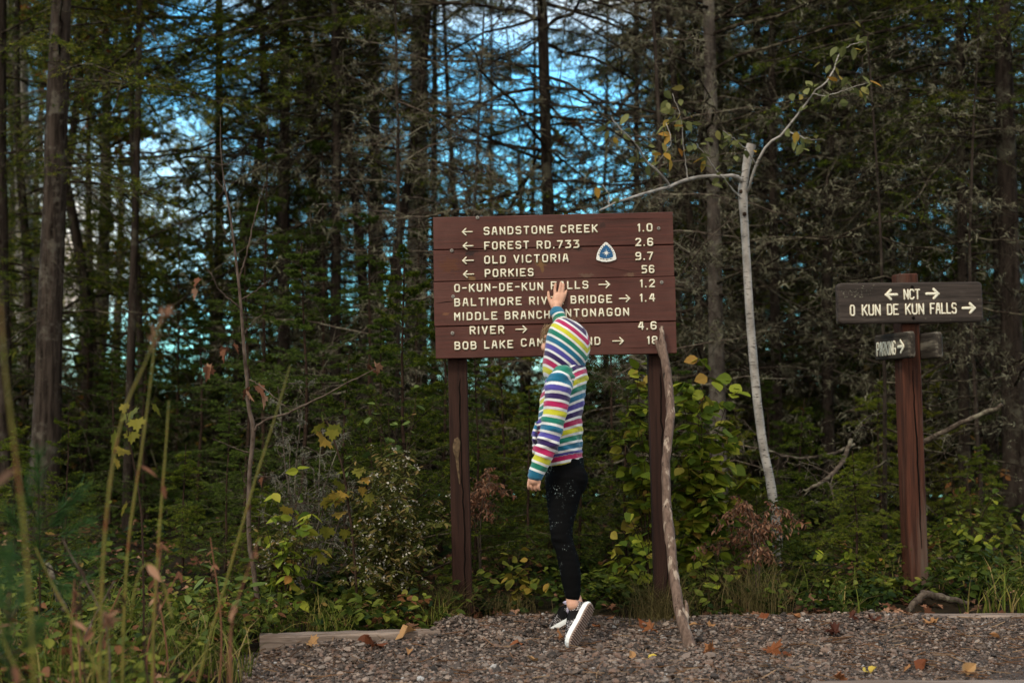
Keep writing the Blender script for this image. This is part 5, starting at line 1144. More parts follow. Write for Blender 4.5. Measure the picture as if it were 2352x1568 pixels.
    # --- the dim lower wood: young growth and brush between the trunks as one mass
    r = rs(401); n = 5200; y = 10.5 + 24 * r.rand(n) ** 1.2; x = (r.rand(n) * 2 - 1) * (.40 * y + .8); H = .5 + (.8 + .045 * (y - 10)) * r.rand(n) ** 1.3
    az = r.rand(n) * 6.28; P = np.zeros((n, 4, 3)); t = np.linspace(0, 1, 4)[None]
    P[:, :, 0] = x[:, None] + np.cos(az)[:, None] * t ** 1.5 * H[:, None] * .35; P[:, :, 1] = y[:, None] + np.sin(az)[:, None] * t ** 1.5 * H[:, None] * .35; P[:, :, 2] = gz(x, y)[:, None] + t * H[:, None]
    mb = MB(); mb.add(*tubes(P, np.linspace(.007, .002, 4)[None] * np.ones((n, 1)), 3)); S1 = subs(r, P, 5, .5, K=3, flat=1.2, wig=.05); mb.add(*tubes(S1, np.full((len(S1), 3), .002), 3))
    tag(mb.build("brush_twigs", m_twig), kind="stuff")
    S2 = subs(r, S1, 4, .6, K=3, flat=1.2); pos = S2[:, 1:].reshape(-1, 3); k = r.rand(len(pos)) < .42; mb = MB(); leaves(mb, pos[k], .075, 402)
    m_brush = mat_leaf("brush_leaves", [(0, (0.008, 0.014, 0.004, 1)), (.6, (0.022, 0.032, 0.007, 1)), (.9, (0.075, 0.078, 0.014, 1)), (1, (0.15, 0.07, 0.018, 1))], .3, .7, .15)
    tag(mb.build("brush_leaves", m_brush), kind="stuff")
# ------------------------------------------------------------------ undergrowth
def stem_line(rows, n=24, base=None):
    """rows (px, py, Y, radius px) -> points and radii, relative to base"""
    P = np.array([(*at(a, b, Y), w_ / FPX * Y) for a, b, Y, w_ in rows]); P = crom(P, n)
    return P[:, :3] - (0 if base is None else base), P[:, 3]

if "under" not in SKIP:
    m_under = mat_leaf("shrub_leaves", [(0, (0.050, 0.085, 0.012, 1)), (.45, (0.145, 0.195, 0.020, 1)), (.8, (0.27, 0.29, 0.032, 1)), (.95, (0.25, 0.20, 0.04, 1)), (1, (0.30, 0.15, 0.04, 1))], .3, .5, .3)
    m_small = mat_leaf("small_green_leaves", [(0, (0.036, 0.062, 0.016, 1)), (.6, (0.090, 0.130, 0.032, 1)), (.93, (0.13, 0.18, 0.05, 1)), (1, (0.30, 0.16, 0.06, 1))], .25, .5, .3)
    m_yellow = mat_leaf("yellow_maple_leaves", [(0, (0.085, 0.10, 0.016, 1)), (.6, (0.18, 0.165, 0.025, 1)), (1, (0.28, 0.17, 0.035, 1))], .3, .55, .25)
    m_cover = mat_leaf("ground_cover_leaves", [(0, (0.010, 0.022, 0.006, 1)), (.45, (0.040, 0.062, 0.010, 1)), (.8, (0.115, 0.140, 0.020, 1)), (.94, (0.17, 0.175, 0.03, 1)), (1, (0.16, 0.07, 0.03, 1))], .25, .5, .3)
    m_grass = mat_leaf("grass_blades", [(0, (0.035, 0.058, 0.010, 1)), (.5, (0.10, 0.13, 0.02, 1)), (.8, (0.20, 0.17, 0.045, 1)), (1, (0.26, 0.19, 0.09, 1))], .25, .6, .2)
    m_brown = mat_leaf("dry_brown_leaves", [(0, (0.075, 0.032, 0.018, 1)), (.5, (0.19, 0.090, 0.055, 1)), (1, (0.34, 0.20, 0.13, 1))], .2, .85, .15)
    m_aster = mat_leaf("aster_leaves", [(0, (0.035, 0.045, 0.012, 1)), (.6, (0.095, 0.10, 0.026, 1)), (1, (0.19, 0.13, 0.05, 1))], .25, .7, .2)
    m_flower = mat_leaf("white_asters", [(0, (0.20, 0.18, 0.14, 1)), (1, (0.48, 0.46, 0.40, 1))], .2, .8, .1)
    m_stem = mat_bark("woody_stem", (0.040, 0.028, 0.022, 1), (0.13, 0.10, 0.082, 1), None, .3, 10, (1, 1, .5), .3)
    m_dkstem = mat_bark("dark_stem", (0.016, 0.010, 0.008, 1), (0.055, 0.036, 0.026, 1), None, .3, 10, (1, 1, .5), .3)
    m_reed = NT("reed_stalk"); _n = m_reed.noise(m_reed.obj(), 7, 4, .6, (.3, .3, 1.2))
    m_reed = m_reed.done(m_reed.ramp(_n, [(.35, (0.085, 0.085, 0.012, 1)), (.52, (0.15, 0.13, 0.020, 1)), (.62, (0.17, 0.055, 0.018, 1))]), .6, .3)

    # young firs and spruces in the shade behind the signs
    def yz(H, L_, n=46, el=12, **kw): return [dict(dict(h=(.05, H * .97), n=n, len=(L_, .07), s1=12, s2=5, el=el, droop=.22, up=.10, d1=.08, d2=.05, f1=.45, f2=.42, live=12, nl=.017, nw=.0032, flat=.22, nflat=.45, wig=.06), **kw)]
    yf = {}
    for key, H, L_, sd, nm, mat, el, lab in (('fir', 1.9, .75, 501, "young_fir_tree", m_fir, 8, "dark green young fir in the shade behind the signs"), ('fir2', 2.5, .85, 502, "young_fir_tree", m_fir, 4, "tall dark green young fir in the shade behind the signs"),
                                   ('spruce', 1.7, .55, 503, "young_spruce_tree", m_spruce, 24, "bristly olive young spruce in the shade behind the signs"), ('hemlock', 1.3, .70, 504, "young_hemlock_tree", m_hemlock, 2, "light green young hemlock low in the undergrowth")):
        t = make_tree(nm, [(0, 0, 0), (.02, 0, H * .5), (0, .02, H)], .016, .003, m_dkstem, yz(H, L_, el=el), sd, lab, "young %ss in the undergrowth" % nm.split('_')[1], needle=mat, sides=7, flare=1.1); yf[key] = [t, 0]
    def young(key, px, Y, sc, rz, label=None, zoff=0):
        t, u = yf[key]; o = t if u == 0 else copy_tree(t); yf[key][1] += 1; p = at(px, 1200, Y); z = float(gz(p[0], Y))
        o.location = (p[0], Y, z - .03 + zoff); o.rotation_euler = (0, 0, rz); o.scale = (sc, sc, sc * (1 + .1 * math.sin(rz * 9)))
        if label: o['label'] = label
        return o
    young('fir', 690, 7.6, 1.0, .4, "bushy young fir whose dark boughs fill the shade behind the leaning bare sapling")
    young('fir2', 850, 8.6, 1.0, 1.9, "tall young fir left of the board sign, its tip beside the lowest boards")
    young('spruce', 935, 7.0, .95, 2.2, "bluish young spruce with upright shoots just left of the board sign's left post")
    young('hemlock', 1965, 7.15, .60, 1.1, "low light green hemlock seedling left of the small signpost")
    r = rs(55)
    for k, (key, px, Y, sc) in enumerate((('fir', 560, 8.2, 1.0), ('fir', 450, 9.2, .9), ('fir2', 610, 9.4, 1.05), ('fir2', 740, 9.8, 1.1), ('spruce', 800, 7.2, .8), ('fir', 880, 7.6, .8), ('spruce', 1010, 7.9, 1.0), ('fir', 1090, 7.2, .62), ('spruce', 1150, 7.7, .75), ('fir', 1210, 7.1, .58),
                                         ('spruce', 1260, 7.9, .85), ('fir', 1330, 7.4, .66), ('fir2', 1400, 8.6, .75), ('spruce', 1440, 7.3, .62), ('fir', 1520, 8.0, .8), ('fir', 1600, 7.9, .55), ('spruce', 1690, 8.6, .6), ('hemlock', 1850, 8.2, .72), ('hemlock', 2030, 8.6, .8), ('fir', 1760, 9.8, .7), ('hemlock', 2260, 8.3, .62),
                                         ('fir', 330, 10.2, .8), ('fir', 250, 8.8, .62), ('spruce', 150, 7.2, .5), ('hemlock', 40, 8.0, .7), ('fir2', 960, 9.6, .9), ('fir2', 1120, 9.9, .72), ('fir', 1050, 8.8, .85), ('fir2', 400, 11.0, 1.0), ('hemlock', 600, 7.1, .5), ('fir', 520, 7.2, .5), ('hemlock', 420, 7.4, .55), ('spruce', 2130, 9.5, .7), ('fir2', 1900, 10.8, .85), ('fir', 2350, 9.9, .8), ('fir2', 20, 10.5, .9), ('fir', 190, 10.8, .8))):
        young(key, px, Y, sc, r.rand() * 6.28)

    young('hemlock', 1800, 7.25, .42, 2.4, "small light green hemlock hiding the foot of the broken birch")
    young('spruce', 1735, 7.3, .36, .4, "little olive spruce left of the broken birch's foot, behind the brown fern")
    # broken birch with living side branches
    rows = [(1785, 1215, 7.55, 12.5), (1770, 1110, 7.55, 11.5), (1752, 1020, 7.55, 11), (1737, 900, 7.55, 11), (1724, 750, 7.55, 10.5), (1715, 600, 7.55, 10.2), (1709, 500, 7.55, 10.5), (1706, 440, 7.55, 12), (1712, 400, 7.55, 9.5), (1717, 365, 7.55, 11.5), (1722, 345, 7.55, 12.5), (1726, 332, 7.55, 12)]
    b = at(1785, 1215, 7.55); b[2] = float(gz(b[0], b[1])) - .02
    bt = tag(empty("birch_tree", b), "slender white birch snapped off at head height, with two thin living branches", "tree")
    P, w_ = stem_line(rows, 50, b); w_ = w_ * .9; P = np.concatenate([[P[0] * np.array([1, 1, 0])], P]); w_ = np.concatenate([[w_[0] * 1.1], w_]); mb = MB(); tube_solid(mb, P, w_, 16, jit=.0007, seed=8); mb.build("trunk", m_bark_birch, bt)
    BRS = [[(1706, 420, 7.55, 6), (1690, 406, 7.5, 4.6), (1650, 404, 7.45, 4.2), (1600, 408, 7.4, 4.2), (1560, 419, 7.3, 4), (1520, 434, 7.2, 3.6), (1470, 448, 7.05, 3.2), (1420, 463, 6.9, 2.6), (1378, 482, 6.8, 2)],
           [(1538, 427, 7.25, 3), (1515, 398, 7.2, 2.6), (1485, 370, 7.2, 2.2), (1460, 330, 7.15, 1.8), (1430, 300, 7.1, 1.4), (1405, 270, 7.1, 1)], [(1398, 474, 6.85, 1.8), (1397, 445, 6.85, 1.4), (1385, 425, 6.85, 1)],
           [(1716, 445, 7.55, 3.6), (1722, 425, 7.5, 3.2), (1735, 385, 7.45, 3), (1762, 335, 7.4, 3), (1800, 303, 7.35, 2.6), (1838, 258, 7.3, 2.4), (1868, 213, 7.25, 2), (1898, 190, 7.2, 2), (1915, 160, 7.2, 1.8), (1925, 128, 7.2, 1.4)],
           [(1865, 216, 7.25, 1.6), (1900, 220, 7.2, 1.4), (1945, 205, 7.2, 1.1), (1995, 190, 7.2, .9)], [(1805, 300, 7.35, 1.6), (1850, 318, 7.3, 1.2), (1895, 322, 7.3, .9)], [(1925, 130, 7.2, 1.2), (1950, 105, 7.2, 1), (1985, 95, 7.2, .8)],
           [(1700, 455, 7.5, 2.2), (1670, 420, 7.4, 1.6), (1640, 385, 7.3, 1.3), (1600, 330, 7.2, 1)], [(1580, 412, 7.35, 1.6), (1570, 340, 7.3, 1.3), (1563, 270, 7.25, 1), (1545, 215, 7.25, .8)], [(1708, 470, 7.55, 2.4), (1712, 560, 7.6, 1.6), (1716, 600, 7.6, 1)],
           [(1740, 380, 7.45, 1.5), (1700, 330, 7.3, 1.1), (1660, 300, 7.25, .9)], [(1500, 385, 7.2, 1.4), (1540, 330, 7.1, 1.1), (1530, 280, 7.1, .8)]]
    mb = MB(); ends = []; r = rs(71)
    for q in BRS:
        P, w_ = stem_line(q, 20, b); P = P + .002 * r.randn(*P.shape); mb.add(*tubes(P[None], w_[None], 7)); ends.append(P)
    mb.build("branches", m_bark_birch, bt)
    pos, out_ = [], []
    for k, n in ((1, 26), (2, 5), (4, 18), (5, 10), (6, 14), (7, 16), (8, 30), (10, 18), (11, 18), (3, 18)):
        P = ends[k]
        for _ in range(n):
            t = 5 + r.randint(15) if k != 3 else 12 + r.randint(8); pos.append(P[t] + r.randn(3) * .038); out_.append(r.randn(3))
    mbk = MB()
    for (a_, c_) in ((1703, 414), (1702, 440), (1710, 492)):
        q = at(a_, c_, 7.528) - b; V, Fk = place(ico_v * np.array([1, .5, 1.2]), ico_f, q[None], np.array([[1.0, 0, 0]]), np.array([[0, 1.0, 0]]), np.array([[0, 0, 1.0]]), .012); mbk.add(V, Fk)
    mbk.build("knots", m_dkstem, bt)
    m_bleaf = mat_leaf("birch_leaves", [(0, (0.10, 0.115, 0.04, 1)), (.7, (0.19, 0.20, 0.075, 1)), (.9, (0.32, 0.22, 0.04, 1)), (1, (0.32, 0.14, 0.03, 1))], .35, .5, .3)
    mb = MB(); leaves(mb, np.array(pos), .058, 72, out=np.array(out_), hang=.6); mb.build("leaves", m_bleaf, bt)

    # generic leafy shrub: stems -> twigs -> leaves
    def shrub(name, label, cat, px, py, Y, specs, leaf_mat, stem_mat, leaf, seed, per=(7, 4), frac=.32, hang=.5, tv=LEAF_V, tf=LEAF_F, srad=.004, group=None, keep=1.0):
        """specs: (top px, top py, Y) of each stem"""
        b = at(px, py, Y); b[2] = float(gz(b[0], b[1])); root = tag(empty(name, b), label, cat, group); r = rs(seed); P = []
        for (tx, ty, tY) in specs:
            q = at(tx, ty, tY) - b; t = np.linspace(0, 1, 9)[:, None]; bow = np.array([-q[0], -q[1], 0]) * .30
            P.append(t * q + np.sin(t * math.pi) * bow + np.array([r.randn() * .02, r.randn() * .02, 0]) * (1 - t) + np.cumsum(r.randn(9, 3), 0) * .004)
        P = np.array(P); mb = MB(); mb.add(*tubes(P, np.linspace(srad, srad * .3, 9)[None] * np.ones((len(P), 1)), 6)); S1 = subs(r, P, per[0], frac, ang=R(55), droop=.12, K=4, tmin=.25, flat=.9, wig=.04)
        mb.add(*tubes(S1, np.full((len(S1), 4), srad * .35), 4)); mb.build("stems", stem_mat, root)
        i = np.repeat(np.arange(len(S1)), per[1]); t = r.rand(len(i)) * 2.99; k = t.astype(int); pos = S1[i, k] + (S1[i, k + 1] - S1[i, k]) * (t - k)[:, None]; d = norm(S1[i, 3] - S1[i, 0]); sd = norm(np.cross(d, np.array([0, 0, 1.0]))) * np.where(r.rand(len(i)) < .5, 1, -1)[:, None]
        kk = r.rand(len(pos)) < keep; mb = MB(); leaves(mb, pos[kk], leaf, seed + 1, tv, tf, out=(d * .6 + sd)[kk], hang=hang); mb.build("leaves", leaf_mat, root); return root
    WIDE = LEAF_V * np.array([1.35, 1, 1]); NARROW = LEAF_V * np.array([.55, 1, 1])
    shrub("viburnum_shrub", "tall yellow-green shrub of large toothed leaves behind the board sign's right post", "shrub", 1610, 1330, 7.0, [(1560, 850, 7.0), (1620, 830, 7.0), (1690, 900, 7.1), (1600, 940, 6.9), (1660, 1010, 6.9), (1580, 1060, 6.85), (1720, 1080, 7.0), (1640, 1130, 6.8), (1590, 900, 7.15), (1545, 1000, 7.1), (1690, 980, 7.3)], m_under, m_dkstem, .074, 601, (14, 5), .27, .55, WIDE)
    shrub("viburnum_shrub", "yellow-green leafy shrub peeping out left of the board sign's right post", "shrub", 1490, 1330, 7.0, [(1450, 850, 7.0), (1480, 900, 7.0), (1440, 940, 6.9), (1420, 1000, 7.0), (1500, 870, 7.2), (1470, 1050, 7.0), (1520, 980, 7.2)], m_under, m_dkstem, .065, 602, (12, 5), .25, .55, WIDE)
    shrub("raspberry_shrub", "low yellowing brambles under the right post, beside the foot of the walking stick", "shrub", 1480, 1390, 6.7, [(1440, 1180, 6.6), (1490, 1220, 6.5), (1445, 1290, 6.5), (1530, 1230, 6.6), (1400, 1280, 6.6), (1560, 1280, 6.6)], m_under, m_dkstem, .060, 603, (6, 2), .35, .6, WIDE, keep=.8)
    shrub("raspberry_shrub", "low leafy brambles right of the walking stick's foot", "shrub", 1640, 1390, 6.7, [(1600, 1270, 6.6), (1650, 1240, 6.7), (1700, 1290, 6.6), (1610, 1330, 6.5), (1740, 1260, 6.8), (1790, 1190, 7.0)], m_under, m_dkstem, .055, 604, (6, 2), .4, .6, WIDE)
    shrub("honeysuckle_shrub", "fine-stemmed shrub of small rounded green leaves left of the board sign", "shrub", 900, 1340, 6.5, [(840, 880, 6.5), (900, 900, 6.5), (950, 930, 6.5), (870, 960, 6.4), (790, 930, 6.45), (920, 1000, 6.4), (810, 1030, 6.4), (760, 985, 6.4), (960, 860, 6.6)], m_small, m_dkstem, .042, 605, (7, 3), .20, .35, WIDE, srad=.003, keep=.75)
    shrub("leafy_shrub", "yellow-green shrub of oval leaves at the foot of the bare sapling", "shrub", 650, 1400, 6.1, [(640, 1120, 6.1), (690, 1090, 6.2), (730, 1150, 6.1), (610, 1190, 6.0), (690, 1200, 6.0), (660, 1250, 6.0), (740, 1240, 6.1)], m_under, m_dkstem, .058, 606, (6, 3), .30, .6, LEAF_V, srad=.003)
    shrub("leafy_plant", "pale green plant with paired pointed leaves in front of the bare sapling", "plant", 505, 1420, 5.6, [(450, 1290, 5.6), (490, 1250, 5.6), (540, 1280, 5.6), (430, 1340, 5.5), (560, 1330, 5.5)], m_small, m_dkstem, .070, 607, (4, 2), .35, .5, LEAF_V, srad=.003)
    shrub("leafy_plant", "leafy weeds right of the small signpost, among fallen twigs", "plant", 2230, 1330, 7.6, [(2180, 1120, 7.7), (2230, 1080, 7.8), (2290, 1120, 7.6), (2330, 1180, 7.5), (2200, 1200, 7.4), (2260, 1230, 7.3), (2160, 1180, 7.6)], m_under, m_dkstem, .050, 608, (7, 3), .4, .6, LEAF_V)
    shrub("leafy_plant", "leafy weeds left of the small signpost, below the dead twigs", "plant", 2000, 1360, 7.2, [(1960, 1200, 7.3), (2010, 1230, 7.2), (2045, 1270, 7.1), (1930, 1260, 7.1), (1890, 1230, 7.3), (1850, 1270, 7.0)], m_under, m_dkstem, .048, 609, (6, 3), .4, .6, LEAF_V)
    shrub("leafy_plant", "dark rust-tinged leaves beyond the right side of the small signpost", "plant", 2210, 1180, 9.0, [(2180, 1060, 9.0), (2230, 1040, 9.1), (2280, 1080, 9.0), (2320, 1060, 9.2)], mat_leaf("rusty_leaves", [(0, (0.05, 0.06, 0.02, 1)), (.5, (0.14, 0.08, 0.03, 1)), (1, (0.22, 0.09, 0.03, 1))], .3, .7, .2), m_dkstem, .055, 610, (7, 4), .4, .5)

    shrub("leafy_sprig", "sprig of yellowing leaves in the dark gap between the child and the right post", "plant", 1420, 1400, 6.6, [(1418, 1235, 6.6), (1400, 1195, 6.6), (1445, 1290, 6.5), (1455, 1330, 6.5), (1475, 1260, 6.5)], m_under, m_dkstem, .062, 611, (5, 2), .3, .6, WIDE, srad=.0022)
    shrub("leafy_sprig", "bent sprig of yellow and orange leaves left of the child's knees", "plant", 1180, 1400, 6.5, [(1215, 1285, 6.5), (1240, 1310, 6.5), (1195, 1250, 6.6), (1165, 1270, 6.5), (1255, 1340, 6.4)], m_yellow, m_dkstem, .055, 612, (5, 2), .3, .6, WIDE, srad=.0022)
    # yellow maple sapling and a small maple further left
    def maple(label, stem, lv, size, seed):
        Y = stem[0][2]; b = at(stem[0][0], stem[0][1], Y); b[2] = float(gz(b[0], b[1])); root = tag(empty("maple_sapling", b), label, "sapling"); r = rs(seed)
        P, w_ = stem_line(stem, 30, b); P = np.concatenate([[[P[0, 0], P[0, 1], 0]], P]); w_ = np.concatenate([[w_[0]], w_]); mb = MB(); mb.add(*tubes(P[None], w_[None], 7)); tips = []
        for (a, c_, s_) in lv:
            p = at(a, c_, Y - .05 + .12 * r.rand()) - b; k = int(np.argmin(np.linalg.norm(P - (p + np.array([0, 0, -.03])), axis=1))); q = np.linspace(0, 1, 5)[:, None]; C = P[k] + (p - P[k]) * q + np.sin(q * math.pi) * np.array([0, 0, .015]); mb.add(*tubes(C[None], np.full((1, 5), .0011), 4)); tips.append((p, p - P[k], s_))
        mb.build("stem", m_dkstem, root); mb = MB()
        for j, (p, d, s_) in enumerate(tips):
            dd = norm(np.array([d[0] * 1.2 + .03 * r.randn(), -.25 + .5 * r.randn(), -.10 - .9 * r.rand()])); Z = norm(np.array([.55 * r.randn(), -.55 + .45 * r.randn(), .65])); X = norm(np.cross(dd, Z)); Z = np.cross(X, dd); v, f = place(MAPLE_V, MAPLE_F, p[None], X[None], dd[None], Z[None], size * s_); mb.add(v, f, r.rand(), False)
        mb.build("leaves", m_yellow, root)
    za = lambda x, y: ((600 + x / 3.92) * .9408, (850 + y / 3.92) * .9408); zb = lambda x, y: ((600 + x / 3.92) * .9408, (1200 + y / 3.92) * .9408)
    A_ = [za(735, 630), za(850, 720), za(760, 850), za(700, 720), za(940, 1160), za(1085, 1140), za(900, 1270), za(880, 1370), za(945, 1380), za(790, 1400), za(1110, 1320), za(1180, 1380), zb(1080, 170), zb(790, 330), zb(945, 350), zb(905, 190), zb(800, 530), zb(740, 600), za(1150, 1230), zb(1040, 930), za(840, 1440), za(830, 770), zb(550, 220), zb(400, 140)]
    SZ = [1, .9, 1.15, .9, .8, .7, .9, .9, .7, 1.05, .6, .8, 1.35, .8, .7, .8, .6, .85, .6, .9, .8, .7, .8, .7]
    maple("yellow-leaved maple sapling in front of the dark firs, left of the board sign", [(*zb(1060, 900), 6.15, 3), (*zb(1020, 400), 6.15, 2.8), (*za(990, 1560), 6.15, 2.8), (*za(940, 1200), 6.15, 2.4), (*za(860, 930), 6.15, 2), (*za(775, 690), 6.15, 1.4)], [(a, b_, s_) for (a, b_), s_ in zip(A_, SZ)], .082, 61)
    z7 = lambda x, y: (x * .58, 658.6 + y * .58)
    maple("small yellow-green maple among the blurred reeds at left", [(*z7(570, 1250), 5.0, 2.6), (*z7(560, 900), 5.0, 2.4), (*z7(530, 700), 5.0, 2), (*z7(510, 600), 5.0, 1.6), (*z7(500, 480), 5.0, 1)], [(*z7(465, 575), 1.2), (*z7(525, 570), .7), (*z7(520, 490), 1), (*z7(610, 460), .8), (*z7(490, 640), .8), (*z7(490, 860), .8), (*z7(465, 680), .6), (*z7(540, 520), .8), (*z7(495, 460), .6)], .075, 62)

    # leaning bare sapling
    b = at(597, 1400, 6.25); b[2] = float(gz(b[0], b[1])); bs = tag(empty("bare_sapling", b), "tall bare sapling with a kinked grey stem and few withered leaves, left of signs", "sapling")
    q7 = [[(597, 1400, 6.25, 6), (588, 1340, 6.25, 6), (576, 1270, 6.25, 5.6), (571, 1200, 6.25, 5.4), (572, 1120, 6.25, 5.2), (577, 1050, 6.25, 5.2), (583, 985, 6.25, 5.8), (570, 930, 6.25, 4.8), (566, 860, 6.25, 4.4), (558, 760, 6.25, 4), (549, 655, 6.25, 3.4), (535, 540, 6.25, 2.6), (518, 437, 6.25, 2), (510, 382, 6.25, 1.5), (507, 270, 6.25, .8)],
          [(584, 990, 6.25, 3.4), (604, 968, 6.22, 2.8), (672, 943, 6.2, 2.4), (744, 908, 6.15, 2), (805, 875, 6.1, 1.6), (863, 847, 6.1, 1)], [(550, 640, 6.25, 2.2), (566, 585, 6.22, 1.8), (585, 500, 6.2, 1.5), (609, 420, 6.2, .8)], [(518, 440, 6.25, 1.6), (500, 415, 6.25, 1.2), (472, 361, 6.2, .8)],
          [(554, 710, 6.25, 2), (510, 672, 6.2, 1.5), (484, 630, 6.15, 1.2), (455, 585, 6.15, .8)], [(552, 690, 6.25, 1.6), (590, 665, 6.25, 1.2), (622, 640, 6.25, .8)], [(572, 1040, 6.25, 1.8), (530, 1025, 6.2, 1.3), (485, 1005, 6.15, .8)], [(509, 380, 6.25, 1), (540, 372, 6.25, .8), (568, 374, 6.2, .5)], [(510, 380, 6.25, 1), (480, 370, 6.2, .8), (458, 358, 6.2, .5)],
          [(567, 870, 6.25, 1.4), (592, 882, 6.2, 1.2), (640, 920, 6.1, 1), (668, 945, 6.1, .7)], [(573, 1130, 6.25, 1.2), (560, 1100, 6.25, .9), (552, 1075, 6.2, .6)], [(560, 770, 6.25, 1.3), (580, 740, 6.2, 1), (603, 722, 6.2, .6)], [(538, 560, 6.25, 1.2), (515, 530, 6.2, .9), (505, 500, 6.2, .6)]]
    mb = MB(); r = rs(81)
    for q in q7: P, w_ = stem_line(q, 28, b); mb.add(*tubes((P + .0016 * r.randn(*P.shape))[None], w_[None], 7))
    mb.build("stem", m_stem, bs); lp = np.array([at(a, c_, 6.2) - b for a, c_ in ((515, 795), (485, 835), (520, 800), (478, 840), (575, 890), (587, 885), (600, 905), (570, 897), (863, 832), (848, 836), (455, 665), (462, 640), (605, 1095), (533, 790))]); mb = MB(); leaves(mb, lp, .062, 82, MAPLE_V * np.array([.7, 1, 3]), MAPLE_F, hang=1.6); mb.build("withered_leaves", m_brown, bs)

    # aster clumps
    def aster(label, px, py, Y, spots, seed, fl=1.0):
        b = at(px, py, Y); b[2] = float(gz(b[0], b[1])); root = tag(empty("aster_plant", b), label, "wild flowers"); r = rs(seed); P = []
        for (tx, ty) in spots:
            for _ in range(3):
                q = at(tx + r.randn() * 22, ty + r.randn() * 22, Y - .25 + .5 * r.rand()) - b; t = np.linspace(0, 1, 9)[:, None]; P.append(t * q + np.sin(t * math.pi) * np.array([-q[0] * .45, -q[1] * .3, .06]) + np.cumsum(r.randn(9, 3), 0) * .004)
        P = np.array(P); S1 = subs(r, P, 9, .30, ang=R(45), droop=-.1, K=4, tmin=.3, flat=1, wig=.05); mb = MB(); mb.add(*tubes(P, np.linspace(.0022, .0009, 9)[None] * np.ones((len(P), 1)), 4)); mb.add(*tubes(S1, np.full((len(S1), 4), .0007), 3)); mb.build("stems", m_aster, root)
        S2 = subs(r, S1, 5, .4, K=3, flat=1.2); pos = np.concatenate([S1[:, 1:].reshape(-1, 3), S2[:, 0], P[:, 3:].reshape(-1, 3)]); mb = MB(); leaves(mb, pos, .036, seed + 1, NARROW, LEAF_F, hang=.4); mb.build("leaves", m_aster, root)
        tip = np.concatenate([S1[:, -1], S2[:, -1]]); tip = tip[(r.rand(len(tip)) < .22 * fl)]; c5 = np.repeat(tip, 3, 0) + r.randn(len(tip) * 3, 3) * .006; a = np.arange(6) * math.pi / 3; tv = np.concatenate([np.stack([np.cos(a), np.sin(a), .25 + 0 * a], -1), [[0, 0, 0]]]); Z = norm(r.randn(len(c5), 3) + np.array([0, -.6, .8])); X, Y_ = perp(Z); v, f = place(tv, [[i, (i + 1) % 6, 6] for i in range(6)], c5, X, Y_, Z, .0028 + .0030 * r.rand(len(c5))); mb = MB(); mb.add(v, f, np.repeat(r.rand(len(c5)), 6), False); mb.build("flowers", m_flower, root)["kind"] = "stuff"
    aster("tangled aster clump with tiny white flowers left of the board sign's left post", 890, 1400, 6.2, [(860, 1110), (930, 1090), (990, 1120), (820, 1170), (880, 1180), (950, 1170), (800, 1240), (850, 1250), (920, 1250), (980, 1240), (1000, 1190), (780, 1290), (840, 1310), (920, 1310), (970, 1300), (1010, 1290), (900, 1060), (960, 1060)], 91)
    aster("straggling aster with few flowers at the foot of the bare sapling", 650, 1330, 6.4, [(620, 1230), (660, 1210), (700, 1240), (640, 1280), (690, 1290)], 92, .9)

    # dead brown ferns
    def fern(label, px, py, Y, fr, seed, mat, name="fern"):
        b = at(px, py, Y); b[2] = float(gz(b[0], b[1])); root = tag(empty(name, b), label, "fern"); r = rs(seed); mb, ml = MB(), MB()
        for (mx, my, tx, ty) in fr:
            p1, p2 = at(mx, my, Y + .1 * r.randn()) - b, at(tx, ty, Y + .12 * r.randn()) - b; t = np.linspace(0, 1, 14)[:, None]; P = 2 * t * (1 - t) * (p1 * 2 - p2 * .5) + t * t * p2; mb.add(*tubes(P[None], np.linspace(.0028, .0009, 14)[None], 5)); S1 = subs(r, P[None], 26, .38, ang=R(65), droop=.35, K=4, tmin=.35, flat=.6, taper=.7, wig=.06); mb.add(*tubes(S1, np.full((len(S1), 4), .0009), 3))
            S2 = subs(r, S1, 5, .33, K=3, flat=1.3, tmin=.05); leaves(ml, S2[:, 0], .024, seed + int(mx), NARROW * np.array([1.2, 1, 4]), LEAF_F, out=S2[:, -1] - S2[:, 0], hang=.9)
        mb.build("fronds", m_stem, root); ml.build("leaflets", mat, root)["kind"] = "stuff"
    fern("withered brown fern with curled fronds, right of the walking stick", 1740, 1370, 6.75, [(1730, 1180, 1640, 1215), (1725, 1190, 1700, 1160), (1750, 1190, 1830, 1195), (1740, 1230, 1790, 1210), (1715, 1250, 1600, 1270), (1730, 1270, 1780, 1290), (1700, 1300, 1650, 1350), (1735, 1240, 1690, 1230)], 95, m_brown)
    fern("withered brown fern tuft between the child and the left post", 1105, 1250, 7.0, [(1100, 1130, 1130, 1100), (1110, 1140, 1150, 1130), (1100, 1150, 1085, 1160), (1105, 1160, 1120, 1190), (1085, 1180, 1040, 1190)], 96, m_brown)
    fern("green bracken frond in the shade right of the broken birch", 2000, 1150, 9.0, [(2010, 1090, 2050, 1080), (2000, 1085, 1960, 1085), (2010, 1070, 2020, 1050)], 97, m_cover)

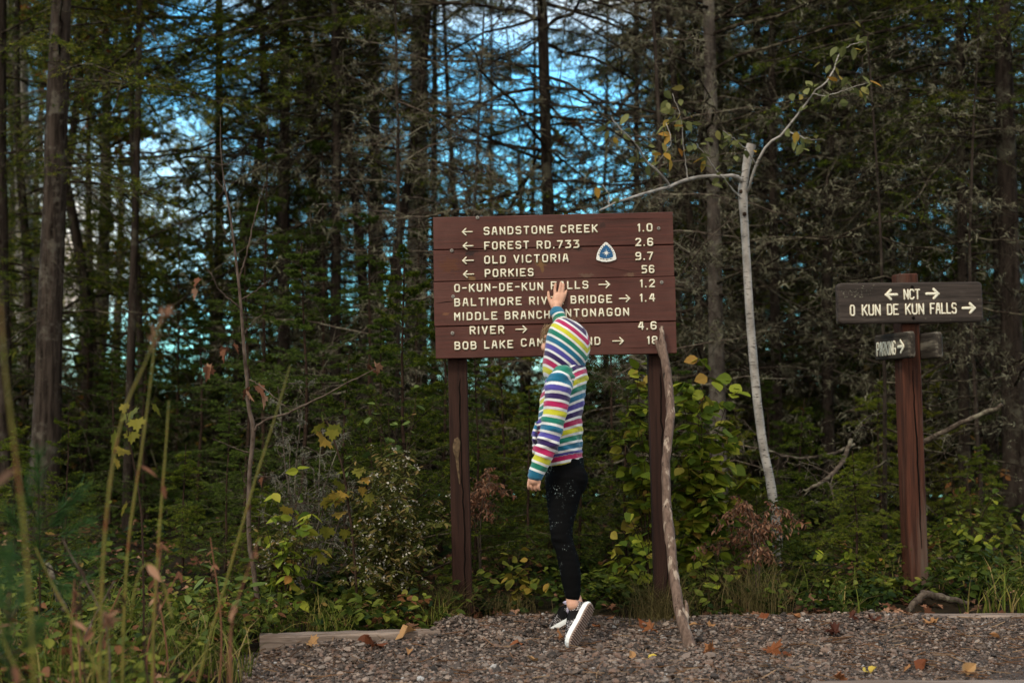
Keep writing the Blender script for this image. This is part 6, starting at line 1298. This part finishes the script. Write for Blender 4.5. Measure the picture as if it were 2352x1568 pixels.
    # grass, ground cover, litter
    def blades(mb, x, y, H, seed, wd=.004, bend=.5, tint=None, lean=None):
        r = rs(seed); n = len(x); az = r.rand(n) * 6.28; d = np.stack([np.cos(az), np.sin(az), 0 * az], -1)
        if lean is not None: d = norm(d + np.array(lean))
        b_ = bend * (.4 + r.rand(n)); t = np.array([0, .35, .7, 1.0]); z0 = np.maximum(gz(x, y), -.02); base = np.stack([x, y, z0], -1); Pm = base[:, None] + d[:, None] * (H * b_)[:, None, None] * (t ** 2)[None, :, None] + np.array([0, 0, 1.0]) * (H[:, None, None] * (t - .35 * b_[:, None] * t ** 2.5)[:, :, None]); sd = np.stack([-d[:, 1], d[:, 0], .25 * r.randn(n)], -1); wv = np.array([1, .9, .6, .08]) * wd / 2
        V = np.stack([Pm - sd[:, None] * wv[None, :, None], Pm + sd[:, None] * wv[None, :, None]], 2).reshape(-1, 3); q = np.array([[0, 1, 3, 2], [2, 3, 5, 4], [4, 5, 7, 6]]); F = (q[None] + (np.arange(n) * 8)[:, None, None]).reshape(-1, 4); tt = r.rand(n) if tint is None else tint; mb.add(V, F, np.repeat(tt, 3), False)
    r = rs(61); mb = MB()
    n = 2600; y = 6.38 + 1.6 * r.rand(n) ** 1.3; x = .8 + 2.3 * r.rand(n); k = (y > yedge(x) + .06) & (np.sin(x * 6.3 + 1) * np.sin(y * 9 + x * 3) + .5 * np.sin(x * 17) > .35 - .5 * sm(1.7, 2.5, x)) & (r.rand(n) < .8); k &= ~((np.abs(x - 1.98) < .34) & (y < 6.80)); blades(mb, x[k], y[k], .08 + .18 * r.rand(k.sum()), 62, .005, .9)
    n = 2600; y = 4.2 + 1.7 * r.rand(n); x = -2.4 + 1.45 * r.rand(n); k = np.sin(x * 5.3 + 1) * np.sin(y * 7 + x * 3) > -.15; x, y = x[k], y[k]; n = len(x); blades(mb, x, y, .08 + .24 * r.rand(n), 63, .005, .8)
    n = 700; c_ = rs(64).rand(14, 2) * np.array([1.6, .5]) + np.array([-1.7, 5.85]); i = r.randint(14, size=n); x = c_[i, 0] + .04 * r.randn(n); y = c_[i, 1] + .04 * r.randn(n); blades(mb, x, y, .10 + .14 * r.rand(n), 65, .003, .9)
    tag(mb.build("grass", m_grass), kind="stuff")
    def tuft(label, px, py, Y, n, H, seed, mat, spread=.05, bend=.9, wd=.002):
        b = at(px, py, Y); b[2] = 0; r = rs(seed); mb = MB(); blades(mb, b[0] + spread * r.randn(n), b[1] + spread * r.randn(n), H * (.5 + .7 * r.rand(n)), seed, wd, bend); o = mb.build("grass_tuft", mat); return tag(o, label, "grass tuft")
    m_wisp = mat_leaf("wispy_dry_grass", [(0, (0.06, 0.06, 0.02, 1)), (1, (0.17, 0.13, 0.06, 1))], .2, .8, .1)
    tuft("wispy dry grass tuft against the foot of the left sign post", 1018, 1425, 6.28, 420, .22, 66, m_wisp); tuft("dry grass tuft between the left sign post and the child", 1165, 1425, 6.45, 240, .12, 67, m_wisp, .07)
    tuft("wispy grass tuft at the foot of the right sign post", 1508, 1405, 6.26, 520, .26, 68, m_wisp, .07); tuft("thin brown grass below the withered fern", 1730, 1390, 6.5, 420, .30, 69, m_wisp, .09, .7); tuft("bright green grass tuft right of the buried timber's middle", 1945, 1400, 6.42, 26, .17, 70, m_grass, .04, .8, .006); tuft("green grass clump at the far right behind the timber", 2290, 1390, 6.6, 55, .26, 73, m_grass, .10, .8, .007)
    # leafy ground cover
    r = rs(45); mb, mst = MB(), MB()
    def cover(n, x, y, hmax, size, seed, tv=WIDE, lift=0.0):
        r = rs(seed); m = max(8, n // 55); ci = r.randint(n, size=m); cx_, cy_ = x[ci], y[ci]; w_ = r.randint(m, size=n); q = r.rand(n) < .78; x = np.where(q, cx_[w_] + .07 * r.randn(n), x); y = np.where(q, cy_[w_] + .07 * r.randn(n), y); y = np.maximum(y, np.where(x > -1.02, yedge(x) + .05, 0))
        q = (np.abs(x - 1.98) < .34) & (y < 6.80); y = np.where(q, y + .42, y)     # keep the fallen stick clear
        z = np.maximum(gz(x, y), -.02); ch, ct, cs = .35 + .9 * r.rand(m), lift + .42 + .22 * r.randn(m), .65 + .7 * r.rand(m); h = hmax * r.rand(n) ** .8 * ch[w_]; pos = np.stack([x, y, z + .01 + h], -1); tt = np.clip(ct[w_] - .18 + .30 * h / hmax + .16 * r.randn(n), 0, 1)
        for lo, hi, t_ in ((0, .9, WIDE), (.9, 1.1, LEAF_V * np.array([.9, 1.2, 1])), (1.1, 2, LEAF_V)):
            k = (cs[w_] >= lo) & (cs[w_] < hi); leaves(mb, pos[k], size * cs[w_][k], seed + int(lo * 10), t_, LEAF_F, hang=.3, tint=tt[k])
    n = 7600; y = 5.75 + 1.5 * r.rand(n) ** 1.3; x = -4.2 + 4.05 * r.rand(n); k = y > yedge(x) + .07; cover(k.sum(), x[k], y[k], .16, .040, 46, lift=.1)
    n = 10000; y = 6.35 + 3.0 * r.rand(n) ** 1.4; x = .0 + 5.2 * r.rand(n); k = y > yedge(x) + .08; cover(k.sum(), x[k], y[k], .17, .042, 47)
    n = 7600; y = 4.1 + 1.75 * r.rand(n); x = -4.1 + 3.08 * r.rand(n); k = x < -1.05 + .12 * np.sin(y * 7); cover(k.sum(), x[k], y[k], .22, .040, 48, LEAF_V, .28)
    n = 900; y = 6.45 + .5 * r.rand(n); x = -.4 + 1.1 * r.rand(n); cover(n, x, y, .12, .036, 49)
    n = 14000; y = 6.9 + 5.6 * r.rand(n); x = (r.rand(n) * 2 - 1) * (.42 * y + 2.2); cover(n, x, y, .30, .055, 50)
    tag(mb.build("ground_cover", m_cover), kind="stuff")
    mb = MB(); r = rs(57); n = 3600; y = 4.0 + 7 * r.rand(n) ** 1.2; x = (r.rand(n) * 2 - 1) * .42 * y; k = (x < -1.05) | (y > yedge(x) + .06); pos = np.stack([x, y, np.maximum(gz(x, y), -.02) + .012 + .02 * r.rand(n)], -1)[k]; leaves(mb, pos, .055, 58, MAPLE_V * np.array([.8, 1, 2.5]), MAPLE_F, hang=.1); tag(mb.build("leaf_litter", m_brown), kind="stuff")

    # white pine seedlings at the left, long soft needles in tufts
    m_pine = mat_leaf("white_pine_needles", [(0, (0.016, 0.045, 0.012, 1)), (1, (0.06, 0.125, 0.035, 1))], .25, .5, .3)
    def pine(label, px, py, Y, shoots, seed, nl=.075):
        b = at(px, py, Y); b[2] = float(gz(b[0], b[1])); root = tag(empty("pine_seedling", b), label, "seedling"); r = rs(seed); mb, mn = MB(), MB()
        for (ax, ay, tx, ty) in shoots:
            p0, p1 = at(ax, ay, Y) - b, at(tx, ty, Y + .12 * r.randn()) - b; t = np.linspace(0, 1, 6)[:, None]; P = p0 + (p1 - p0) * t + np.sin(t * math.pi) * np.array([0, 0, -.015]); mb.add(*tubes(P[None], np.linspace(.0035, .0015, 6)[None], 5)); needles(mn, P[2:-1], P[3:], 75, nl, .0013, seed + int(ax + tx), .55, (.2, .9), .4)
        mb.build("stem", m_dkstem, root); mn.build("needles", m_pine, root)
    pine("white pine seedling with long soft needles at the left edge", 92, 1420, 4.7, [(92, 1400, 90, 1180), (90, 1180, 88, 1045), (90, 1190, 185, 1130), (90, 1230, 200, 1200), (92, 1240, 20, 1180), (92, 1260, 210, 1270), (90, 1270, 10, 1270), (92, 1290, 200, 1330), (92, 1200, 50, 1110), (95, 1300, 150, 1350), (92, 1215, 140, 1180)], 31)
    pine("out of focus pine seedling in the lower left corner", 20, 1700, 2.9, [(20, 1650, 20, 1400), (20, 1420, 60, 1330), (20, 1420, -10, 1330), (20, 1500, 90, 1440), (20, 1520, -30, 1440), (20, 1400, 25, 1270)], 32, .05)

    # tall reeds in the foreground
    RE = [("olive reed leaning in at the left edge, far out of focus", [(0, 690, 2.3), (12, 850, 2.3), (35, 1040, 2.3), (58, 1240, 2.3), (75, 1500, 2.3), (80, 1700, 2.3)], 6.5, 0), ("tall arching reed with a dry seed head at its tip", [(374, 728, 3.1), (335, 830, 3.1), (290, 931, 3.1), (262, 1050, 3.1), (243, 1200, 3.1), (232, 1400, 3.1), (228, 1640, 3.1)], 5.5, 1),
          ("straight yellow-green reed in front of the small maple", [(357, 780, 3.5), (343, 900, 3.5), (325, 1036, 3.5), (296, 1239, 3.5), (284, 1441, 3.5), (280, 1640, 3.5)], 5, 0), ("orange-stained reed right of the straight yellow-green one", [(388, 920, 3.6), (380, 1040, 3.6), (371, 1152, 3.6), (354, 1412, 3.6), (348, 1640, 3.6)], 4.8, 0),
          ("reed crossing in front of the bare sapling's stem", [(667, 838, 3.7), (625, 980, 3.7), (580, 1123, 3.7), (522, 1326, 3.7), (464, 1529, 3.7), (440, 1640, 3.7)], 4.6, 0), ("yellow reed slanting down to the right at lower left", [(80, 1255, 3.4), (130, 1360, 3.4), (180, 1450, 3.4), (232, 1560, 3.4), (262, 1640, 3.4)], 4.6, 0), ("short blurred reed in the lower left corner", [(-4, 1430, 2.7), (20, 1500, 2.7), (60, 1580, 2.7), (85, 1660, 2.7)], 5, 0),
          ("thin reed left of the tall arching reed", [(222, 1330, 3.6), (218, 1420, 3.6), (214, 1520, 3.6), (212, 1640, 3.6)], 3, 0), ("broken reed bent over at its middle", [(300, 1420, 3.5), (318, 1320, 3.5), (345, 1295, 3.5), (375, 1340, 3.5), (395, 1420, 3.5)], 4, 0), ("reed with a pale dry tip near the bottom left", [(252, 1420, 3.2), (246, 1500, 3.2), (240, 1640, 3.2)], 5, 1)]
    for k, (lab, rows, w_, seedhead) in enumerate(RE):
        rows = [(a, c_, Y, w_) for a, c_, Y in rows]; b = at(*rows[-1][:3]); P, rad = stem_line(rows, 40, b); rad *= .70 * np.linspace(.5, 1, 40); r = rs(700 + k); rad *= 1 + .25 * (np.arange(40) % 9 == 4)
        root = tag(empty("reed", b), lab, "reed"); mb = MB(); mb.add(*tubes(P[None], rad[None], 8)); mb.build("stalk", m_reed, root)
        mb = MB()
        if seedhead:
            i = r.randint(0, 6, 34); leaves(mb, P[i] + .003 * r.randn(34, 3), .026, 720 + k, NARROW * np.array([.7, 1, 1]), LEAF_F, out=np.tile([.2, 0, .8], (34, 1)), hang=.15, tint=.6 + .4 * r.rand(34)); mb.build("seed_head", m_brown, root)
        else:
            i = np.array([17]); leaves(mb, P[i], .075, 740 + k, NARROW * .7, LEAF_F, hang=.9); mb.build("dry_leaf", m_brown, root)
    lab = ["dark withered stalk in the weeds at lower left", "reddish dry stalk in the weeds at lower left"]
    for k in range(15):
        r = rs(800 + k); px = 170 + 370 * r.rand(); top = 1180 + 240 * r.rand(); Y = 3.1 + 1.6 * r.rand(); q = [(px + 40 * r.randn(), top, Y, 1.4), (px + 14 * r.randn(), (top + 1640) / 2, Y, 2.1), (px, 1640, Y, 2.4)]; b = at(px, 1640, Y); P, rad = stem_line(q, 14, b); mb = MB(); mb.add(*tubes(P[None], rad[None], 6)); i = r.randint(0, 6, 3); leaves(mb, P[i], .035, 830 + k, NARROW, LEAF_F, hang=1.2)
        tag(mb.build("dry_stalk", [m_dkstem, m_stem, m_brown][k % 3] if k % 2 == 0 else m_brown, loc=b), lab[k % 2], "stalk", "%s dry stalks at lower left" % ("dark", "reddish")[k % 2])

    # fallen branches and twiggy deadwood
    def fallen(label, rows, mat, twigs=0, seed=0, name="fallen_branch"):
        b = at(*rows[0][:3]); P, rad = stem_line(rows, 24, b); r = rs(seed); mb = MB(); tube_solid(mb, P + .003 * r.randn(*P.shape), rad, 9)
        if twigs: S1 = subs(r, P[None], twigs, .35, K=5, wig=.12, flat=1.0, taper=.4); mb.add(*tubes(S1, np.linspace(.003, .001, 5)[None] * np.ones((len(S1), 1)), 4)); S2 = subs(r, S1, 4, .5, K=4, wig=.12, flat=1.0); mb.add(*tubes(S2, np.full((len(S2), 4), .0012), 3))
        tag(mb.build(name, mat, loc=b), label, "branch")
    fallen("bent grey stick lying at the foot of the small signpost", [(2083, 1402, 6.50, 7), (2104, 1380, 6.52, 8), (2122, 1364, 6.55, 9), (2150, 1368, 6.57, 8.5), (2198, 1378, 6.6, 7), (2225, 1385, 6.62, 5)], m_twig_gy)
    fallen("long grey fallen branch slanting up beyond the small signpost", [(2060, 1050, 8.2, 4), (2115, 1018, 8.2, 6), (2200, 975, 8.1, 5.5), (2300, 930, 8.0, 5)], m_twig_gy, 5, 5); fallen("thin fallen stick lying level right of the small signpost", [(2140, 1285, 7.6, 3), (2200, 1278, 7.6, 4), (2290, 1258, 7.6, 3.5)], m_stem)
    fallen("pale dead bough hanging low right of the broken birch", [(1955, 1010, 8.2, 5), (1940, 1050, 8.1, 5), (1915, 1085, 8.0, 5), (1875, 1115, 7.9, 4), (1845, 1125, 7.9, 2)], m_twig_gy, 9, 6, "dead_bough"); fallen("thin dead bough crossing behind the broken birch's lower trunk", [(1960, 1020, 8.3, 3.5), (1900, 1045, 8.2, 3.2), (1820, 1050, 8.1, 3), (1760, 1035, 8.0, 2.4), (1700, 1020, 8.0, 1.6)], m_twig_gy, 12, 7, "dead_bough")
    fallen("bleached log end lying in the weeds left of the small signpost", [(2050, 1350, 7.8, 10), (2075, 1325, 7.8, 11), (2090, 1300, 7.8, 10)], m_bark_gy, 0, 8, "log_end"); fallen("pale broken stick standing in the weeds below the pine seedling", [(108, 1290, 5.2, 6), (125, 1340, 5.2, 7), (150, 1400, 5.2, 8)], m_twig_gy, 0, 9)
    # lichened dead bush in front of the firs
    b = at(700, 1330, 6.7); b[2] = float(gz(b[0], b[1])); root = tag(empty("dead_bush", b), "small dead bush crusted with pale lichen, behind the yellow maple sapling", "bush"); r = rs(41); P = np.array([np.linspace(0, 1, 8)[:, None] * (at(a, c_, 6.65) - b) + np.cumsum(r.randn(8, 3), 0) * .012 for a, c_ in ((690, 880), (740, 960), (790, 1020), (650, 1000), (820, 1090), (700, 1050), (760, 1130), (640, 900))]); S1 = subs(r, P, 14, .33, K=5, wig=.14, flat=1); S2 = subs(r, S1, 5, .5, K=4, wig=.14, flat=1); mb = MB(); mb.add(*tubes(P, np.linspace(.005, .002, 8)[None] * np.ones((len(P), 1)), 5)); mb.add(*tubes(S1, np.full((len(S1), 5), .0018), 3)); mb.add(*tubes(S2, np.full((len(S2), 4), .001), 3)); mb.build("branches", m_twig_gy, root); mb = MB(); lichen(mb, S1, 4, .018, 42); lichen(mb, S2[::2], 2, .014, 43); mb.build("lichen", mat_leaf("pale_crust_lichen", [(0, (0.07, 0.07, 0.055, 1)), (1, (0.22, 0.22, 0.18, 1))], .1, .95, .1), root)["kind"] = "stuff"

    # single fallen leaves on the gravel
    zg = lambda x, y: ((1600 + x / 2.613) * .9408, (1200 + y / 2.613) * .9408); zk = lambda x, y: ((1250 + x / 3.016) * .9408, (1100 + y / 3.016) * .9408)
    FL = [(zg(750, 1025), 1.5, .55, "big rust-red curled leaf on the open gravel right of the walking stick's foot", 'm'), (zg(1135, 905), 1.3, .02, "dark wine-brown crumpled leaf on the gravel below the buried timber", 'm'), (zg(915, 893), .9, .5, "small rust leaf on the gravel behind the big rust-red leaf", 'o'), (zg(690, 795), 1.2, .45, "brown leaf lying flat at the buried timber's left end", 'o'), (zg(895, 797), 1.1, .75, "tan leaf lying on the buried timber's left part", 'o'),
          (zg(1765, 830), 1.1, .85, "orange-tan leaf on the gravel just below the small signpost", 'm'), (zg(1700, 1105), 1.6, .35, "long rust-brown leaf at the lower right of the gravel", 'o'), (zg(1990, 1140), 1.5, 1.0, "pale tan leaf near the lower right corner", 'o'), (zg(1180, 1205), 1.2, .6, "orange leaf at the very bottom edge of the gravel", 'm'), (zg(355, 1005), 1.1, .6, "brown leaf right beside the walking stick's foot", 'o'), (zg(1390, 1138), .9, 2, "bright yellow leaf in the lower gravel, right one of a pair", 'o'), (zg(1338, 1145), .8, 2, "bright yellow leaf in the lower gravel, left one of a pair", 'o'), (zg(1608, 1125), .8, .8, "small pinkish-tan leaf left of the long rust-brown leaf", 'o'),
          (zg(840, 1040), .8, .3, "dark small leaf touching the big rust-red leaf's right side", 'o'), (zg(1260, 810), .9, .05, "dark red-brown leaf on the middle of the buried timber", 'm'), (zg(1385, 815), 1.1, .08, "folded dark brown leaf on the buried timber's right part", 'm'), (zg(2165, 922), .9, .8, "small tan leaf on the gravel at the far right", 'o'), (zg(350, 850), .9, .85, "orange scrap of leaf behind the walking stick's foot", 'o'), (zg(240, 845), .8, .9, "orange leaf tucked against the walking stick's lower end", 'o'),
          (zb(650, 1470), 1.1, .95, "pale tan leaf against the front of the left timber", 'm'), (zb(1545, 1380), 1.9, .95, "large tan leaf at the right end of the left timber", 'o'), (zb(1215, 1490), 1.5, .25, "crumpled dark brown leaf on the gravel in front of the left timber", 'm'), (zb(1250, 1385), .9, .9, "ochre curled leaf on the gravel against the left timber's middle", 'o'), (zb(960, 1490), 1.0, .6, "rust leaf left of the crumpled dark brown one", 'm'), (zb(1790, 1350), .9, 1.0, "yellow-tan leaf near the foot of the left sign post", 'o'), (zb(1140, 1410), 1.1, .2, "dark leaf leaning on the left timber beside the ochre one", 'o'), (zb(1560, 1540), .9, .85, "tan leaf at the front of the gravel below the left timber", 'o'), (zb(1740, 1420), .8, .5, "brown leaf in front of the left sign post", 'o'),
          (zk(370, 1385), 1.1, .75, "reddish-tan leaf on the gravel left of the child's lifted shoe", 'm'), (zk(620, 1295), 1.2, .6, "brown leaf on the gravel right of the child's shoe", 'o'), (zk(1010, 1330), 1.2, .62, "rust leaf between the child and the walking stick", 'm'), (zk(960, 1280), 1.3, .5, "flat brown leaf behind the rust leaf near the walking stick", 'o'), (zk(880, 1505), 1.0, .9, "orange-tan leaf in front of the walking stick, at lower centre", 'o'), (zk(150, 1535), 1.1, .95, "orange-tan leaf at the bottom edge below the child", 'o'), (zk(1030, 1510), .7, 2, "small bright yellow leaf left of the walking stick's foot", 'o'), (zk(1460, 1472), 1.1, .7, "brown leaf on the gravel right of the stick's cut end", 'm'), (zk(30, 1440), 1.0, .55, "long brown leaf on the gravel in front of the left sign post", 'o'), (zk(720, 1235), .9, .7, "tan leaf among the stones behind the child's shoe", 'o')]
    m_fl = mat_leaf("fallen_leaf", [(0, (0.055, 0.020, 0.014, 1)), (.5, (0.17, 0.055, 0.022, 1)), (.75, (0.25, 0.115, 0.05, 1)), (1, (0.36, 0.22, 0.10, 1))], .15, .6, .3); m_fy = mat_leaf("yellow_fallen_leaf", [(0, (0.5, 0.36, 0.05, 1)), (1, (0.52, 0.40, 0.08, 1))], .15, .6, .3)
    def gnd(px, py):
        Y = 6.0
        for _ in range(8):
            p = at(px, py, Y); z = float(gravz(p[0], Y)) + .012; Y = Y * (CAM[2] - z) / (CAM[2] - p[2])
        return at(px, py, Y)
    for k, ((px, py), s_, t, lab, kind) in enumerate(FL):
        p = gnd(px, py); r = rs(900 + k); a = r.rand() * 6.28; tv = (LEAF_V if kind == 'o' else MAPLE_V * np.array([1, 1, 1])).copy(); c0 = tv.mean(0); tv = tv - c0; tv[:, 2] += .9 * (tv[:, 0] ** 2) + .35 * (tv[:, 1] ** 2) * (1 if k % 2 else -1) + .10 * r.randn(len(tv)); tv[:, 2] -= tv[:, 2].min() + .05
        n0 = norm(np.array([.35 * r.randn(), -.25 + .3 * r.randn(), 1.0])); X = norm(np.cross([math.sin(a), math.cos(a), 0], n0)); Yd = np.cross(n0, X); v, f = place(tv, LEAF_F if kind == 'o' else MAPLE_F, np.zeros((1, 3)), X[None], Yd[None], n0[None], .052 * s_); mb = MB(); mb.add(v, f, min(t, 1.0), False); tag(mb.build("fallen_leaf", m_fy if t == 2 else m_fl, loc=p), lab, "leaf", "fallen leaves on the gravel")
